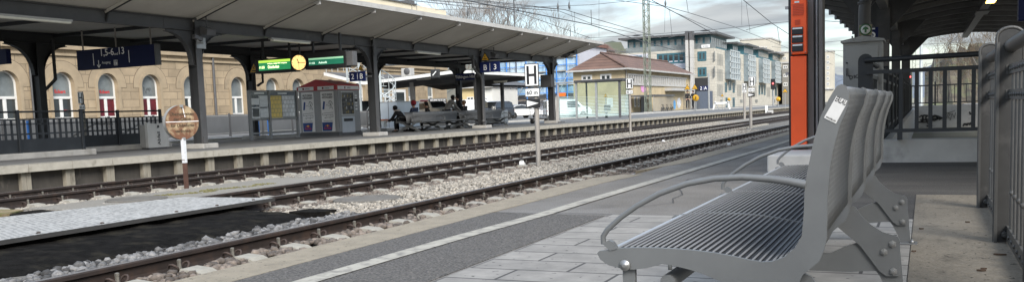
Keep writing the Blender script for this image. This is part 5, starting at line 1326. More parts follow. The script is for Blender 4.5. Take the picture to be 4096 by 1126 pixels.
M['bin_grey'] = mat('dull_bin_grey', (0.22, 0.22, 0.215), .5, .3, var=.12, scale=3)
bin_('silver waste bin at the end of the dark stair railing', -20.35, 19.0, 19.78, .36, .90)
bin_('silver waste bin standing near the parked white cars', -23.0, 48.1, 49.25, .9, .93)

def info_boards():
    X = -22.8
    def post(t, px, py0, py1):
        a = at_x(px, py0, X); MB().box(X - .05, X + .05, a.y - .045, a.y + .045, ZF, at_x(px, py1, X).z).build('post', M['board_grey'], t)
    def bd(label, x0, x1, yt, yb, posts, papers):
        c = at_x((x0 + x1) / 2, yb, X); t = thing('notice_board', label, 'notice board', (X, c.y, ZF))
        a, b = at_x(x0, yb, X), at_x(x1, yt, X); A, B = at_x(x0, yt, X), at_x(x1, yb, X)
        z0 = (a.z + B.z) / 2; z1 = (A.z + b.z) / 2
        MB().box(X - .12, X + .0, a.y, b.y, z0, z1).build('case', M['board_grey'], t, bevel=.01)
        MB().box(X, X + .003, a.y + .07, b.y - .07, z0 + .08, z1 - .06).build('backing', M['board_back'], t)
        for px in posts: post(t, px, 500, yt)
        MB().box(X - .03, X + .03, a.y, b.y, .33, .40).build('crossbar', M['board_grey'], t)
        W, H = b.y - a.y - .14, z1 - z0 - .14
        for u0, u1, v0, v1, m in papers:
            MB().box(X + .003, X + .008, a.y + .07 + W * u0, a.y + .07 + W * u1, z0 + .08 + H * v0, z0 + .08 + H * v1).build('poster', M[m], t)
        g = MB(); g.box(X + .02, X + .024, a.y + .06, b.y - .06, z0 + .06, z1 - .05); g.build('glass', M['pane'], t)
    M['board_grey'] = mat('board_frame_grey', (0.28, 0.285, 0.285), .5, .1, var=.08, scale=3); M['board_back'] = mat('board_back', (0.045, 0.055, 0.075), .6, var=.1)
    M['pane'] = glass('clear_pane', (0.97, 0.98, 0.98), .97)
    M['paper_white'] = mat('printed_paper', (0.8, 0.8, 0.8), .7, var=.04, scale=2); M['paper_blue'] = mat('blue_print', (0.03, 0.10, 0.26), .6); M['paper_red'] = mat('red_print', (0.45, 0.03, 0.03), .6)
    def timetable(name, c1, c2):
        m = brick_mat(name, c1, c2, tuple(k * .45 for k in c1), .19, .16, (1, 2), msize=.012, rough=.7, bump=0, nvar=.08, nscale=30); return m
    M['tt_yellow'] = timetable('yellow_timetable', (0.9, 0.62, 0.02), (0.78, 0.53, 0.03)); M['tt_white'] = timetable('white_timetable', (0.80, 0.80, 0.82), (0.64, 0.65, 0.68))
    M['tt_small'] = brick_mat('small_print', (0.72, 0.73, 0.74), (0.5, 0.51, 0.54), (0.8, 0.8, 0.8), .5, .05, (1, 2), msize=.018, rough=.7, bump=0, nvar=.08, nscale=30)
    bd('grey framed notice board with white posters and blue headings', 1004, 1073, 361, 481, (1004,), [(0, .48, 0, .86, 'paper_white'), (.5, 1, .02, .86, 'tt_small'), (.0, .45, .76, .86, 'paper_blue'), (.02, .45, .43, .51, 'paper_blue'), (.5, .95, .38, .43, 'paper_red'), (.04, .44, .06, .38, 'tt_small'), (.2, .8, .92, .98, 'paper_white')])
    bd('grey framed notice board with a yellow and a white timetable', 1077, 1191, 361, 478, (1081, 1191), [(0, .42, .0, .86, 'tt_yellow'), (.44, .88, .02, .86, 'tt_white'), (.3, .62, .91, .97, 'paper_white')])
info_boards()

def kiosk():
    # two advertising faces look back along the platform, the vending front looks to the tracks
    Y0, Y1, XA, XB = 30.45, 32.05, -23.86, -21.95; zt = 1.98; zb = ZF
    t = thing('vending_kiosk', 'red roofed vending kiosk with two advertising faces and a glass front', 'vending machine', ((XA + XB) / 2, 31.2, ZF))
    m = M['kiosk']; MB().box(XA, XB, Y0, Y1, zb, zt).build('body', m, t)
    MB().box(XA - .02, XB + .03, Y0 - .03, Y1 + .02, zb, zb + .14).build('plinth', M['mid_steel'], t)
    xm = (XA + XB) / 2 - .03
    MB().prism([(XA - .06, Y0 - .05, 1.98), (XB + .05, Y0 - .05, 1.98), (XB + .05, Y0 - .05, 2.20), (xm, Y0 - .05, 2.44), (XA - .06, Y0 - .05, 2.14)], (0, .05, 0)).build('gable', M['red'], t)
    MB().prism([(XB + .051, Y0 - .045, 1.98), (XB + .051, Y1, 1.98), (XB + .051, Y1, 2.20), (XB + .051, Y0 - .045, 2.20)], (-.05, 0, 0)).build('gable', M['red'], t)
    r = MB(); r.add([(XA - .06, Y0, 2.14), (xm, Y0, 2.44), (XB + .05, Y0, 2.2), (XB + .05, Y1, 2.2), (XA - .06, Y1, 2.14), (xm, Y1, 2.42)], [(0, 1, 5, 4), (1, 2, 3, 5)]); r.build('roof', M['red'], t)
    def logo(o, r_, up, w):
        """white strip with a round red mark and the maker's name"""
        o = Vector(o); r_ = Vector(r_); up = Vector(up); n = r_.cross(up)
        s = MB(); c = [o + n * .004, o + r_ * w + n * .004, o + r_ * w + up * .145 + n * .004, o + up * .145 + n * .004]; s.prism(c, n * .004); s = s.build('name_strip', M['white'], t)
        d = MB(); ctr = o + r_ * (w * .33) + up * .073 + n * .009; d.add([ctr + (r_ * math.cos(2 * PI * j / 14) + up * math.sin(2 * PI * j / 14)) * .048 for j in range(14)], [tuple(range(14))]); d.build('logo', M['logo_red'], s)
        text(s, 'selecta', o + r_ * (w * .43) + up * .045 + n * .009, r_, up, .062, M['letter_black'], align='LEFT')
    M['logo_red'] = mat('dark_red_mark', (0.16, 0.02, 0.02), .5)
    ad_blue = M['ad_blue'] = mat('advert_blue', (0.015, 0.06, 0.24), .45, var=.05); M['ad_white'] = mat('advert_white', (0.82, 0.82, 0.82), .5, var=.04); M['ad_red'] = mat('advert_red', (0.5, 0.02, 0.06), .5); M['ad_yel'] = mat('advert_yellow', (0.8, 0.5, 0.05), .5)
    for xa, xb in ((XA + .07, xm - .13), (xm + .13, XB - .10)):
        logo((xa - .04, Y0 - .052, 2.0), RX, UZ, xb - xa + .06)
        w = xb - xa - .10; x = xa + .06; yy = Y0 - .004
        p = MB().box(x, x + w, Y0 - .012, Y0, zb + .17, 1.93).build('advert', M['ad_white'], t)
        yy = Y0 - .014
        text(p, 'HEUTE EINIGES', (x + w / 2, yy, 1.76), RX, UZ, .085, M['letter_black'], fit=w * .78, bold=.02); text(p, 'AUFZUGLEISEN?', (x + w / 2, yy, 1.65), RX, UZ, .085, M['letter_black'], fit=w * .82, bold=.02)
        # drawn can, squiggles and a little route line
        d = MB(); R = random.Random(5)
        def ln(a, b, wd=.010): d.bar((x + w * a[0], yy, zb + a[1]), (x + w * b[0], yy, zb + b[1]), .002, wd, up=(0, 0, 1) if abs(a[1] - b[1]) < abs(a[0] - b[0]) * w else (1, 0, 0))
        pts = [(.55, 1.30)]
        for k in range(26): pts.append((min(.9, max(.38, pts[-1][0] + R.uniform(-.17, .17))), min(1.42, max(1.08, pts[-1][1] + R.uniform(-.11, .11)))))
        for a, b in zip(pts[:-1], pts[1:]): ln(a, b)
        for a, b in (((.08, .92), (.92, .95)), ((.08, .92), (.08, .84)), ((.08, .84), (.88, .86)), ((.88, .86), (.88, .76)), ((.88, .76), (.2, .74)), ((.3, .74), (.34, .70)), ((.62, .75), (.66, .70)), ((.35, .84), (.38, .80)), ((.7, .86), (.72, .80))): ln(a, b, .012)
        d.build('drawing', M['letter_black'], p)
        c = MB(); c.prism([(x + w * .10, yy, zb + 1.08), (x + w * .24, yy, zb + 1.08), (x + w * .33, yy, zb + 1.40), (x + w * .19, yy, zb + 1.42)], (0, -.002, 0)); c.build('drawn_can', ad_blue, p)
        text(p, 'Mit uns kannst du fliegen.', (x + w / 2, yy, zb + .60), RX, UZ, .03, M['letter_black'], fit=w * .7)
        b = MB(); b.prism([(x + w * .04, yy, zb + .19), (x + w * .75, yy, zb + .19), (x + w * .84, yy, zb + .55), (x + w * .02, yy, zb + .55)], (0, -.003, 0)); b = b.build('logo_panel', ad_blue, p)
        k = MB(); k.lathe([(.0, -.002), (.045, -.002), (.045, 0)], (x + w * .43, yy - .004, zb + .41), 14, axis='y'); k.build('logo_sun', M['ad_yel'], b)
        k = MB()
        for s in (-1, 1): k.prism([(x + w * .43 + s * .02, yy - .0065, zb + .385), (x + w * .43 + s * .10, yy - .0065, zb + .375), (x + w * .43 + s * .11, yy - .0065, zb + .42), (x + w * .43 + s * .05, yy - .0065, zb + .435)], (0, -.002, 0))
        k.build('logo_bulls', M['ad_red'], b)
        text(b, 'Red Bull', (x + w * .43, yy - .005, zb + .27), RX, UZ, .075, M['ad_red'], bold=.03, fit=w * .52)
    logo((XB + .052, Y0 + .02, 2.0), (0, 1, 0), UZ, Y1 - Y0 - .08)
    MB().box(XB, XB + .03, Y0 + .06, Y1 - .02, zb + .14, 1.97).build('vending_front', M['board_grey'], t)
    f = MB(); f.box(XB + .03, XB + .055, Y0 + .22, Y0 + 1.16, .92, 1.92); f.build('window_frame', M['bin_silver'], t)
    MB().box(XB + .055, XB + .060, Y0 + .28, Y0 + 1.10, .98, 1.87).build('window', M['vend_dark'], t)
    R = random.Random(8)
    for row in range(5):
        it = MB()
        for c in range(7):
            y = Y0 + .32 + c * .11; z = 1.02 + row * .165; it.box(XB + .060, XB + .063, y, y + .07, z, z + R.uniform(.07, .12), R.randint(0, 3))
        it.build('goods_row', [M['mid_steel'], M['ad_yel2'], M['galv'], M['can_dark']], t)
    MB().box(XB + .03, XB + .05, Y0 + .24, Y0 + 1.14, .22, .88).build('lower_door', M['white_door'], t); MB().box(XB + .05, XB + .055, Y0 + .36, Y0 + 1.0, .68, .80).build('slot', M['black'], t)
    bt = MB()
    for z in (1.72, 1.62, 1.42, 1.3, 1.15): bt.box(XB + .03, XB + .05, Y1 - .36, Y1 - .22, z, z + .05)
    bt.build('coin_panel', M['white'], t); MB().box(XB + .03, XB + .045, Y1 - .38, Y1 - .2, 1.5, 1.6).build('reader', M['black'], t)
M['kiosk'] = mat('kiosk_grey', (0.32, 0.325, 0.33), .5, .1, var=.08, scale=2); M['vend_dark'] = mat('vending_window', (0.03, 0.032, 0.03), .15, var=.4, scale=5); M['ad_yel2'] = mat('dull_yellow_goods', (0.22, 0.17, 0.06), .6); M['white_door'] = mat('pale_blue_door', (0.46, 0.50, 0.54), .5, var=.05)
kiosk()

def island_bench(label, y0, y1, first=None):
    X = -20.3
    if first is not None: return dup(first, (X, y0, ZF), label=label)
    t = thing('platform_bench', label, 'bench', (X, y0, ZF), 'double benches on the island platform'); m = M['bench']; z = ZF; L = y1 - y0
    for y in (y0, y0 + L / 2, y1 - .04):
        for s in (-1, 1):
            e = MB(); pts = [(s * .66, .42), (s * .5, .44), (s * .30, .38), (s * .12, .27), (-s * .06, .21), (-s * .30, .13), (-s * .55, .0)]
            for (a, b), (c, d) in zip(pts[:-1], pts[1:]): e.bar((X + a, y + .02, z + b), (X + c, y + .02, z + d), .035, .085, up=(0, 0, 1))
            e.build('leg', m, t)
            a = MB(); a.tube([(X + s * .64, y + .02, z + .45), (X + s * .62, y + .02, z + .58), (X + s * .45, y + .02, z + .65), (X + s * .2, y + .02, z + .62)], .016, 6); a.build('armrest', m, t)
    for s in (-1, 1):
        b = MB(); pr = [(.13, .36), (.12, .5), (.17, .70), (.23, .83)]
        vs = [(X + s * a, y, z + h) for y in (y0, y1) for a, h in pr]; b.add(vs, [(i, i + 1, i + 5, i + 4) for i in range(3)], 0, True)
        o = b.build('backrest', M['mesh_grey'], t); md = o.modifiers.new('thickness', 'SOLIDIFY'); md.thickness = .02
        b = MB(); b.box(X + s * .15, X + s * .66, y0, y1, z + .41, z + .43); b.build('seat', M['mesh_grey'], t)
        MB().tube([(X + s * .66, y0, z + .42), (X + s * .66, y1, z + .42)], .02, 7).build('seat_edge', m, t); MB().tube([(X + s * .45, y0, z + .20), (X + s * .45, y1, z + .20)], .018, 7).build('stretcher', m, t)
        MB().tube([(X + s * .235, y0, z + .835), (X + s * .235, y1, z + .835)], .014, 6).build('back_edge', m, t)
    return t
M['mesh_grey'] = mat('grey_seat_mesh', (0.15, 0.155, 0.16), .5, .2, var=.1, scale=5)
b1 = island_bench('silver double bench with a person in a red beanie, left one on the island', 33.3, 37.4)
island_bench('silver double bench partly hidden behind the canopy pillar, right one on the island', 38.2, 42.3, b1)

def people():
    skin = M['skin'] = mat('skin', (0.42, 0.24, 0.17), .6, var=.05)
    def cloth(n, c): return mat(n, c, .9, var=.15, scale=12)
    black = cloth('black_cloth', (0.014, 0.014, 0.016)); navy = cloth('navy_jacket', (0.022, 0.032, 0.065)); grey = cloth('grey_wool_coat', (0.24, 0.225, 0.205)); redh = cloth('red_knit', (0.30, 0.02, 0.03)); fur = cloth('pale_fur', (0.42, 0.38, 0.34)); hair_d = cloth('dark_hair', (0.012, 0.009, 0.008)); hair_b = cloth('light_brown_hair', (0.26, 0.15, 0.08)); shoe = cloth('dark_shoes', (0.02, 0.018, 0.016)); jeans = cloth('dark_trousers', (0.02, 0.022, 0.028))
    def skin_mesh(name, J, E, Rr, m, parent, root, sub=2, M4=None):
        names = list(J); ix = {n: i for i, n in enumerate(names)}; o0 = ORG[parent.name]
        me = bpy.data.meshes.new(name); me.from_pydata([tuple(M4 @ Vector(J[n]) - o0) for n in names], [(ix[a], ix[b]) for a, b in E], [])
        o = bpy.data.objects.new(name, me); COL.objects.link(o); o.parent = parent; ORG[o.name] = o0.copy(); me.materials.append(m)
        sk = o.modifiers.new('skin', 'SKIN'); sk.use_smooth_shade = True
        if not me.skin_vertices: return o
        for n in names:
            sv = me.skin_vertices[0].data[ix[n]]; r = Rr[n]; sv.radius = r if isinstance(r, tuple) else (r, r); sv.use_root = (n == root)
        if sub: o.modifiers.new('smooth', 'SUBSURF').levels = sub; o.modifiers[-1].render_levels = sub
        return o
    def person(label, loc, ang, pose, coat, legs, hair, hat=None, sc=1.0, bun=False, longcoat=False, hood=None, lean=0.0):
        t = thing('person', label, 'person', loc, None); M4 = Matrix.Translation(Vector(loc)) @ Matrix.Rotation(ang, 4, 'Z') @ Matrix.Scale(sc, 4)
        # x = forward, y = left, z = up
        if pose == 'sit':
            hip = Vector((0, 0, .50)); J = {'hip': hip}
            def tor(d): return hip + Vector((math.sin(lean) * d, 0, math.cos(lean) * d))
            for s, c in ((1, 'l'), (-1, 'r')):
                J['thigh' + c] = (.05, s * .09, .50); J['knee' + c] = (.44, s * .11, .50); J['ankle' + c] = (.42, s * .11, .10); J['toe' + c] = (.58, s * .12, .045)
        else:
            hip = Vector((0, 0, .92)); J = {'hip': hip}
            def tor(d): return hip + Vector((math.sin(lean) * d, 0, math.cos(lean) * d))
            for s, c in ((1, 'l'), (-1, 'r')):
                J['thigh' + c] = (.0, s * .09, .86); J['knee' + c] = (.03, s * .09, .49); J['ankle' + c] = (-.02 + s * .06, s * .09, .09); J['toe' + c] = (.13 + s * .06, s * .10, .04)
        J['belly'] = tor(.2); J['chest'] = tor(.40); J['neck'] = tor(.56); hd = tor(.56) + Vector((math.sin(lean * .8 + .1) * .16, 0, math.cos(lean * .8) * .15)); J['head'] = hd; J['crown'] = hd + Vector((.02, 0, .09)); J['nose'] = hd + Vector((.105, 0, .0))
        fw = Vector((.3, 0, -.10)) if pose == 'sit' else Vector((.22 + lean * .2, 0, -.24))
        for s, c in ((1, 'l'), (-1, 'r')):
            sh = tor(.50) + Vector((0, s * .17, 0)); J['sh' + c] = sh; el = sh + Vector((.06 + lean * .15, s * .06, -.27)); J['el' + c] = el; wr = el + fw * .82 + Vector((0, -s * .08, 0)); J['wr' + c] = wr
            d = fw.normalized(); pm = wr + d * .07; J['pm' + c] = pm
            for k, (off, ln_) in enumerate(((-.032, .075), (-.011, .085), (.011, .08), (.031, .065))): J['f%d%s' % (k, c)] = pm + d * ln_ + Vector((0, off, -.02))
            J['th' + c] = wr + d * .06 + Vector((0, -s * .06, .015))
        E = [('hip', 'belly'), ('belly', 'chest'), ('chest', 'neck'), ('neck', 'head'), ('head', 'crown'), ('head', 'nose')]; Rr = {'hip': (.10, .09), 'belly': (.10, .08), 'chest': (.105, .08), 'neck': .05, 'head': (.085, .10), 'crown': .07, 'nose': .018}
        for c in 'lr':
            E += [('hip', 'thigh' + c), ('thigh' + c, 'knee' + c), ('knee' + c, 'ankle' + c), ('ankle' + c, 'toe' + c), ('chest', 'sh' + c), ('sh' + c, 'el' + c), ('el' + c, 'wr' + c), ('wr' + c, 'pm' + c), ('wr' + c, 'th' + c)] + [('pm' + c, 'f%d%s' % (k, c)) for k in range(4)]
            Rr.update({'thigh' + c: .065, 'knee' + c: .048, 'ankle' + c: .032, 'toe' + c: .018, 'sh' + c: .042, 'el' + c: .036, 'wr' + c: .03, 'pm' + c: (.036, .018), 'th' + c: .010}); Rr.update({'f%d%s' % (k, c): .009 for k in range(4)})
        skin_mesh('body', J, E, Rr, skin, t, 'hip', 1, M4)
        # clothes follow the same joints, a little thicker
        up = {k: J[k] for k in ('hip', 'belly', 'chest', 'neck', 'shl', 'ell', 'wrl', 'shr', 'elr', 'wrr')}; EU = [('hip', 'belly'), ('belly', 'chest'), ('chest', 'neck')] + [(a + c, b + c) for c in 'lr' for a, b in (('sh', 'el'), ('el', 'wr'))] + [('chest', 'sh' + c) for c in 'lr']
        RU = {'hip': (.185, .16), 'belly': (.18, .145), 'chest': (.20, .16), 'neck': (.09, .085), 'shl': .09, 'shr': .09, 'ell': .07, 'elr': .07, 'wrl': .05, 'wrr': .05}
        if longcoat:
            up['hem'] = (-.02, 0, .42); up['mid'] = (-.01, 0, .68); EU += [('hip', 'mid'), ('mid', 'hem')]; RU['hem'] = (.23, .19); RU['mid'] = (.20, .17)
        skin_mesh('coat', up, EU, RU, coat, t, 'chest', 1, M4)
        lo = {k: J[k] for k in ('hip', 'thighl', 'kneel', 'anklel', 'thighr', 'kneer', 'ankler')}; EL = [('hip', 'thighl'), ('thighl', 'kneel'), ('kneel', 'anklel'), ('hip', 'thighr'), ('thighr', 'kneer'), ('kneer', 'ankler')]
        skin_mesh('trousers', lo, EL, {'hip': (.15, .13), 'thighl': .10, 'thighr': .10, 'kneel': .075, 'kneer': .075, 'anklel': .06, 'ankler': .06}, legs, t, 'hip', 1, M4)
        for c in 'lr':
            sh_ = MB(); a = M4 @ Vector(J['ankle' + c]); b = M4 @ Vector(J['toe' + c]); a.z = b.z; sh_.tube([a + (a - b) * .35, a, b + (b - a) * .15], [.05, .06, .042], 8); sh_.build('shoe', shoe, t)
        h = MB(); ctr = Vector(J['head']); h.ball(ctr + Vector((-.018, 0, .045)), .118, 12, sz=.95); h.v = [p for p in h.v]
        if bun: h.ball(ctr + Vector((-.06, 0, .17)), .06, 8)
        if hair == hair_d and longcoat: h.ball(ctr + Vector((-.03, 0, -.06)), .115, 9, sz=1.4, sx=.7)
        h.v = [(min(p[0], ctr.x + .07 if p[2] > ctr.z + .04 else ctr.x + .02), p[1], p[2]) for p in h.v]; h.xform(M4); h.build('hair', hair, t)
        for s in (-1, 1):
            e = MB(); e.ball(ctr + Vector((.088, s * .034, .012)), .011, 6); e.xform(M4); e.build('eye', hair_d, t)
        if hat:
            k = MB(); k.ball(ctr + Vector((-.02, 0, .075)), .132, 12, sz=.98); k.xform(M4); k.build('beanie', hat, t)
        if hood:
            k = MB(); k.tube([tor(.50) + Vector((.10, -.14, 0)), tor(.58) + Vector((-.06, -.12, .02)), tor(.60) + Vector((-.14, 0, .03)), tor(.58) + Vector((-.06, .12, .02)), tor(.50) + Vector((.10, .14, 0))], .055, 7); k.xform(M4); k.build('fur_collar', hood, t)
        return t
    X = -20.75
    def sitY(px): return at_x(px, 440, X).y
    person('person with a red beanie and navy jacket sitting with their back to the tracks', (X - .05, sitY(1665), ZF - .02), PI * .98, 'sit', navy, jeans, hair_d, hat=redh, lean=.12)
    person('person in a black jacket sitting on the bench, head bowed over one hand', (X, sitY(1722), ZF - .02), PI * 1.18, 'sit', black, jeans, hair_d, lean=.30)
    person('person in black slumped on the bench end beside the grey enclosure', (X - .05, sitY(1622), ZF - .02), PI * 1.02, 'sit', black, black, hair_d, hood=fur, lean=.75)
    person('person in a long light grey coat bending forward between the two benches', (X - .55, at_x(1786, 450, X - .55).y, ZF), PI * .32, 'stand', grey, jeans, hair_d, longcoat=True, lean=.62, sc=.98)
    person('person in black with hair in a bun beside the right bench', (X - .5, at_x(1844, 450, X - .5).y, ZF), PI * 1.2, 'stand', black, jeans, hair_d, bun=True, lean=.25, sc=.93)
    person('person with light brown hair in black seated by the canopy pillar', (X, sitY(1862), ZF - .02), PI * 1.02, 'sit', black, jeans, hair_b, lean=.1, sc=1.02)
    for (px, py, Y, s, lab) in ((1822, 462, 39.0, .36, 'black travel bag lying between the two island benches'), (1650, 515, 34.6, .24, 'small black bag under the left island bench')):
        p = at_y(px, py, Y); z = ZF if s < .3 else p.z - .12
        t = thing('travel_bag', lab, 'bag', (p.x, Y, z)); b = MB(); b.ball((p.x, Y, z + s * .38), s * .62, 10, sx=1.2, sy=.8, sz=.62); b.build('bag_body', black, t); h = MB(); h.tube([(p.x - s * .3, Y, z + s * .7), (p.x - s * .15, Y, z + s * .95), (p.x + s * .15, Y, z + s * .95), (p.x + s * .3, Y, z + s * .7)], .014, 6); h.build('handle', black, t)
    globals()['person'] = person; globals()['CL'] = dict(black=black, navy=navy, jeans=jeans, hair_d=hair_d)
people()

def cart():
    Y = 45.6; t = thing('luggage_trolley', 'wire sided luggage trolley with black wheels by the canopy end', 'trolley', (-19.0, Y, ZF))
    def x(px): return at_y(px, 450, Y).x
    a, b, c = x(2128), x(2200), x(2240); z = ZF
    f = MB(); f.box(a, b, Y - .35, Y + .35, z + .22, z + .30); f.build('deck', M['dark_steel'], t)
    for px in (a + .15, b - .1):
        for dy in (-.33, .33): MB().lathe([(.06, -.04), (.13, -.035), (.13, .035), (.06, .04)], (px, Y + dy, z + .13), 14, axis='y').build('wheel', M['black'], t)
    for yy in (Y - .34, Y + .34):
        g = MB(); g.tube([(a + .03, yy, z + .3), (a + .03, yy, z + 1.25), (a + .1, yy, z + 1.33), (b - .1, yy, z + 1.33), (b - .03, yy, z + 1.25), (b - .03, yy, z + .3)], .02, 7)
        for k in range(1, 6): xx = a + (b - a) * k / 6; g.tube([(xx, yy, z + .3), (xx, yy, z + 1.33)], .008, 5)
        for k in range(1, 6): zz = z + .3 + k * .17; g.tube([(a, yy, zz), (b, yy, zz)], .008, 5)
        g.build('side_grille', M['galv'], t)
    t2 = thing('folding_ramp', 'pale folding ramp on end beside the luggage trolley', 'ramp', (b + .2, Y, z))
    for k in range(3):
        xa = b + .06 + k * (c - b - .06) / 3; MB().prism([(xa, Y - .2, z + .08), (xa + (c - b) / 3 - .04, Y - .2, z + .08), (xa + (c - b) / 3 - .01, Y - .2, z + 1.42), (xa + .06, Y - .2, z + 1.46)], (0, .07, 0)).build('ramp_panel', M['fascia'], t2, bevel=.01)
    MB().box(b, c + .1, Y - .4, Y + .4, z, z + .07).build('base', M['mid_steel'], t2)
    s = MB()
    for k in range(7): zz = z + .12 + k * .19; s.prism([(b + .005, Y - .24, zz), (b + .075, Y - .24, zz + .07), (b + .075, Y - .24, zz + .15), (b + .005, Y - .24, zz + .08)], (0, .03, 0), 0)
    s.build('hazard_stripes', M['black'], t2)
    s = MB(); s.box(b + .0, b + .08, Y - .21, Y - .18, z + .1, z + 1.48); s.build('edge_post', M['white'], t2)
cart()
def shelter():
    Y = 60.5; z = ZF
    def x(px): return at_y(px, 400, Y).x
    t = thing('waiting_shelter', 'glass waiting shelter with a flat dark roof further along the island', 'shelter', (x(2395), Y, z))
    x0, xm, x1 = x(2306), x(2386), x(2479); zt = at_y(2395, 325, Y).z
    r = MB(); r.box(x0 - .1, x1 + .35, Y - .2, Y + 2.4, zt - .02, zt + .14); r.build('roof', M['dark_steel'], t, bevel=.03)
    for a, m in ((x0, 'galv'), (xm, 'galv'), (x1, 'mid_steel')): MB().box(a - .07, a + .07, Y - .07, Y + .07, z, zt).build('post', M[m], t)
    for a in (x0, x1): MB().box(a - .05, a + .05, Y + 2.1, Y + 2.2, z, zt).build('post', M['dark_steel'], t)
    M['shelter_glass'] = glass('greenish_shelter_glass', (0.86, 0.95, 0.93), .95); M['frost'] = mat('frosted_stripes', (0.50, 0.62, 0.60), .5, var=.05)
    def pane(a, b, ya, yb, nm='pane', kk=14):
        p = MB(); p.box(a, b, ya, yb, z + .12, zt - .08) ; o = p.build(nm, M['shelter_glass'], t)
        s = MB()
        for k in range(kk):
            zz = z + .18 + k * .105
            if abs(b - a) > abs(yb - ya): s.box(a, b, ya - .006, ya - .002, zz, zz + max(.012, .062 - k * .0045))
            else: s.box(b + .002, b + .006, ya, yb, zz, zz + (.06 - k * .0026))
        s.build('stripes', M['frost'], o)
    pane(x0 + .07, xm - .07, Y - .01, Y + .01); pane(xm + .07, x1 - .07, Y - .01, Y + .01); pane(x1 - .01, x1 + .01, Y + .08, Y + 2.1)
    # bench inside
    b = thing('shelter_bench', 'dark bench inside the glass waiting shelter', 'bench', (x(2408), Y + 1.2, z)); bx0, bx1 = x(2394), x(2420)
    MB().box(bx0, bx1, Y + .7, Y + 1.15, z + .42, z + .46).build('seat', M['dark_steel'], b); MB().box(bx0, bx1, Y + 1.15, Y + 1.2, z + .5, z + .95).build('backrest', M['dark_steel'], b); MB().box((bx0 + bx1) / 2 - .05, (bx0 + bx1) / 2 + .05, Y + .8, Y + 1.1, z, z + .42).build('leg', M['dark_steel'], b)
    # separate wind screen to its left with its own little roof
    w = thing('wind_screen', 'striped glass wind screen left of the waiting shelter', 'screen', (x(2268), Y + .6, z)); Y2 = Y + .6
    def x2(px): return at_y(px, 400, Y2).x
    a, c = x2(2234), x2(2304); p = MB(); p.box(a, c, Y2, Y2 + .02, z + .1, zt - .1); o = p.build('pane', M['shelter_glass'], w); s = MB()
    for k in range(14): zz = z + .16 + k * .11; s.box(a, c, Y2 - .006, Y2 - .002, zz, zz + (.065 - k * .0026))
    s.build('stripes', M['frost'], o); MB().box(a - .3, c, Y2 - .1, Y2 + .5, zt - .02, zt + .08).build('roof', M['galv'], w); MB().box(a - .06, a + .06, Y2 - .05, Y2 + .07, z, zt).build('post', M['galv'], w)
    q = at_y(2245, 378, Y2 - .05); MB().box(q.x - .33, q.x + .33, Y2 - .03, Y2 - .012, q.z - .12, q.z + .12).build('orange_notice', M['orange_sign'], w)
shelter()
# ------------------------------------------------------------------ station building
M['sandstone'] = brick_mat('sandstone_blocks', (0.345, 0.268, 0.175), (0.27, 0.21, 0.138), (0.19, 0.148, 0.098), 1.25, .48, (1, 2), msize=.022, bump=.3, nvar=.22, nscale=.9)
M['sand_trim'] = mat('sandstone_trim', (0.31, 0.244, 0.162), .85, var=.14, scale=1.4, stain=(0.19, 0.152, 0.104), stain_scale=.9, stain_lo=.54, stain_hi=.72, world=True)
M['cream'] = mat('cream_render', (0.56, 0.51, 0.40), .85, var=.06, scale=1, world=True)
M['frame_white'] = mat('white_window_frame', (0.62, 0.62, 0.60), .5, var=.05)
M['glass_pale'] = mat('pale_reflecting_glass', (0.16, 0.18, 0.185), .12, var=.35, scale=.8, spec=.8)
M['red_curtain'] = mat('dark_red_panes', (0.10, 0.010, 0.018), .3, var=.4, scale=3)
M['red_letter'] = mat('red_letters', (0.50, 0.03, 0.03), .5)
GZ = -.05
M['groove'] = mat('dark_stone_joint', (0.13, 0.10, 0.068), .9, var=.2, scale=3)
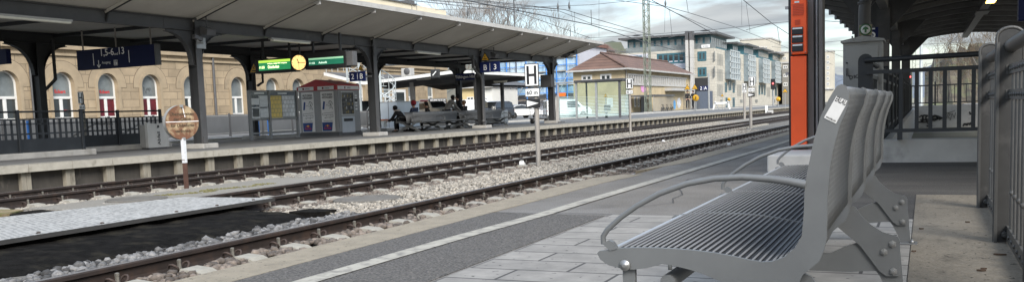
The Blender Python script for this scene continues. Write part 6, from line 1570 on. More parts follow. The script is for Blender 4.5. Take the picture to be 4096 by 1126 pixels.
def station():
    X = -44.0; t = thing('station_building', 'long sandstone station building with round arched windows behind the island canopy', 'station building', (X, 45, GZ))
    wy = [22.6, 25.7, 28.8, 31.9, 35.32, 38.35, 41.6, 45.04, 49.44, 53.1, 56.11, 60.2, 64.5, 68.8, 73.0, 76.6]; hw, spring = .72, 3.23; zc = 5.3
    edges = [18.0] + [(a + b) / 2 for a, b in zip(wy[:-1], wy[1:])] + [79.8]
    wall = MB(); trim = MB()
    for yc, a, b in zip(wy, edges[:-1], edges[1:]):
        arc = [(yc + hw * math.cos(PI * k / 14), spring + hw * math.sin(PI * k / 14)) for k in range(15)]
        ol = [(a, GZ), (yc - hw, GZ)] + arc[::-1] + [(yc + hw, GZ), (b, GZ), (b, zc), (a, zc)]
        wall.add([(X, y, z) for y, z in ol], [tuple(range(len(ol)))])
        rv = [(yc - hw, GZ)] + arc[::-1] + [(yc + hw, GZ)]
        for (p, q), (r, s) in zip(rv[:-1], rv[1:]): trim.add([(X, p, q), (X, r, s), (X - .45, r, s), (X - .45, p, q)], [(0, 1, 2, 3)])
        # moulded ring round the arch
        for r0, r1, d in ((hw + .001, hw + .20, .05), (hw + .20, hw + .62, .025)):
            N = 14; vs = []
            for k in range(N + 1):
                an = PI * k / N; c, s = math.cos(an), math.sin(an); vs += [(X + d, yc + r0 * c, spring + r0 * s), (X + d, yc + r1 * c, spring + r1 * s), (X, yc + r1 * c, spring + r1 * s), (X, yc + r0 * c, spring + r0 * s)]
            for k in range(N):
                i = 4 * k; trim.add([vs[i], vs[i + 1], vs[i + 5], vs[i + 4]], [(0, 1, 2, 3)]); trim.add([vs[i + 1], vs[i + 2], vs[i + 6], vs[i + 5]], [(0, 1, 2, 3)]); trim.add([vs[i], vs[i + 3], vs[i + 7], vs[i + 4]], [(3, 2, 1, 0)])
            if d > .03:
                for s in (-1, 1): trim.box(X, X + d, yc + s * r0, yc + s * r1, GZ, spring)
            else:
                for s in (-1, 1): trim.box(X, X + d, yc + s * (hw + .20), yc + s * (hw + .62), spring - .12, spring)
    wall.build('wall', M['sandstone'], t); trim.build('arch_trim', M['sand_trim'], t)
    c = MB(); c.box(X, X + .12, 18, 79.8, zc - .45, zc - .33); c.box(X, X + .22, 18, 79.8, zc - .1, zc + .16); c.build('cornice', M['sand_trim'], t)
    MB().box(X - 8, X, 18, 79.8, zc + .16, 10.35).build('upper_wall', M['cream'], t); MB().box(X - 8, X - .5, 18, 79.75, GZ, zc).build('inner_wall', M['dark_glass'], t)
    r = MB(); r.box(X - 8, X + .55, 18, 80.0, 10.35, 10.6); r.box(X - 8, X + .25, 18, 79.9, 10.6, 11.1); r.build('roof_cornice', M['cream'], t)
    g = MB(); g.box(X + .25, X + .38, 18, 74, 11.1, 11.22); g.build('gutter', M['mid_steel'], t)
    MB().box(X - 2, X - .8, 74.2, 75.6, 11.1, 11.7).build('vent_box', M['mid_steel'], t)
    for i, yc in enumerate(wy):
        gr = MB(); N = 16; rg = [(yc + (hw + .63) * math.cos(PI * k / N), spring + (hw + .63) * math.sin(PI * k / N)) for k in range(N + 1)]; rg = [(yc + hw + .63, spring - .13)] + rg + [(yc - hw - .63, spring - .13)]
        for a, b in zip(rg[:-1], rg[1:]): gr.bar((X + .005, *a), (X + .005, *b), .045, .02, up=(1, 0, 0))
        gr.build('arch_groove', M['groove'], t)
        w = MB(); xx = X - .32
        arc = [(yc + hw * math.cos(PI * k / 14), spring + hw * math.sin(PI * k / 14)) for k in range(15)]; inner = [(yc + (hw - .09) * math.cos(PI * k / 14), spring + (hw - .09) * math.sin(PI * k / 14)) for k in range(15)]
        for k in range(14): w.prism([(xx, *arc[k]), (xx, *arc[k + 1]), (xx, *inner[k + 1]), (xx, *inner[k])], (.06, 0, 0))
        for s in (-1, 1): w.box(xx, xx + .06, yc + s * hw, yc + s * (hw - .09), GZ, spring)
        w.box(xx, xx + .07, yc - hw, yc + hw, 2.46, 2.60); w.box(xx, xx + .06, yc - .05, yc + .05, GZ, 2.46)
        for s in (-1, 1): w.box(xx, xx + .05, yc + s * .05, yc + s * .10, GZ, 2.46); w.box(xx, xx + .05, yc - hw, yc + hw, 1.35, 1.43) if s > 0 else None
        w = w.build('window', M['frame_white'], t)
        p = MB(); p.add([(xx + .012, yc - hw + .05, GZ), (xx + .012, yc + hw - .05, GZ), (xx + .012, yc + hw - .05, 2.5), (xx + .012, yc - hw + .05, 2.5)], [(0, 1, 2, 3)])
        p.build('pane', M['red_curtain'] if i in (5, 6) else M['glass_pale'] if i in (2, 8, 11) else M['dark_glass'], w)
        f = MB(); f.add([(xx + .012, y, z) for y, z in [(yc + hw - .05, 2.5)] + inner + [(yc - hw + .05, 2.5)]], [tuple(range(17))]); f.build('fanlight', M['glass_pale'], w)
        if i in (4, 5): text(w, 'Eckert', (xx + .02, yc, 2.78), (0, 1, 0), UZ, .19, M['red_letter'], bold=.04)
        if i == 4: text(w, 'Eckert', (xx + .075, yc + .34, 1.75), (0, 1, 0), UZ, .10, M['red_letter'], bold=.04)
        if i == 6:
            d = MB(); R = random.Random(6); pts = [(yc - .3, 2.72)]
            for k in range(14): pts.append((yc - .3 + .045 * k, 2.75 + R.uniform(0, .5)))
            for a, b in zip(pts[:-1], pts[1:]): d.bar((xx + .02, *a), (xx + .02, *b), .014, .004, up=(1, 0, 0))
            d.build('window_drawing', M['letter_black'], w)
    for px in (128, 857): p = at_x(px, 400, X); MB().tube([(X + .1, p.y, GZ), (X + .1, p.y, 5.2)], .085, 8).build('downpipe', M['mid_steel'], t)
station()
def panels():
    """grey screens along the first platform"""
    X = -31.2; first = None
    z0, z1 = .22, at_x(900, 458, X).z
    y = 17.5; k = 0
    while y < 47:
        if first is None:
            first = thing('screen_panel', 'grey perforated screen panel in front of the station arches', 'screen', (X, y, GZ), 'grey screen panels along the first platform')
            MB().box(X - .02, X + .02, y + .05, y + 2.35, z0, z1).build('sheet', M['screen'], first)
            for z in (z0 + .05, z1 - .07): MB().box(X + .02, X + .024, y + .1, y + 2.3, z, z + .022).build('slot_strip', M['fascia'], first)
            MB().box(X - .04, X + .04, y - .03, y + .05, GZ, z1 + .05).build('post', M['mid_steel'], first)
        else: dup(first, (X, y, GZ))
        y += 2.4
M['screen'] = mat('grey_screen_sheet', (0.155, 0.16, 0.165), .5, .2, var=.1, scale=1)
panels()
def slim(name, label, cat, px, py0, py1, X, bands, r=.05):
    a, b = at_x(px, py0, X), at_x(px, py1, X); t = thing(name, label, cat, (X, a.y, GZ))
    z = b.z; n = len(bands)
    for i, m in enumerate(bands): MB().tube([(X, a.y, GZ + (z - GZ) * i / n), (X, a.y, GZ + (z - GZ) * (i + 1) / n)], r, 8).build('band', M[m], t)
slim('marker_post', 'white post with red bands behind the notice board', 'post', 1023, 545, 484, -29.5, ['white', 'red', 'white', 'white', 'red', 'white', 'red'], .075)
slim('blue_post', 'thin bright blue post right of the red and white marker post', 'post', 1036, 540, 484, -29.5, ['blue_pole'], .05)
slim('blue_post', 'thin bright blue post behind the yellow timetable board', 'post', 1076, 540, 480, -29.5, ['blue_pole'], .05)
slim('blue_post', 'thin bright blue post seen through the dark railing, left one', 'post', 117, 560, 482, -28.5, ['blue_pole'], .05)
slim('blue_post', 'thin bright blue post seen through the dark railing, right one', 'post', 162, 560, 482, -28.5, ['blue_pole'], .05)

# ------------------------------------------------------------------ canopy of the first platform, spiral stair, things beneath
def canopy2():
    Y0, Y1 = 53.3, 68.0; P = [at_y(1297, 296, Y0), at_y(1455, 333, Y0), at_y(1571, 320, Y0), at_y(1832, 286, Y0)]
    P[0].x = max(P[0].x, -43.9)
    t = thing('station_canopy', 'wide white edged canopy along the station building, dark underneath', 'canopy', (-36, 60, GZ))
    m_under = mat('canopy_dark_ceiling', (0.075, 0.075, 0.078), .8, var=.2, scale=.6)
    pr = [(p.x, p.z) for p in P]
    r = MB(); th = .05
    for (a, b), (c, d) in zip(pr[:-1], pr[1:]):
        Y1 = 68.0 if c > -34 else 84.0  # inner part lengthened to darken the wall beneath it
        r.add([(a, Y0, b - th), (c, Y0, d - th), (c, Y1, d - th), (a, Y1, b - th)], [(0, 1, 2, 3)])
        r.add([(a, Y0, b + .15), (c, Y0, d + .15), (c, Y1, d + .15), (a, Y1, b + .15)], [(3, 2, 1, 0)])
    r.build('roof', m_under, t); Y1 = 68.0
    e = MB()
    for (a, b), (c, d) in zip(pr[:-1], pr[1:]): e.prism([(a, Y0, b - .10), (c, Y0, d - .10), (c, Y0, d + .12), (a, Y0, b + .12)], (0, -.06, 0))
    xe_, ze = pr[-1]; e.box(xe_, xe_ + .06, Y0 - .06, Y1, ze - .10, ze + .12); e.build('white_edge', M['white_edge'], t)
    for y in (56.5, 64.5):
        for (a, b), (c, d) in zip(pr[:-1], pr[1:]): MB().prism([(a, y, b - .4), (c, y, d - .4), (c, y, d - th), (a, y, b - th)], (0, .12, 0)).build('cross_beam', m_under, t)
    for px, Y, m, w in ((1652, 56.6, 'fascia', .32), (2010, 63.8, 'can_dark', .22), (1905, 56.6, 'can_dark', .22)):
        p = at_y(px, 400, Y); MB().box(p.x - w / 2, p.x + w / 2, Y - .12, Y + .12, GZ, 3.2).build('pillar', M[m], t)
    for px, py, Y in ((1692, 316, 55.0), (1760, 299, 60.0), (2000, 327, 63.5)):
        p = at_y(px, py, Y); l = thing('tube_lamp', {1692: 'pale tube lamp under the dark station canopy near the clock', 1760: 'tube lamp deeper under the dark station canopy', 2000: 'tube lamp under the outer part of the station canopy'}[px], 'ceiling light', (p.x, Y, p.z)); MB().box(p.x - .55, p.x + .55, Y, Y + .14, p.z - .05, p.z + .05).build('diffuser', M['tube_lamp'], l); MB().box(p.x - .6, p.x + .6, Y + .02, Y + .12, p.z + .05, p.z + .1).build('housing', M['fascia'], l)
    # air conditioner and railing on top
    p0, p1 = at_y(1605, 300, 56), at_y(1640, 272, 56); a = thing('air_conditioner', 'white air conditioner box standing on the station canopy roof', 'air conditioner', ((p0.x + p1.x) / 2, 56, p0.z))
    MB().box(p0.x, p1.x, 56, 56.6, p0.z - .3, p1.z).build('case', M['fascia'], a, bevel=.03); MB().lathe([(.0, -.02), (.24, -.02), (.26, 0)], ((p0.x + p1.x) / 2 + .1, 56, (p0.z + p1.z) / 2), 14, axis='y').build('fan_grille', M['mid_steel'], a)
    c = thing('hanging_clock', 'dark clock hanging under the station canopy edge', 'clock', at_y(1738, 300, 52)); q = at_y(1738, 294, 52)
    MB().box(q.x - .32, q.x + .32, 52, 52.2, q.z - .3, q.z + .28).build('case', M['can_dark'], c, bevel=.04); MB().bar((q.x - .14, 51.98, q.z - .12), (q.x + .14, 51.98, q.z + .14), .01, .07).build('hand', M['white'], c); MB().tube([(q.x, 52.1, q.z + .28), (q.x, 52.1, q.z + .9)], .03, 6).build('rod', M['can_dark'], c)
M['white_edge'] = mat('white_roof_edge', (0.66, 0.66, 0.64), .6, var=.08, scale=1)
canopy2()
def spiral():
    Y = 47.2; c = at_y(1524, 400, Y); t = thing('spiral_staircase', 'galvanised spiral staircase rising to the canopy roof behind a pillar', 'staircase', (c.x, Y, GZ)); zt = at_y(1524, 268, Y).z + .2; R = .95; m = M['galv_light']
    MB().tube([(c.x, Y, GZ), (c.x, Y, zt + 1.0)], .09, 10).build('column', m, t)
    n = 18; hand = []
    for k in range(n):
        a = -2.3 + k * 2 * PI * .92 / n * 1.2; z = GZ + (zt - GZ) * (k + 1) / n; tr = MB(); w = .22
        tr.prism([(c.x + .07 * math.cos(a - w), Y + .07 * math.sin(a - w), z), (c.x + R * math.cos(a - w), Y + R * math.sin(a - w), z), (c.x + R * math.cos(a + w), Y + R * math.sin(a + w), z), (c.x + .07 * math.cos(a + w), Y + .07 * math.sin(a + w), z)], (0, 0, .045))
        q = tr.build('tread', m, t); e = (c.x + R * math.cos(a), Y + R * math.sin(a)); hand.append((e[0], e[1], z + 1.0)); MB().tube([(e[0], e[1], z), (e[0], e[1], z + 1.0)], .018, 5).build('baluster', m, q)
    MB().tube(hand, .032, 7).build('handrail', m, t); MB().tube([(x, y, z - .45) for x, y, z in hand], .02, 6).build('handrail', m, t)
    g0, g1 = at_y(1300, 285, 50), at_y(1640, 290, 50); zg = zt - .05
    d = MB(); d.box(c.x - .6, c.x + 2.4, 47.6, 49.0, zg, zg + .1); d.build('landing', m, t)
    for xa, xb in ((c.x - .3, c.x + 2.4),):
        for z in (.5, 1.0): MB().tube([(xa, 47.6, zg + z), (xb, 47.6, zg + z)], .028, 6).build('landing_rail', m, t)
        x = xa
        while x <= xb + .01: MB().tube([(x, 47.6, zg), (x, 47.6, zg + 1.0)], .022, 5).build('landing_post', m, t); x += .45
    # lattice girder left of it
    Yg = 49.0; a, b = at_y(1388, 322, Yg), at_y(1432, 232, Yg); l = thing('lattice_girder', 'light steel lattice girder beside the sign with two and B', 'girder', (a.x, Yg, a.z))
    for x in (a.x, b.x): MB().box(x - .05, x + .05, Yg, Yg + .1, GZ, b.z).build('chord', m, l)
    z = a.z
    while z < b.z - .2: MB().bar((a.x, Yg + .05, z), (b.x, Yg + .05, z + .45), .05, .04).build('brace', m, l); MB().bar((b.x, Yg + .05, z), (a.x, Yg + .05, z + .45), .05, .04).build('brace', m, l); z += .45
    gl = thing('roof_railing', 'galvanised railing on the roof edge left of the spiral staircase', 'railing', (-38, 52, 3.6))
    pa, pb = at_y(1290, 262, 52.5), at_y(1400, 240, 52.5); zb = at_y(1297, 296, 53.3).z + .2
    for z in (.35, .7, 1.05): MB().tube([(pa.x, 52.9, zb + z), (pb.x, 52.9, zb + z)], .025, 6).build('rail', m, gl)
    x = pa.x
    while x < pb.x: MB().tube([(x, 52.9, zb - .1), (x, 52.9, zb + 1.05)], .022, 5).build('post', m, gl); x += .5
    # grey enclosure round the foot
    Ye = 45.8; x0, x1 = at_y(1503, 480, Ye).x, at_y(1590, 480, Ye).x; ze = at_y(1545, 409, Ye).z
    e = thing('grey_enclosure', 'pale grey sheet enclosure round the foot of the spiral staircase', 'enclosure', ((x0 + x1) / 2, Ye, GZ))
    MB().box(x0, x1, Ye, Ye + 2.6, GZ, ze).build('sheet', M['enclosure'], e); s = MB(); s.box((x0 * .4 + x1 * .6), (x0 * .4 + x1 * .6) + .03, Ye - .015, Ye, GZ, ze); s.build('joint', M['mid_steel'], e); MB().box(x0 - .02, x1 + .02, Ye - .02, Ye + 2.62, ze, ze + .04).build('cap', M['galv'], e)
    q = at_y(1511, 427, Ye); MB().box(q.x - .20, q.x + .14, Ye - .012, Ye - .002, q.z - .17, q.z + .17).build('orange_notice', M['orange_sign'], e)
    hr = MB(); hr.tube([at_y(1522, 372, Ye + .5), at_y(1560, 392, Ye + .5), at_y(1573, 402, Ye + .5), at_y(1575, 410, Ye + .5), at_y(1570, 416, Ye + .5)], .035, 7); hr.build('lower_handrail', m, t)
    p = at_y(1526, 500, 40.5); b = thing('planter_box', 'white planter box with an orange rim by the canopy pillar', 'planter', (p.x, 40.5, GZ)); z0 = at_y(1526, 509, 40.5).z; z1 = at_y(1526, 482, 40.5).z
    MB().prism([(p.x - .14, 40.5, z0), (p.x + .14, 40.5, z0), (p.x + .17, 40.5, z1), (p.x - .17, 40.5, z1)], (0, .35, 0)).build('tub', M['white'], b); MB().box(p.x - .20, p.x + .20, 40.46, 40.9, z1, z1 + .07).build('rim', M['terracotta'], b)
    # things on the wall under the canopy
    def panel(name, label, cat, px0, px1, py0, py1, X, m, txt=None):
        a, b2 = at_x(px0, py1, X), at_x(px1, py0, X); t2 = thing(name, label, cat, (X, (a.y + b2.y) / 2, a.z)); MB().box(X - .05, X, a.y, b2.y, a.z, b2.z).build('panel', M[m], t2); MB().box(X - .06, X - .04, a.y - .08, b2.y + .08, a.z - .08, b2.z + .08).build('frame', M['galv'], t2)
        if txt: text(t2, txt, (X + .01, (a.y + b2.y) / 2, (a.z + b2.z) / 2 - .1), (0, 1, 0), UZ, .34, M['letter_white'], bold=.05, fit=(b2.y - a.y) * .86)
        return t2
    t2 = panel('poster', 'dark red poster with a pale round motif beside the black banner', 'poster', 1684, 1712, 400, 440, -43.0, 'red_curtain')
    t2 = panel('banner', 'black banner with white lettering on the station wall', 'banner', 1716, 1786, 397, 420, -42.5, 'black', 'DER BESTE GRILLPLATZ')
    a = at_x(1598, 420, -43.9); d = thing('station_door', 'pale framed door under the dark station canopy', 'door', (-43.9, a.y, GZ)); MB().box(-43.95, -43.85, a.y - 1.1, a.y + 1.1, GZ, 3.2).build('frame', M['frame_white'], d); MB().box(-43.85, -43.83, a.y - .8, a.y + .8, .1, 2.95).build('pane', M['dark_glass'], d)
M['galv_light'] = mat('bright_galvanised', (0.48, 0.52, 0.53), .45, .35, var=.1, scale=4); M['enclosure'] = mat('enclosure_sheet', (0.38, 0.42, 0.45), .5, .15, var=.08, scale=1.2); M['terracotta'] = mat('orange_plastic', (0.6, 0.18, 0.07), .6)
spiral()

# ------------------------------------------------------------------ parked cars
M['car_white'] = mat('white_car_paint', (0.70, 0.71, 0.71), .25, var=.02, spec=.7); M['car_silver'] = mat('silver_car_paint', (0.33, 0.35, 0.37), .28, .4, var=.03); M['car_dark'] = mat('dark_car_paint', (0.02, 0.022, 0.028), .25, var=.05, spec=.8); M['car_glass'] = mat('car_glass', (0.02, 0.024, 0.028), .06, spec=.9); M['tyre'] = mat('tyre', (0.015, 0.015, 0.015), .9); M['rim'] = mat('wheel_rim', (0.18, 0.18, 0.185), .4, .6); M['tail'] = mat('tail_light', (0.35, 0.01, 0.015), .25); M['head'] = mat('head_light', (0.7, 0.72, 0.75), .15)
CARS = {
 'coupe': (4.5, 1.86, [(0, .52), (.02, .95), (.35, 1.08), (1.15, 1.36), (1.9, 1.44), (2.7, 1.32), (3.35, .98), (4.2, .82), (4.48, .62), (4.5, .34), (0.05, .30)], [(.62, 1.05), (1.22, 1.30), (1.9, 1.38), (2.6, 1.27), (3.1, 1.0)], (.85, 3.55), .34),
 'suv': (4.6, 1.88, [(0, .45), (.02, 1.0), (.12, 1.62), (.5, 1.74), (2.3, 1.72), (3.0, 1.14), (4.2, 1.02), (4.55, .85), (4.6, .38), (.05, .34)], [(.25, 1.08), (.34, 1.56), (2.2, 1.62), (2.75, 1.14)], (.85, 3.65), .37),
 'van': (5.0, 1.95, [(0, .45), (.02, 1.1), (.08, 1.92), (.4, 2.0), (3.3, 1.98), (4.1, 1.22), (4.8, 1.05), (4.98, .8), (5.0, .36), (.04, .34)], [(2.3, 1.15), (2.3, 1.82), (3.2, 1.84), (3.8, 1.2)], (.95, 4.0), .36)}
def car(kind, label, paint, px, py, Y, ang):
    """x along the car (rear at 0), y across; ang turns it about z"""
    L_, W, prof, win, wh, wr = CARS[kind]; p = at_y(px, py, Y); z = p.z; t = thing('parked_car', label, 'car', (p.x, Y, z), 'cars parked beyond the island platform')
    T = Matrix.Translation(Vector((p.x, Y, z))) @ Matrix.Rotation(ang, 4, 'Z') @ Matrix.Translation(Vector((-L_ / 2, 0, 0)))
    b = MB(); n = len(prof); vs = []; lv = []
    for s, ins in ((-1, .10), (-1, 0), (1, 0), (1, .10)):
        for x, zz in prof:
            top = max(0, (zz - 1.0) * .28); k = ins
            vs.append((x + (.05 if k and x < .5 else -.05 if k and x > L_ - .5 else 0), s * (W / 2 - k * .0 - top - (.0 if not k else -.0)) if not k else s * (W / 2 - top - .0), zz))
    vs = [];
    for s in (-1, 1):
        for x, zz in prof: vs.append((x, s * (W / 2 - max(0, (zz - .95) * .30)), zz))
    fs = [tuple(range(n))[::-1], tuple(range(n, 2 * n))] + [(i, (i + 1) % n, n + (i + 1) % n, n + i) for i in range(n)]
    b.add(vs, [f[::-1] for f in fs], 0, False); b.xform(T); b.build('body', M[paint], t, bevel=.05)
    for s in (-1, 1):
        g = MB(); g.prism([(x, s * (W / 2 - max(0, (zz - .95) * .30) + .004), zz) for x, zz in win], (0, s * .008, 0)); g.xform(T); g.build('side_window', M['car_glass'], t)
    tops = sorted(prof, key=lambda q: -q[1])[:1][0]; ys = W / 2 - .33
    def strip(a, b2, nm, m, w0, w1, lift=.008):
        (xa, za), (xb, zb) = a, b2; d = Vector((xb - xa, 0, zb - za)).normalized(); nn = Vector((-d.z, 0, d.x)) * (lift if d.x > 0 else -lift)
        if nn.z < 0: nn = -nn
        q = MB(); A = Vector((xa, 0, za)) + d * .06 + nn; B = Vector((xb, 0, zb)) - d * .06 + nn; q.prism([A + Vector((0, -w0, 0)), B + Vector((0, -w1, 0)), B + Vector((0, w1, 0)), A + Vector((0, w0, 0))], nn); q.xform(T); q.build(nm, m, t)
    i = {'coupe': (2, 3, 5, 6), 'suv': (1, 2, 4, 5), 'van': (1, 2, 4, 5)}[kind]
    strip(prof[i[0]], prof[i[1]], 'rear_window', M['car_glass'], .70, .60); strip(prof[i[2]], prof[i[3]], 'windscreen', M['car_glass'], .62, .76)
    for s in (-1, 1):
        q = MB(); q.box(-.012, .06, s * (W / 2 - .45), s * (W / 2 - .04), .80, .90); q.xform(T); q.build('tail_light', M['tail'], t)
        q = MB(); q.box(L_ - .16, L_ + .01, s * (W / 2 - .42), s * (W / 2 - .06), .66, .76); q.xform(T); q.build('head_light', M['head'], t)
        for x in wh:
            w = MB(); w.lathe([(wr - .1, -.11), (wr - .02, -.11), (wr, -.08), (wr, .08), (wr - .02, .11), (wr - .1, .11)], (x, s * (W / 2 - .10), wr), 18, axis='y'); w.xform(T); w = w.build('wheel', M['tyre'], t); r = MB(); r.lathe([(.0, -.115 * 1), (wr - .1, -.10), (wr - .1, .10), (.0, .115)], (x, s * (W / 2 - .10), wr), 12, axis='y'); r.xform(T); r.build('rim', M['rim'], w)
    q = MB(); q.box(-.015, .02, -.26, .26, .55, .66); q.xform(T); q.build('number_plate', M['white'], t); q = MB(); q.box(-.02, .1, -W / 2 + .1, W / 2 - .1, .30, .45); q.xform(T); q.build('bumper', M['car_dark'], t)
    return t
car('coupe', 'white coupe with dark wheels parked right of the silver waste bin', 'car_white', 2082, 474, 84, math.radians(60))
car('suv', 'silver estate car parked behind the white coupe', 'car_silver', 2012, 466, 90, math.radians(68))
car('suv', 'dark car with a bright windscreen left of the waste bin by the white cars', 'car_dark', 1968, 480, 76, math.radians(255))
car('van', 'white van parked behind the black clothed people on the bench', 'car_white', 1908, 474, 84, math.radians(62))
car('suv', 'white car half hidden behind the long grey coat of the bending person', 'car_white', 1748, 486, 66, math.radians(-30))
car('suv', 'dark car parked behind the vending kiosk under the station canopy', 'car_dark', 1462, 497, 56, math.radians(70))
car('van', 'white van seen through the striped glass wind screen', 'car_white', 2268, 472, 90, math.radians(40))

# ------------------------------------------------------------------ buildings further back
M['yellow_wall'] = mat('yellow_render', (0.53, 0.42, 0.22), .85, var=.08, scale=.6, world=True); M['sand_wall'] = mat('sand_render', (0.46, 0.375, 0.235), .85, var=.1, scale=.7, stain=(0.38, 0.31, 0.2), stain_scale=.4, world=True); M['white_wall'] = mat('white_render', (0.60, 0.59, 0.55), .85, var=.05, scale=.5, world=True)
def tiles(name, c, c2): return brick_mat(name, c, c2, tuple(k * .55 for k in c), .55, .42, (1, 2), msize=.05, bump=.6, nvar=.2, nscale=.6)
M['tile_brown'] = tiles('brown_roof_tiles', (0.150, 0.088, 0.066), (0.108, 0.065, 0.052)); M['tile_red'] = tiles('red_roof_tiles', (0.20, 0.10, 0.078), (0.155, 0.08, 0.062))
M['net'] = mat('blue_scaffold_net', (0.27, 0.40, 0.52), .8, var=.25, scale=.35, stain=(0.45, 0.55, 0.62), stain_scale=.25, stain_lo=.48, stain_hi=.62, world=True); M['stone_pale'] = brick_mat('pale_stone_cladding', (0.50, 0.47, 0.40), (0.43, 0.405, 0.345), (0.36, 0.34, 0.29), 1.1, .5, (1, 2), msize=.03, bump=.1, nvar=.08, nscale=.5)
M['stone_front'] = brick_mat('pale_stone_cladding_gable', (0.46, 0.435, 0.375), (0.40, 0.38, 0.325), (0.33, 0.31, 0.27), 1.1, .5, (0, 2), msize=.03, bump=.1, nvar=.08, nscale=.5)  # same stone toned darker: weaker light on the gable put into its colour
M['teal'] = mat('teal_window_frame', (0.035, 0.11, 0.14), .45, var=.1); M['lavender'] = mat('pale_lavender_wall', (0.44, 0.45, 0.50), .8, var=.04, world=True, scale=.4); M['beige_far'] = mat('beige_render_far', (0.46, 0.43, 0.36), .85, var=.06, scale=.3, world=True); M['garage'] = mat('blue_grey_gate', (0.085, 0.105, 0.14), .6, var=.1)
class Face:
    """a vertical wall plane facing -Y ('y') or +X ('x'); rectangles on it are given by photo pixels"""
    def __init__(s, kind, c): s.k = kind; s.c = c
    def pt(s, px, py): return at_y(px, py, s.c) if s.k == 'y' else at_x(px, py, s.c)
    def uv(s, px, py): p = s.pt(px, py); return (p.x if s.k == 'y' else p.y, p.z)
    def box(s, mb, u0, u1, z0, z1, d0, d1, mi=0):
        if s.k == 'y': mb.box(u0, u1, s.c - d1, s.c - d0, z0, z1, mi)
        else: mb.box(s.c + d0, s.c + d1, u0, u1, z0, z1, mi)
    def win(s, parent, px0, py0, px1, py1, nx=2, ny=1, frame='frame_white', pane='dark_glass', fw=.12, name='window', rect=None):
        if rect: u0, u1, z0, z1 = rect
        else: (u0, z1), (u1, z0) = s.uv(px0, py0), s.uv(px1, py1)
        u0, u1 = min(u0, u1), max(u0, u1); f = MB()
        s.box(f, u0, u1, z1 - fw, z1, 0, .07); s.box(f, u0, u1, z0, z0 + fw, 0, .07)
        for k in range(nx + 1): u = u0 + (u1 - u0 - fw) * k / nx; s.box(f, u, u + fw, z0 + fw, z1 - fw, 0, .068)
        for k in range(1, ny): z = z0 + (z1 - z0) * k / ny; s.box(f, u0, u1, z - fw / 2, z + fw / 2, 0, .064)
        f = f.build(name, M[frame], parent); g = MB(); s.box(g, u0 + .02, u1 - .02, z0 + .02, z1 - .02, 0, .02); g.build('pane', M[pane], f); return f
def low_yellow():
    Y = 118; F = Face('y', Y); u0, z1 = F.uv(1836, 352); u1, _ = F.uv(1968, 352); _, z0 = F.uv(1900, 452); z0 = min(z0, GZ)
    t = thing('low_building', 'low yellow and white building with a red tiled roof behind the parked cars', 'building', ((u0 + u1) / 2, Y, z0)); us = F.uv(1925, 352)[0]
    MB().box(u0, us, Y, Y + 9, z0, z1).build('wall', M['yellow_wall'], t); MB().box(us, u1, Y, Y + 9, z0, z1).build('wall', M['white_wall'], t)
    zr = F.uv(1900, 333)[1] + .8; r = MB(); r.add([(u0 - .4, Y - .5, z1), (u1 + .4, Y - .5, z1), (u1 + .4, Y + 9.5, z1), (u0 - .4, Y + 9.5, z1), (u0 + 1.5, Y + 4.5, zr), (u1 - 1.5, Y + 4.5, zr)], [(0, 1, 5, 4), (1, 2, 5), (2, 3, 4, 5), (3, 0, 4), (3, 2, 1, 0)]); r.build('roof', M['tile_red'], t); MB().box(u0 - .4, u1 + .4, Y - .6, Y - .5, z1 - .12, z1 + .05).build('gutter', M['fascia'], t)
    F.win(t, 1868, 388, 1896, 416, 2, 2); F.win(t, 1934, 390, 1950, 414, 2, 2); F.win(t, 1910, 390, 1920, 418, 1, 2, name='door')
low_yellow()
def scaffold():
    Y = 128; F = Face('y', Y); u0, _ = F.uv(1950, 300); u1, z1 = F.uv(2306, 190); _, z0 = F.uv(2200, 455); z1 = F.uv(2200, 185)[1]
    t = thing('scaffolded_building', 'building wrapped in blue scaffold netting beyond the canopy end', 'building', ((u0 + u1) / 2, Y, z0)); MB().box(u0, u1, Y + 1.2, Y + 14, z0, z1).build('wall', M['lavender'], t); MB().box(u0 - .3, u1 + .3, Y + 1, Y + 14.3, z1, z1 + .5).build('roof', M['tile_red'], t)
    nt_ = MB(); n = 34; vs = []; R = random.Random(3)
    for j in range(9):
        for i in range(n): vs.append((u0 + (u1 - u0) * i / (n - 1), Y + .25 + R.uniform(-.14, .14), z0 + 3 + (z1 - z0 - 3) * j / 8))
    nt_.add(vs, [(j * n + i, j * n + i + 1, (j + 1) * n + i + 1, (j + 1) * n + i) for j in range(8) for i in range(n - 1)]); nt_.build('net', M['net'], t)
    u = u0
    while u < u1 + .1: MB().tube([(u, Y, z0), (u, Y, z1 + .6)], .085, 6).build('pole', M['blue_pole'], t); u += (u1 - u0) / 9
    z = z0 + 2.2
    while z < z1: MB().box(u0, u1, Y - .05, Y + .9, z, z + .09).build('deck', M['sand_trim'], t); MB().tube([(u0, Y - .02, z + 1.0), (u1, Y - .02, z + 1.0)], .06, 6).build('ledger', M['blue_pole'], t); z += 2.1
    for k in range(4): ua = u0 + (u1 - u0) * (.1 + .22 * k); MB().bar((ua, Y - .06, z0 + 2.2), (ua + 2.4, Y - .06, z0 + 6.4), .09, .09).build('brace', M['galv_light'], t)
scaffold()
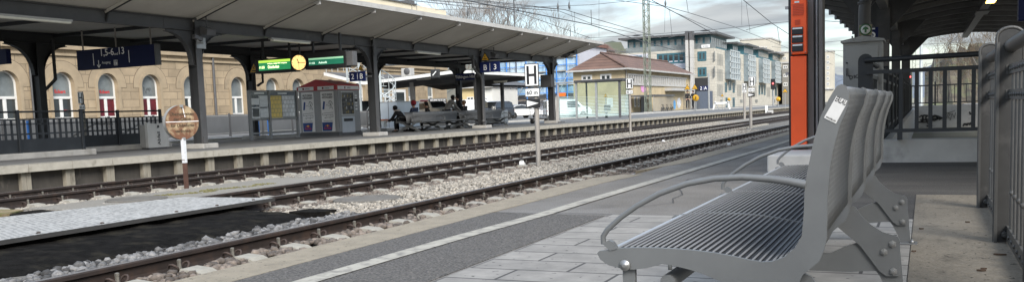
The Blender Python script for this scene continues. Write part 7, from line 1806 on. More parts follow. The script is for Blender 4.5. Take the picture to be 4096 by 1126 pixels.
def brown_roof():
    Y = 112; F = Face('y', Y); xc, ze = F.uv(2493, 274); u0, _ = F.uv(2292, 290); _, z0 = F.uv(2493, 453); z0 = min(z0, GZ); G = Face('x', xc); Ye = G.uv(2762, 298)[0]
    t = thing('tile_roofed_building', 'sand coloured building with a brown tiled hip roof and a window band', 'building', ((u0 + xc) / 2, Y, z0))
    MB().box(u0, xc, Y, Ye, z0, ze).build('wall', M['sand_wall'], t)
    xm = (u0 + xc) / 2; a = at_x(2403, 212, xm); zr = a.z; y1 = a.y; o = .7
    r = MB(); r.add([(u0 - o, Y - o, ze), (xc + o, Y - o, ze), (xc + o, Ye + o, ze), (u0 - o, Ye + o, ze), (xm, y1, zr), (xm, Ye - (y1 - Y), zr)], [(0, 1, 4), (1, 2, 5, 4), (2, 3, 5), (3, 0, 4, 5), (3, 2, 1, 0)]); rf = r.build('roof', M['tile_brown'], t)
    h = MB(); h.tube([(xc + o, Y - o, ze + .05), (xm, y1, zr + .05), (xm, Ye - (y1 - Y), zr + .05)], .16, 6); h.build('ridge', M['tile_brown'], rf)
    e = MB(); e.box(u0 - o, xc + o, Y - o - .14, Y - o, ze - .16, ze + .06); e.box(xc + o, xc + o + .14, Y - o, Ye + o, ze - .16, ze + .06); e.build('gutter', M['fascia'], t)
    F.win(t, 2326, 301, 2369, 323, 2, 1, fw=.22, pane='dark_glass'); F.win(t, 2401, 297, 2446, 321, 2, 1, fw=.22); F.win(t, 2428, 392, 2452, 428, 1, 6, fw=.12, pane='fascia')
    # window band with upright slats on the track side
    (ua, za), (ub, _) = G.uv(2508, 300), G.uv(2742, 330); zb = G.uv(2508, 332)[1]; ban = MB(); G.box(ban, ua, ub, zb, za, 0, .04); ban = ban.build('window_band', M['dark_glass'], t); s = MB(); n = 30
    for k in range(n): u = ua + (ub - ua) * k / n; G.box(s, u, u + (ub - ua) / n * .52, zb, za, .04, .16)
    s.build('slats', M['fascia'], ban); s = MB(); G.box(s, ua - .2, ub + .2, za, za + .2, 0, .2); G.box(s, ua - .2, ub + .2, zb - .25, zb, 0, .18); s.build('sill', M['fascia'], ban)
    for a_, b_ in ((2536, 2544), (2549, 2557)): G.win(t, a_, 388, b_, 427, 1, 1, fw=.18)
    d = MB(); (ua, za), (ub, zb) = G.uv(2561, 383), G.uv(2584, 446); G.box(d, ua, ub, z0, za, 0, .08); d.build('door', M['mid_steel'], t)
    d = MB(); (ua, za), (ub, zb) = G.uv(2658, 352), G.uv(2738, 365); G.box(d, ua, ub, zb, za, 0, 1.2); d.build('sign_board', M['fascia'], t)
    def blob(px, py, w, h, m, F_=G, sd=1):
        R = random.Random(sd); u, z = F_.uv(px, py); u2 = F_.uv(px + w, py)[0]; hh = F_.uv(px, py)[1] - F_.uv(px, py + h)[1]; n = 16; pts = [(u + (u2 - u) * (.5 + .5 * R.uniform(.75, 1.1) * math.cos(2 * PI * k / n)), z - hh * (.5 + .5 * R.uniform(.75, 1.1) * math.sin(2 * PI * k / n))) for k in range(n)]
        g = MB(); g.prism([((q, F_.c - .02, r_) if F_.k == 'y' else (F_.c + .02, q, r_)) for q, r_ in pts], (.01, 0, 0) if F_.k == 'x' else (0, -.01, 0)); g.build('graffiti', M[m], t)
    M['pink'] = mat('pink_spray', (0.62, 0.30, 0.52), .7, var=.3, scale=2); M['spray_blue'] = mat('blue_spray', (0.10, 0.30, 0.55), .7, var=.4, scale=2); M['spray_white'] = mat('white_spray', (0.55, 0.56, 0.58), .7, var=.5, scale=2); M['spray_pink2'] = mat('rose_panel', (0.55, 0.36, 0.33), .7)
    blob(2561, 334, 24, 38, 'pink'); blob(2500, 398, 8, 36, 'spray_white', sd=3); blob(2512, 396, 14, 40, 'spray_pink2', sd=4); blob(2692, 396, 10, 44, 'spray_blue', sd=5); blob(2706, 390, 18, 42, 'spray_white', sd=6)
    for px in (2502, 2757): u = G.uv(px, 350)[0]; MB().tube([(xc + .15, u, z0), (xc + .15, u, ze)], .08, 6).build('downpipe', M['fascia'], t)
    # bicycle cage against the wall
    X = xc + 3.5; (ua, zt) = (at_x(2614, 384, X).y, at_x(2614, 384, X).z); ub = at_x(2694, 390, X).y; c = thing('bicycle_cage', 'grey barred cage with bicycles against the tile roofed building', 'bicycle cage', (X, (ua + ub) / 2, GZ))
    MB().box(xc + .3, X + .2, ua, ub, zt, zt + .2).build('roof', M['mid_steel'], c); f = MB(); u = ua
    k = 0
    while u < ub: f.box(X - .03, X + .03, u, u + .06, z0, zt); u += .55
    f.build('bars', M['galv'], c)
    for k in range(3):
        yb = ua + (ub - ua) * (.3 + .22 * k); b = thing('bicycle', 'dark bicycle parked in the barred cage', 'bicycle', (X + .25, yb, z0), 'bicycles parked in the cage'); 
        for s in (0, 1.05): w = MB(); w.tube([(X + .25, yb + s + .33 * math.cos(2 * PI * j / 16), z0 + .35 + .33 * math.sin(2 * PI * j / 16)) for j in range(17)], .035, 5); w.build('wheel', M['tyre'], b)
        fr = MB(); 
        for p, q in (((0, .35), (.35, .85)), ((.35, .85), (.85, .85)), ((.85, .85), (1.05, .35)), ((.45, .35), (.85, .8)), ((0, .35), (.45, .35)), ((.3, .85), (.25, 1.0)), ((.85, .85), (.88, 1.05))): fr.tube([(X + .25, yb + p[0], z0 + p[1]), (X + .25, yb + q[0], z0 + q[1])], .025, 5)
        fr.build('frame', M['can_dark'], b); MB().box(X + .15, X + .35, yb + .15, yb + .38, z0 + 1.0, z0 + 1.06).build('saddle', M['black'], b)
brown_roof()
def office():
    Y = 165; F = Face('y', Y); xc, zt = F.uv(2858, 192); z0 = min(F.uv(2858, 436)[1], GZ); G = Face('x', xc); Ye = G.uv(3134, 250)[0]; u0 = F.uv(2480, 200)[0]
    t = thing('office_building', 'large pale stone office block with teal windows and glazed rooftop storeys', 'office building', ((u0 + xc) / 2, Y, z0))
    MB().box(u0, xc - .05, Y, Y + 30, z0, zt).build('gable_wall', M['stone_front'], t); MB().box(xc - 22, xc, Y + .05, Ye, z0, zt - .01).build('side_wall', M['stone_pale'], t)
    l = MB(); a, b = F.uv(2480, 200), F.uv(2594, 256); F.box(l, a[0], b[0], z0, zt - .3, 0, .05); a, b = F.uv(2612, 248), F.uv(2742, 300); F.box(l, a[0], b[0], b[1], a[1], 0, .05); l.build('pale_panel', M['lavender'], t)
    F.win(t, 2628, 216, 2740, 252, 5, 1, 'teal', fw=.32); F.win(t, 2790, 207, 2826, 243, 2, 1, 'teal', fw=.32); F.win(t, 2791, 270, 2827, 305, 2, 1, 'teal', fw=.32); F.win(t, 2535, 224, 2568, 240, 2, 1, 'teal', fw=.3); F.win(t, 2720, 274, 2741, 300, 1, 1, 'teal', fw=.3)
    g = MB(); a, b = F.uv(2777, 312), F.uv(2836, 433); F.box(g, a[0], b[0], z0, a[1], 0, .05); g.build('recess_shade', M['can_dark'], t); g = MB(); a, b = F.uv(2786, 366), F.uv(2852, 430); F.box(g, a[0], b[0], z0, a[1], .05, .2); g.build('gate', M['garage'], t)  # flat dark sheet on the wall paints the shade of a void
    for px in (2744, 2761):   # two tall concrete flues
        a, b = at_y(px, 126, Y - 1.5), at_y(px + 15, 350, Y - 1.5); MB().box(a.x, b.x, Y - 2.2, Y - .8, z0, a.z).build('flue', M['conc_light'], t); MB().box(a.x - .03, b.x + .03, Y - 2.23, Y - .77, a.z - 1.6, a.z).build('flue_cap', M['mid_steel'], t)
    # glazed storey on the roof
    def pent(ya, yb, xa, xb, py_top, zc, ov, first=False):
        p = MB(); p.box(xa, xb, ya, yb, zt, zc); p = p.build('roof_storey', M['teal'], t); r = MB(); r.box(xa - ov, xb + ov, ya - ov, yb + ov, zc, zc + .35); r.build('flat_roof', M['mid_steel'], p)
        n = 12 if first else 4; gl = MB()
        if first:
            for k in range(n): u = xa + (xb - xa) * k / n; gl.box(u + .25, u + (xb - xa) / n - .15, ya - .05, ya, zt + 1.0, zc - .5)
        m = max(3, int((yb - ya) / 1.6))
        for k in range(m): u = ya + (yb - ya) * k / m; gl.box(xb, xb + .05, u + .2, u + (yb - ya) / m - .15, zt + .6, zc - .5)
        gl.build('glazing', M['glass_pale'], p); b = MB(); b.box(xa, xb + 1.2, ya - 1.2, ya - 1.15, zt, zt + 1.0) if first else None
        if first: b.build('parapet_rail', M['glass_pale'], p)
    zc = F.uv(2800, 138)[1]; xa = F.uv(2500, 150)[0]; pent(Y + 1.5, Y + 16, xa, xc - 1.0, 0, zc, 1.4, True)
    ys = [G.uv(px, 220)[0] for px in (2884, 2966, 3026, 3085)]
    for i, (ya, yb) in enumerate(zip(ys, ys[1:] + [Ye + 6])): pent(ya + 6, yb - 1.0, xc - 12, xc - .6, 0, zc - .5 + .0 * i, 1.2) if i else None
    pent(Y + 20, ys[1] - 1, xc - 12, xc - .6, 0, zc - .8, 1.2)
    # the long side: slit windows, glass bays, doors; set out by pixels on its own plane
    def slits(px0, px1, rows, n):
        for py0, py1 in rows:
            (ua, za), (ub, _) = G.uv(px0, py0), G.uv(px1, py0); zb = G.uv(px0, py1)[1]; w = MB()
            for k in range(n): u = ua + (ub - ua) * (k + .3) / n; G.box(w, u, u + (ub - ua) / n * .42, zb, za, .0, .06)
            w.build('slit_windows', M['win_grey'], t)
    M['win_grey'] = mat('muted_window_bands', (0.20, 0.20, 0.185), .4, var=.15, scale=.3, world=True); M['bay_glass'] = mat('bay_glass', (0.16, 0.20, 0.225), .12, var=.4, scale=.5, spec=.8, world=True)
    slits(2868, 2890, ((214, 260), (275, 322), (337, 384)), 4); slits(2854, 2861, ((205, 242), (264, 305)), 1); slits(2948, 2964, ((230, 275), (286, 320), (338, 384)), 3); slits(3012, 3026, ((244, 282), (300, 330), (345, 386)), 3); slits(3066, 3080, ((255, 290), (300, 334), (348, 386)), 3); slits(3112, 3124, ((265, 295), (304, 336)), 2)
    for px0, px1, pt, pb in ((2899, 2938, 202, 316), (2974, 3003, 220, 325), (3034, 3061, 236, 330), (3085, 3107, 246, 330)):
        (ua, za), (ub, _) = G.uv(px0, pt), G.uv(px1, pt); zb = G.uv(px0, pb)[1]; bm = MB(); G.box(bm, ua, ub, zb, za, 0, 1.0); bm = bm.build('glass_bay', M['bay_glass'], t); f = MB()
        for k in range(5): u = ua + (ub - ua - .25) * k / 4; G.box(f, u, u + .25, zb, za, 1.0, 1.12)
        for k in range(6): z = zb + (za - zb) * k / 5; G.box(f, ua, ub, z - .12, z + .12, 1.0, 1.11)
        f.build('bay_frame', M['galv_light'], bm)
    for px0, px1, pt in ((2899, 2907, 330), (2914, 2924, 322), (2930, 2938, 332), (2902, 2909, 390), (2930, 2938, 390), (3034, 3040, 340), (3044, 3052, 338), (3056, 3061, 342), (3088, 3094, 345), (3100, 3106, 345)): G.win(t, px0, pt, px1, pt + 38, 1, 1, 'teal', 'dark_glass', .3)
    for k, px in enumerate((2880, 2960, 3020, 3090)):
        w = MB(); (ua, za), (ub, _) = G.uv(px, 398), G.uv(px + 10, 398); G.box(w, ua, ub, G.uv(px, 410)[1], za, 0, .05); w.build('cellar_window', M['win_grey'], t)
    p = G.uv(2848, 430); q = G.uv(2806, 170); lb = MB(); a, b = F.uv(2806, 180), F.uv(2840, 190); F.box(lb, a[0], b[0], b[1], a[1], .0, .06); lb = lb.build('name_board', M['white'], t); text(lb, 'BG BAU', ((a[0] + b[0]) / 2, Y - .08, b[1] + .12), RX, UZ, (a[1] - b[1]) * .55, M['mid_steel'], fit=(b[0] - a[0]) * .7)
office()
def block(name, label, Y, px0, px1, ptop, depth, wall, rows, z0=-.5, side=None, wm='dark_glass'):
    F = Face('y', Y); u0, zt = F.uv(px0, ptop); u1, _ = F.uv(px1, ptop); t = thing(name, label, 'building', ((u0 + u1) / 2, Y, z0)); MB().box(u0, u1, Y, Y + depth, z0, zt).build('wall', M[wall], t); MB().box(u0 - .2, u1 + .2, Y - .2, Y + depth, zt, zt + .4).build('roof_edge', M['fascia'], t)
    for r in rows:
        kind = r[0]
        if kind == 'w': F.win(t, *r[1:5], *(r[5] if len(r) > 5 else (2, 1)), fw=.18, pane=wm)
    return t, F
M['grey_far'] = mat('grey_render_far', (0.20, 0.19, 0.17), .85, var=.1, scale=.3, world=True)
t, F = block('apartment_building', 'beige block rising behind the office block roof', 260, 2960, 3082, 162, 20, 'beige_far', [('w', 3018 + 9 * k, 186, 3023 + 9 * k, 200) for k in range(6)])
t, F = block('apartment_building', 'pale beige house at the right end behind the office block', 250, 3083, 3200, 214, 20, 'beige_far', [('w', 3128, 228, 3145, 238), ('w', 3098, 300, 3112, 316), ('w', 3098, 340, 3112, 356)])
t, F = block('apartment_building', 'dark grey facade beside the orange call column far behind', 240, 3128, 3210, 254, 16, 'grey_far', [('w', 3132, 262, 3150, 274), ('w', 3134, 296, 3150, 308), ('w', 3134, 330, 3150, 344)])
t, F = block('tower_block', 'pale tower block with a column of windows left of the grey cabinet', 330, 3278, 3334, 209, 5, 'beige_far', [('w', 3307, 222 + 21.5 * k, 3317, 234 + 21.5 * k, (2, 1)) for k in range(7)])
b = MB(); F.box(b, F.uv(3276, 350)[0], F.uv(3338, 350)[0], F.uv(3300, 353)[1] - .4, F.uv(3300, 353)[1], 0, .5); b.build('band', M['fascia'], t)

# ------------------------------------------------------------------ hills, trees
M['hill'] = mat('wooded_hill', (0.10, 0.095, 0.075), .95, var=.4, scale=.05, world=True, stain=(0.075, 0.085, 0.05), stain_scale=.03); M['hill_far'] = mat('far_hill', (0.11, 0.13, 0.16), .95, var=.2, scale=.01, world=True); M['bank'] = mat('dry_grass_bank', (0.095, 0.076, 0.05), .95, var=.5, scale=.5, world=True, stain=(0.09, 0.10, 0.045), stain_scale=.25)  # far hill is bluish: distance haze put into its colour
def ridge(name, pts, Y, depth, m, base=-2, n=60, seed=1, rough=.6):
    R = random.Random(seed); mb = MB(); P = [at_y(px, py, Y) for px, py in pts]; xs = [p.x for p in P]; vs = []
    for j, k in enumerate((0, .35, .7, 1.0)):
        for i in range(n + 1):
            x = xs[0] + (xs[-1] - xs[0]) * i / n
            for a, b in zip(P[:-1], P[1:]):
                if a.x <= x <= b.x + 1e-6: z = a.z + (b.z - a.z) * (x - a.x) / (b.x - a.x); break
            vs.append((x, Y - depth * (1 - k), base + (z - base) * math.sin(k * PI / 2) + (R.uniform(-rough, rough) if j else 0)))
    for j in range(3):
        for i in range(n): a = j * (n + 1) + i; mb.add([vs[a], vs[a + 1], vs[a + n + 2], vs[a + n + 1]], [(0, 1, 2, 3)], 0, True)
    return struct(mb, name, m)
ridge('hill', [(1900, 300), (2250, 215), (2360, 172), (2440, 182), (2560, 200), (2700, 260), (2900, 330)], 420, 160, M['hill'], seed=2, rough=2.5)
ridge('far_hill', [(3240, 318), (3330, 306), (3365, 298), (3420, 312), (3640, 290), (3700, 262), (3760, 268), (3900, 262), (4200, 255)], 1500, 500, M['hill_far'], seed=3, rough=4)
ridge('grass_bank', [(3700, 300), (3740, 232), (3790, 205), (3880, 196), (4100, 190), (4500, 180)], 150, 55, M['bank'], seed=4, rough=.9, base=-.4)
def house(label, px, py, Y, w, h, m, rm):
    p = at_y(px, py, Y); t = thing('hillside_house', label, 'house', (p.x, Y, p.z)); MB().box(p.x - w / 2, p.x + w / 2, Y, Y + 9, p.z - 3, p.z + h).build('wall', M[m], t)
    MB().prism([(p.x - w / 2 - .5, Y - .4, p.z + h), (p.x + w / 2 + .5, Y - .4, p.z + h), (p.x, Y - .4, p.z + h + w * .45)], (0, 9.8, 0)).build('roof', M[rm], t); F = Face('y', Y)
    for k in (-.25, .2): F.win(t, 0, 0, 0, 0, 1, 1, fw=.2, rect=(p.x + w * k - .7, p.x + w * k + .7, p.z + h * .4, p.z + h * .85))
house('gabled red house on the wooded hill behind the tile roofed building', 2398, 214, 330, 6.5, 1, 'tile_brown', 'tile_brown')
house('grey house on the hill left of the gabled red house', 2335, 224, 340, 6, 1, 'sand_wall', 'tile_brown')
Fp = Face('y', 190); a, b = Fp.uv(2275, 222), Fp.uv(2372, 172); t = thing('red_roofed_house', 'wide house with a pinkish red roof just above the blue netting', 'house', (a[0], 190, 0)); MB().box(a[0], b[0], 190, 200, GZ, a[1]).build('wall', M['white_wall'], t); MB().prism([(a[0] - .5, 189.5, a[1]), (b[0] + .5, 189.5, a[1]), (b[0] - 1.5, 195, b[1] + .8), (a[0] + 1.0, 195, b[1] + .8)], (0, .4, 0)).build('roof', M['tile_red'], t)

M['bark'] = mat('grey_bark', (0.115, 0.10, 0.085), .9, var=.25, scale=6); M['twig'] = mat('bare_twigs', (0.19, 0.165, 0.145), .9, var=.2, scale=4); M['twig_brown'] = mat('brown_twigs', (0.12, 0.085, 0.05), .9, var=.25, scale=4); M['bush_leaf'] = mat('dry_bush_leaves', (0.075, 0.058, 0.036), .9, var=.4, scale=3, island=.4)
def bare_tree(label, x, y, z, h, seed, tw='twig', spread=.62, levels=5, group='bare trees', thick=1.0):
    R = random.Random(seed); t = thing('bare_tree', label, 'tree', (x, y, z), group); trunk = MB(); twigs = MB()
    def grow(p, d, ln, r, lev):
        q = p; dd = d; pts = [p]; k = 3
        for i in range(k): dd = (dd + Vector((R.uniform(-.16, .16), R.uniform(-.16, .16), R.uniform(-.02, .14)))).normalized(); q = q + dd * ln / k; pts.append(q)
        r1 = r * .62
        (trunk if lev < 2 else twigs).tube(pts, [max(h * .0011, r + (r1 - r) * i / k) for i in range(k + 1)], 6 if lev < 2 else 3, caps=False)
        if lev >= levels: return
        nb = 3 if lev < 1 else R.choice((2, 3, 3))
        for i in range(nb):
            a = 2 * PI * (i + R.random()) / nb; s = d.cross(Vector((0, 0, 1)) if abs(d.z) < .9 else Vector((1, 0, 0))).normalized(); u = d.cross(s); w = spread * R.uniform(.6, 1.25)
            nd = (dd + (s * math.cos(a) + u * math.sin(a)) * w + Vector((0, 0, .12))).normalized(); st = pts[-1] if i < 2 else pts[R.choice((1, 2))]
            grow(st, nd, ln * R.uniform(.62, .82), r1 * R.uniform(.6, .9), lev + 1)
    grow(Vector((x, y, z)), Vector((0, 0, 1)), h * .30, h * .018 * thick, 0)
    trunk.build('trunk', M['bark'], t); twigs.build('crown', M[tw], t); return t
TL = ['bare grey tree showing above the canopy, leftmost of the row', 'bare tree above the canopy with a dense twiggy crown', 'bare tree standing behind the thin antenna mast', 'bare round crowned tree right of the antenna mast', 'low bare tree above the lower part of the canopy roof', 'small bare tree near the end of the canopy roof', 'bare tree above the canopy between two taller crowns']
for i, (px, pt, Y) in enumerate(((1815, 30, 150), (1910, 45, 155), (2010, 45, 150), (2075, 48, 146), (2160, 92, 158), (2225, 120, 165), (1960, 55, 160))):
    top = at_y(px, pt, Y); bare_tree(TL[i], top.x, Y, GZ, (top.z - GZ) * 1.30, 20 + i, group='bare trees behind the island canopy', thick=.8)
p = at_y(2437, 152, 260); bare_tree('single bare tree on the hill above the tile roofed building', p.x, 260, p.z - 17, 17, 41)
p = at_y(2478, 182, 270); bare_tree('small bare tree beside the rooftop of the office block', p.x, 270, p.z - 11, 11, 42)
p = at_y(3925, 138, 70); bare_tree('wide bare tree under the arch of the near canopy', p.x, 70, .2, p.z + 2.2, 51, spread=.85, levels=6, tw='twig_brown')
for k, (px, pt, Y, h) in enumerate(((3720, 238, 130, 6), (3790, 212, 140, 5), (3850, 186, 120, 6), (3990, 165, 105, 10))):
    p = at_y(px, pt, Y); bare_tree(['thin bare tree left of the far lattice mast', 'bare shrubby tree on the slope behind the mast', 'bare brownish tree high on the slope', 'tall bare tree by the riveted railing top', 'bare tree higher up the grassy slope', 'low bare shrub at the foot of the slope'][k], p.x, Y, p.z - h, h, 60 + k, tw='twig_brown', spread=.75, group='bare trees on the slope')
def slope_shrubs():
    R = random.Random(17); first = None
    for i in range(44):
        px = R.uniform(3735, 3925); Y = R.uniform(98, 142); k = (Y - 95) / 55; top = at_y(px, 205 + max(0, 3790 - px) * .55, 150).z; z = -.6 + (top + .4) * math.sin(min(1, k) * PI / 2); p = at_y(px, 300, Y)
        if first is None: first = bare_tree('bare brown shrub growing on the slope behind the stair railing', p.x, Y, z, 4.2, 77, tw='twig_brown', spread=.8, levels=5, group='bare shrubs on the slope', thick=.8); continue
        c = dup(first, (p.x, Y, z), rotz=R.uniform(0, 6.28)); f = R.uniform(.55, 1.15); c.scale = (f, f, f * R.uniform(.8, 1.2))
slope_shrubs()

# ------------------------------------------------------------------ masts, wires, signals
M['mast_green'] = mat('faded_green_mast', (0.17, 0.19, 0.15), .6, .1, var=.2, scale=2); M['wire'] = mat('overhead_wire', (0.09, 0.095, 0.10), .5, .3)
def lattice_mast(label, px, Y, w, z0, z1):
    p = at_y(px, 400, Y); t = thing('lattice_mast', label, 'mast', (p.x, Y, z0)); h = w / 2; step = w * 1.1
    for sx in (-1, 1):
        for sy in (-1, 1): MB().box(p.x + sx * h - w * .07, p.x + sx * h + w * .07, Y + sy * h - w * .07, Y + sy * h + w * .07, z0, z1).build('leg', M['mast_green'], t)
    br = [MB() for _ in range(4)]; z = z0 + .2; k = 0
    while z + step < z1:
        s = 1 if k % 2 else -1
        br[0].bar((p.x - s * h, Y - h, z), (p.x + s * h, Y - h, z + step), w * .08, w * .07, up=(0, 1, 0)); br[1].bar((p.x - s * h, Y + h, z), (p.x + s * h, Y + h, z + step), w * .08, w * .07, up=(0, 1, 0)); br[2].bar((p.x - h, Y - s * h, z), (p.x - h, Y + s * h, z + step), w * .08, w * .07, up=(1, 0, 0)); br[3].bar((p.x + h, Y - s * h, z), (p.x + h, Y + s * h, z + step), w * .08, w * .07, up=(1, 0, 0)); z += step; k += 1
    for b in br: b.build('bracing', M['mast_green'], t)
    MB().box(p.x - h * 1.4, p.x + h * 1.4, Y - h * 1.4, Y + h * 1.4, z0 - .3, z0 + .25).build('footing', M['conc'], t); return t
lattice_mast('tall green lattice mast in front of the tile roofed building', 2592, 104, .62, GZ, 17)
lattice_mast('lattice mast seen through the stair railing at the right, left one', 3655, 95, .30, -.3, 6.6); lattice_mast('lattice mast among the trees behind the stair railing', 3746, 110, .42, -.3, 4.9)
p = at_y(2057, 60, 120); a = thing('antenna_mast', 'thin antenna mast with short crossbars rising above the canopy', 'mast', (p.x, 120, 8)); MB().tube([(p.x, 120, 4), (p.x, 120, p.z + 3.5)], .09, 6).build('pole', M['mid_steel'], a)
for dz, w in ((.4, .5), (1.2, .7), (2.0, .4)): MB().box(p.x - .1, p.x + w, 119.96, 120.04, p.z + dz, p.z + dz + .07).build('crossbar', M['mid_steel'], a)
p = at_y(2031, 50, 118); MB().tube([(p.x, 118, 4), (p.x, 118, p.z + .6)], .06, 6).build('pole', M['mid_steel'], a)
WG = 'overhead wires above the tracks'
def wire(pts, r=.020, X=None, Y=None, hang=(), ins=(), label='thin dark overhead wire strung above the tracks', Ys=None):
    if X is not None: P = [at_x(px, py, X) for px, py in pts]
    elif Ys is not None: P = [at_y(px, py, y) for (px, py), y in zip(pts, Ys)]
    else: P = [at_y(px, py, Y) for px, py in pts]
    t = thing('overhead_wire', label, 'wire', P[0], WG); r *= .6; MB().tube(P, r, 5).build('wire', M['wire'], t)
    for i, (pa, pb) in enumerate(hang):
        q = (lambda a: at_x(a[0], a[1], X)) if X is not None else (lambda a: at_y(a[0], a[1], Y)); MB().tube([q(pa), q(pb)], r * .7, 4).build('dropper', M['wire'], t)
    for pa, pb in ins:
        q = (lambda a: at_x(a[0], a[1], X)) if X is not None else (lambda a: at_y(a[0], a[1], Y)); A, B = q(pa), q(pb); MB().tube([A, A.lerp(B, .3), A.lerp(B, .5), A.lerp(B, .7), B], [r, r * 4, r * 5, r * 4, r], 7).build('insulator', M['wire'], t)
XA, XB, XC = -5.3, -9.35, -14.3
wire([(1853, 0), (2360, 98.8), (2596, 174), (2700, 200)], .024, X=XB, hang=(((2364, 40), (2366, 100)),)); wire([(1895, 0), (2259, 39), (2360, 70), (2643, 152)], .022, X=-12.0)
wire([(1706, 0), (2066, 31), (2218, 43)], .022, X=XC); wire([(1622, 0), (2054, 46.6), (2097, 59), (2360, 152)], .026, X=-18.3, hang=(((1646, 0), (1648, 42)), ((1667, 7), (1667, 40)), ((1784, 10), (1788, 36))))
wire([(2072, 33), (2218, 43), (2238, 45), (2360, 93), (2543, 134)], .026, X=-17.6, hang=(((2298, 47), (2300, 152)),)); wire([(1850, 0), (1870, 2), (2066, 24), (2259, 39)], .022, X=-16.0)
wire([(2459, 0), (2655, 26), (2677, 40), (2872, 127), (2966, 158)], .022, X=-11.8, hang=(((2678, 40), (2688, 143)),)); wire([(2577, 0), (2661, 26), (2754, 51), (2935, 107), (3160, 196), (3330, 258)], .022, X=XB, hang=(((2746, 0), (2753, 51)), ((2984, 9), (3000, 128))))
wire([(2608, 2), (2742, 73), (2857, 137)], .022, X=-8.0); wire([(2973, 0), (3087, 93), (3160, 140), (3420, 250)], .020, X=XA, hang=(((3110, 110), (3119, 178)),))
wire([(1740, 40), (2026, 32.6), (2360, 20), (2559, 0)], .028, Y=62, hang=(((1871, 0), (1872, 75)), ((2232, 0), (2236, 108)), ((2276, 0), (2299, 128))), ins=(((1870, 30), (1871, 72)), ((2070, 28), (2074, 48)), ((2231, 12), (2232, 44)), ((2276, 8), (2277, 42))), label='cross span wire with insulators high above the canopy')
wire([(2300, 158), (2360, 152), (2568, 140), (2845, 120), (3087, 93), (3160, 87)], .032, Y=80, hang=(((2396, 0), (2396, 152)), ((2661, 0), (2658, 130)), ((2967, 0), (2967, 103))), ins=(((2527, 143), (2568, 140)), ((2798, 124), (2845, 120)), ((2661, 0), (2662, 28))), label='long cross span wire with insulators in front of the office block')
wire([(2674, 152), (2748, 132)], .04, Y=80, label='short slanting cantilever tube below the long cross span'); wire([(2984, 120), (3087, 93)], .04, Y=80, label='slanting cantilever tube near the orange call column')
wire([(3087, 187), (3160, 194), (3420, 205)], .024, Y=90, label='thin span wire behind the orange call column'); wire([(3290, 170), (3400, 160)], .022, Y=70, label='thin span wire left of the grey cabinet'); wire([(3300, 84), (3360, 88)], .03, Y=60, label='short wire just under the near canopy eave')
wire([(2330, 180), (2500, 210), (2640, 245), (2820, 284), (2960, 300)], .024, Ys=[60, 75, 90, 110, 125], label='sagging wire crossing in front of the tile roofed building'); wire([(2360, 200), (2596, 212), (2860, 240), (3000, 262)], .022, Ys=[70, 85, 110, 130], label='wire passing in front of the office block gable')
wire([(3690, 178), (3790, 172), (3900, 168)], .02, Y=60, label='span wire seen under the near canopy arch'); wire([(3775, 215), (3790, 182), (3815, 160), (3830, 142)], .03, Y=55, label='curved dropper wire under the near canopy arch'); wire([(3700, 258), (3900, 225)], .02, Y=60, label='span wire just above the dark stair railing')

def signal_post(label, px, pt, pb, Y, red=True, r=.09):
    a, b = at_y(px, pt, Y), at_y(px, pb, Y); t = thing('railway_signal', label, 'signal', (a.x, Y, b.z)); MB().tube([(a.x, Y + .15, b.z), (a.x, Y + .15, a.z)], r, 8).build('post', M['galv'], t); h = a.z - b.z
    MB().box(a.x - .32, a.x + .32, Y - .1, Y + .1, a.z - 1.35, a.z + .1).build('head', M['black'], t, bevel=.05)
    for dx in ((-.12, .12) if red else (0,)): MB().lathe([(.0, -.03), (.10, -.02), (.11, 0)], (a.x + dx, Y - .1, a.z - .55), 10, axis='y').build('lens', M['red_lamp'], t)
M['red_lamp'] = mat('lit_red_lamp', (0.8, 0.05, 0.05), .4, emit=(1.0, 0.06, 0.06), estr=2.5)
signal_post('railway signal with a lit red lamp before the office block', 3092, 318, 423, 130, False, .12); signal_post('railway signal with two lit red lamps seen left through the stair railing', 3634, 286, 345, 100)
p = at_y(3684, 300, 90); t = thing('pole', 'thick pale pole seen through the stair railing', 'pole', (p.x, 90, -.3)); MB().tube([(p.x, 90, -.3), (p.x, 90, at_y(3684, 178, 90).z)], [.17, .13], 10).build('shaft', M['galv_light'], t); MB().lathe([(.24, -.3), (.24, -.1)], (p.x, 90, 0), 10).build('base', M['conc'], t)
for px, py, Y, s, lab in ((2749, 348, 118, .85, 'yellow warning triangle on a pole, left of the pair by the office gable'), (2779, 346, 118, .85, 'yellow warning triangle on a pole, right of the pair by the office gable'), (3140, 361, 110, .62, 'yellow warning triangle on a pole left of the orange call column'), (2889, 380, 130, .45, 'small yellow warning triangle on the office block wall'), (2422, 381, 66, .32, 'small yellow triangle seen through the glass shelter')):
    warn_triangle('warning_triangle', lab, px, py, Y, s, pole=GZ)
def round_sign(label, px, py, Y, r):
    p = at_y(px, py, Y); t = thing('round_sign', label, 'sign', (p.x, Y, GZ)); MB().tube([(p.x, Y + .06, GZ), (p.x, Y + .06, p.z)], .05, 6).build('pole', M['galv'], t); MB().lathe([(.0, -.02), (r, -.02), (r, .02)], (p.x, Y, p.z), 18, axis='y').build('plate', M['yellow'], t); MB().box(p.x - r * .12, p.x + r * .12, Y - .03, Y - .02, p.z - r * .5, p.z + r * .5).build('mark', M['letter_black'], t)
round_sign('round yellow sign below the pair of warning triangles', 2783, 391, 117, .42); round_sign('round yellow sign left of the orange call column', 3113, 396, 112, .26); round_sign('small round yellow sign on the office block pavement', 2916, 397, 128, .22)
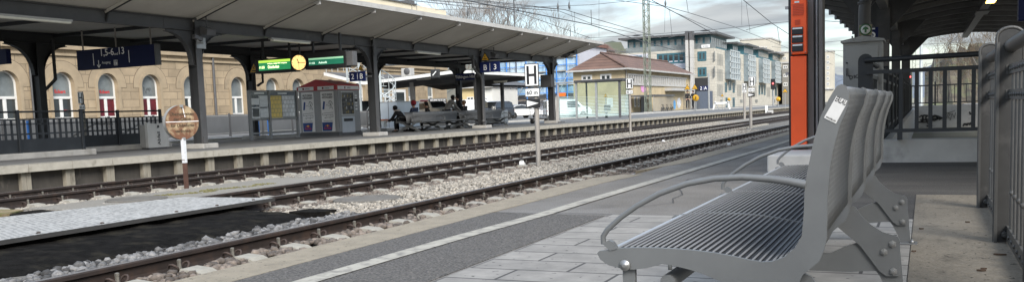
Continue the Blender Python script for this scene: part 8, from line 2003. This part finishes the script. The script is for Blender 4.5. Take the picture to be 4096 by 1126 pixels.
Y = 116; t, a, b = letter_sign('navy sign with number two and letter A by the office gable', 2797, 361, 2831, 343, Y, [('2', .22, .4), ('A', .74, .4)], split=.48); MB().tube([(b.x + .1, Y + .1, GZ), (b.x + .1, Y + .1, b.z + 1.6)], .12, 8).build('post', M['galv'], t)
def two_people():
    for px, lab in ((2751, 'person in dark clothes standing by the fence, left of two'), (2773, 'person in dark clothes standing by the fence, right of two')):
        p = at_y(px, 434, 118); person(lab, (p.x, 118, p.z), -PI / 2 + (.4 if px < 2760 else -.4), 'stand', CL['black'], CL['jeans'], CL['hair_d'], sc=1.35)
two_people()
def buffer_stop():
    Y = 105; X = at_y(2885, 430, Y).x; t = thing('barrier', 'white trestle barrier standing before the office block', 'barrier', (X, Y, ZF)); a, b = at_y(2858, 412, Y), at_y(2914, 412, Y); z0 = at_y(2885, 437, Y).z
    MB().box(a.x, b.x, Y - .06, Y + .06, a.z - .12, a.z + .1).build('beam', M['white'], t)
    for x, d in ((a.x + .1, -.25), (b.x - .1, .25)): MB().bar((x, Y, a.z + .2), (x + d, Y, z0), .12, .16).build('leg', M['white'], t); MB().bar((x, Y, a.z), (x - d * 1.6, Y, z0), .08, .1).build('strut', M['galv'], t)
    p = at_z(3066, 456, ZB); m = thing('marker_post', 'white marker post beside the far track', 'post', (p.x, p.y, ZB)); zt = at_y(3066, 421, p.y).z; MB().box(p.x - .12, p.x + .12, p.y - .1, p.y + .1, ZB, zt).build('post', M['white'], m); MB().box(p.x + .1, p.x + .7, p.y - .2, p.y + .3, ZB, ZB + .4).build('base_stone', M['fascia'], m, bevel=.08)
buffer_stop()
def street_fence():
    """fence between brown building and platform"""
    X = -31.5; t = thing('fence', 'grey mesh fence between the tile roofed building and the office block', 'fence', (X, 150, GZ)); ya, yb = at_x(2735, 440, X).y, at_x(2800, 434, X).y
    z1 = at_x(2735, 392, X).z; y = ya; f = MB()
    while y < yb: f.box(X - .03, X + .03, y, y + .08, GZ, z1); y += .7
    f.build('bars', M['mid_steel'], t); MB().box(X - .04, X + .04, ya, yb, z1, z1 + .08).build('top_rail', M['mid_steel'], t)
street_fence()
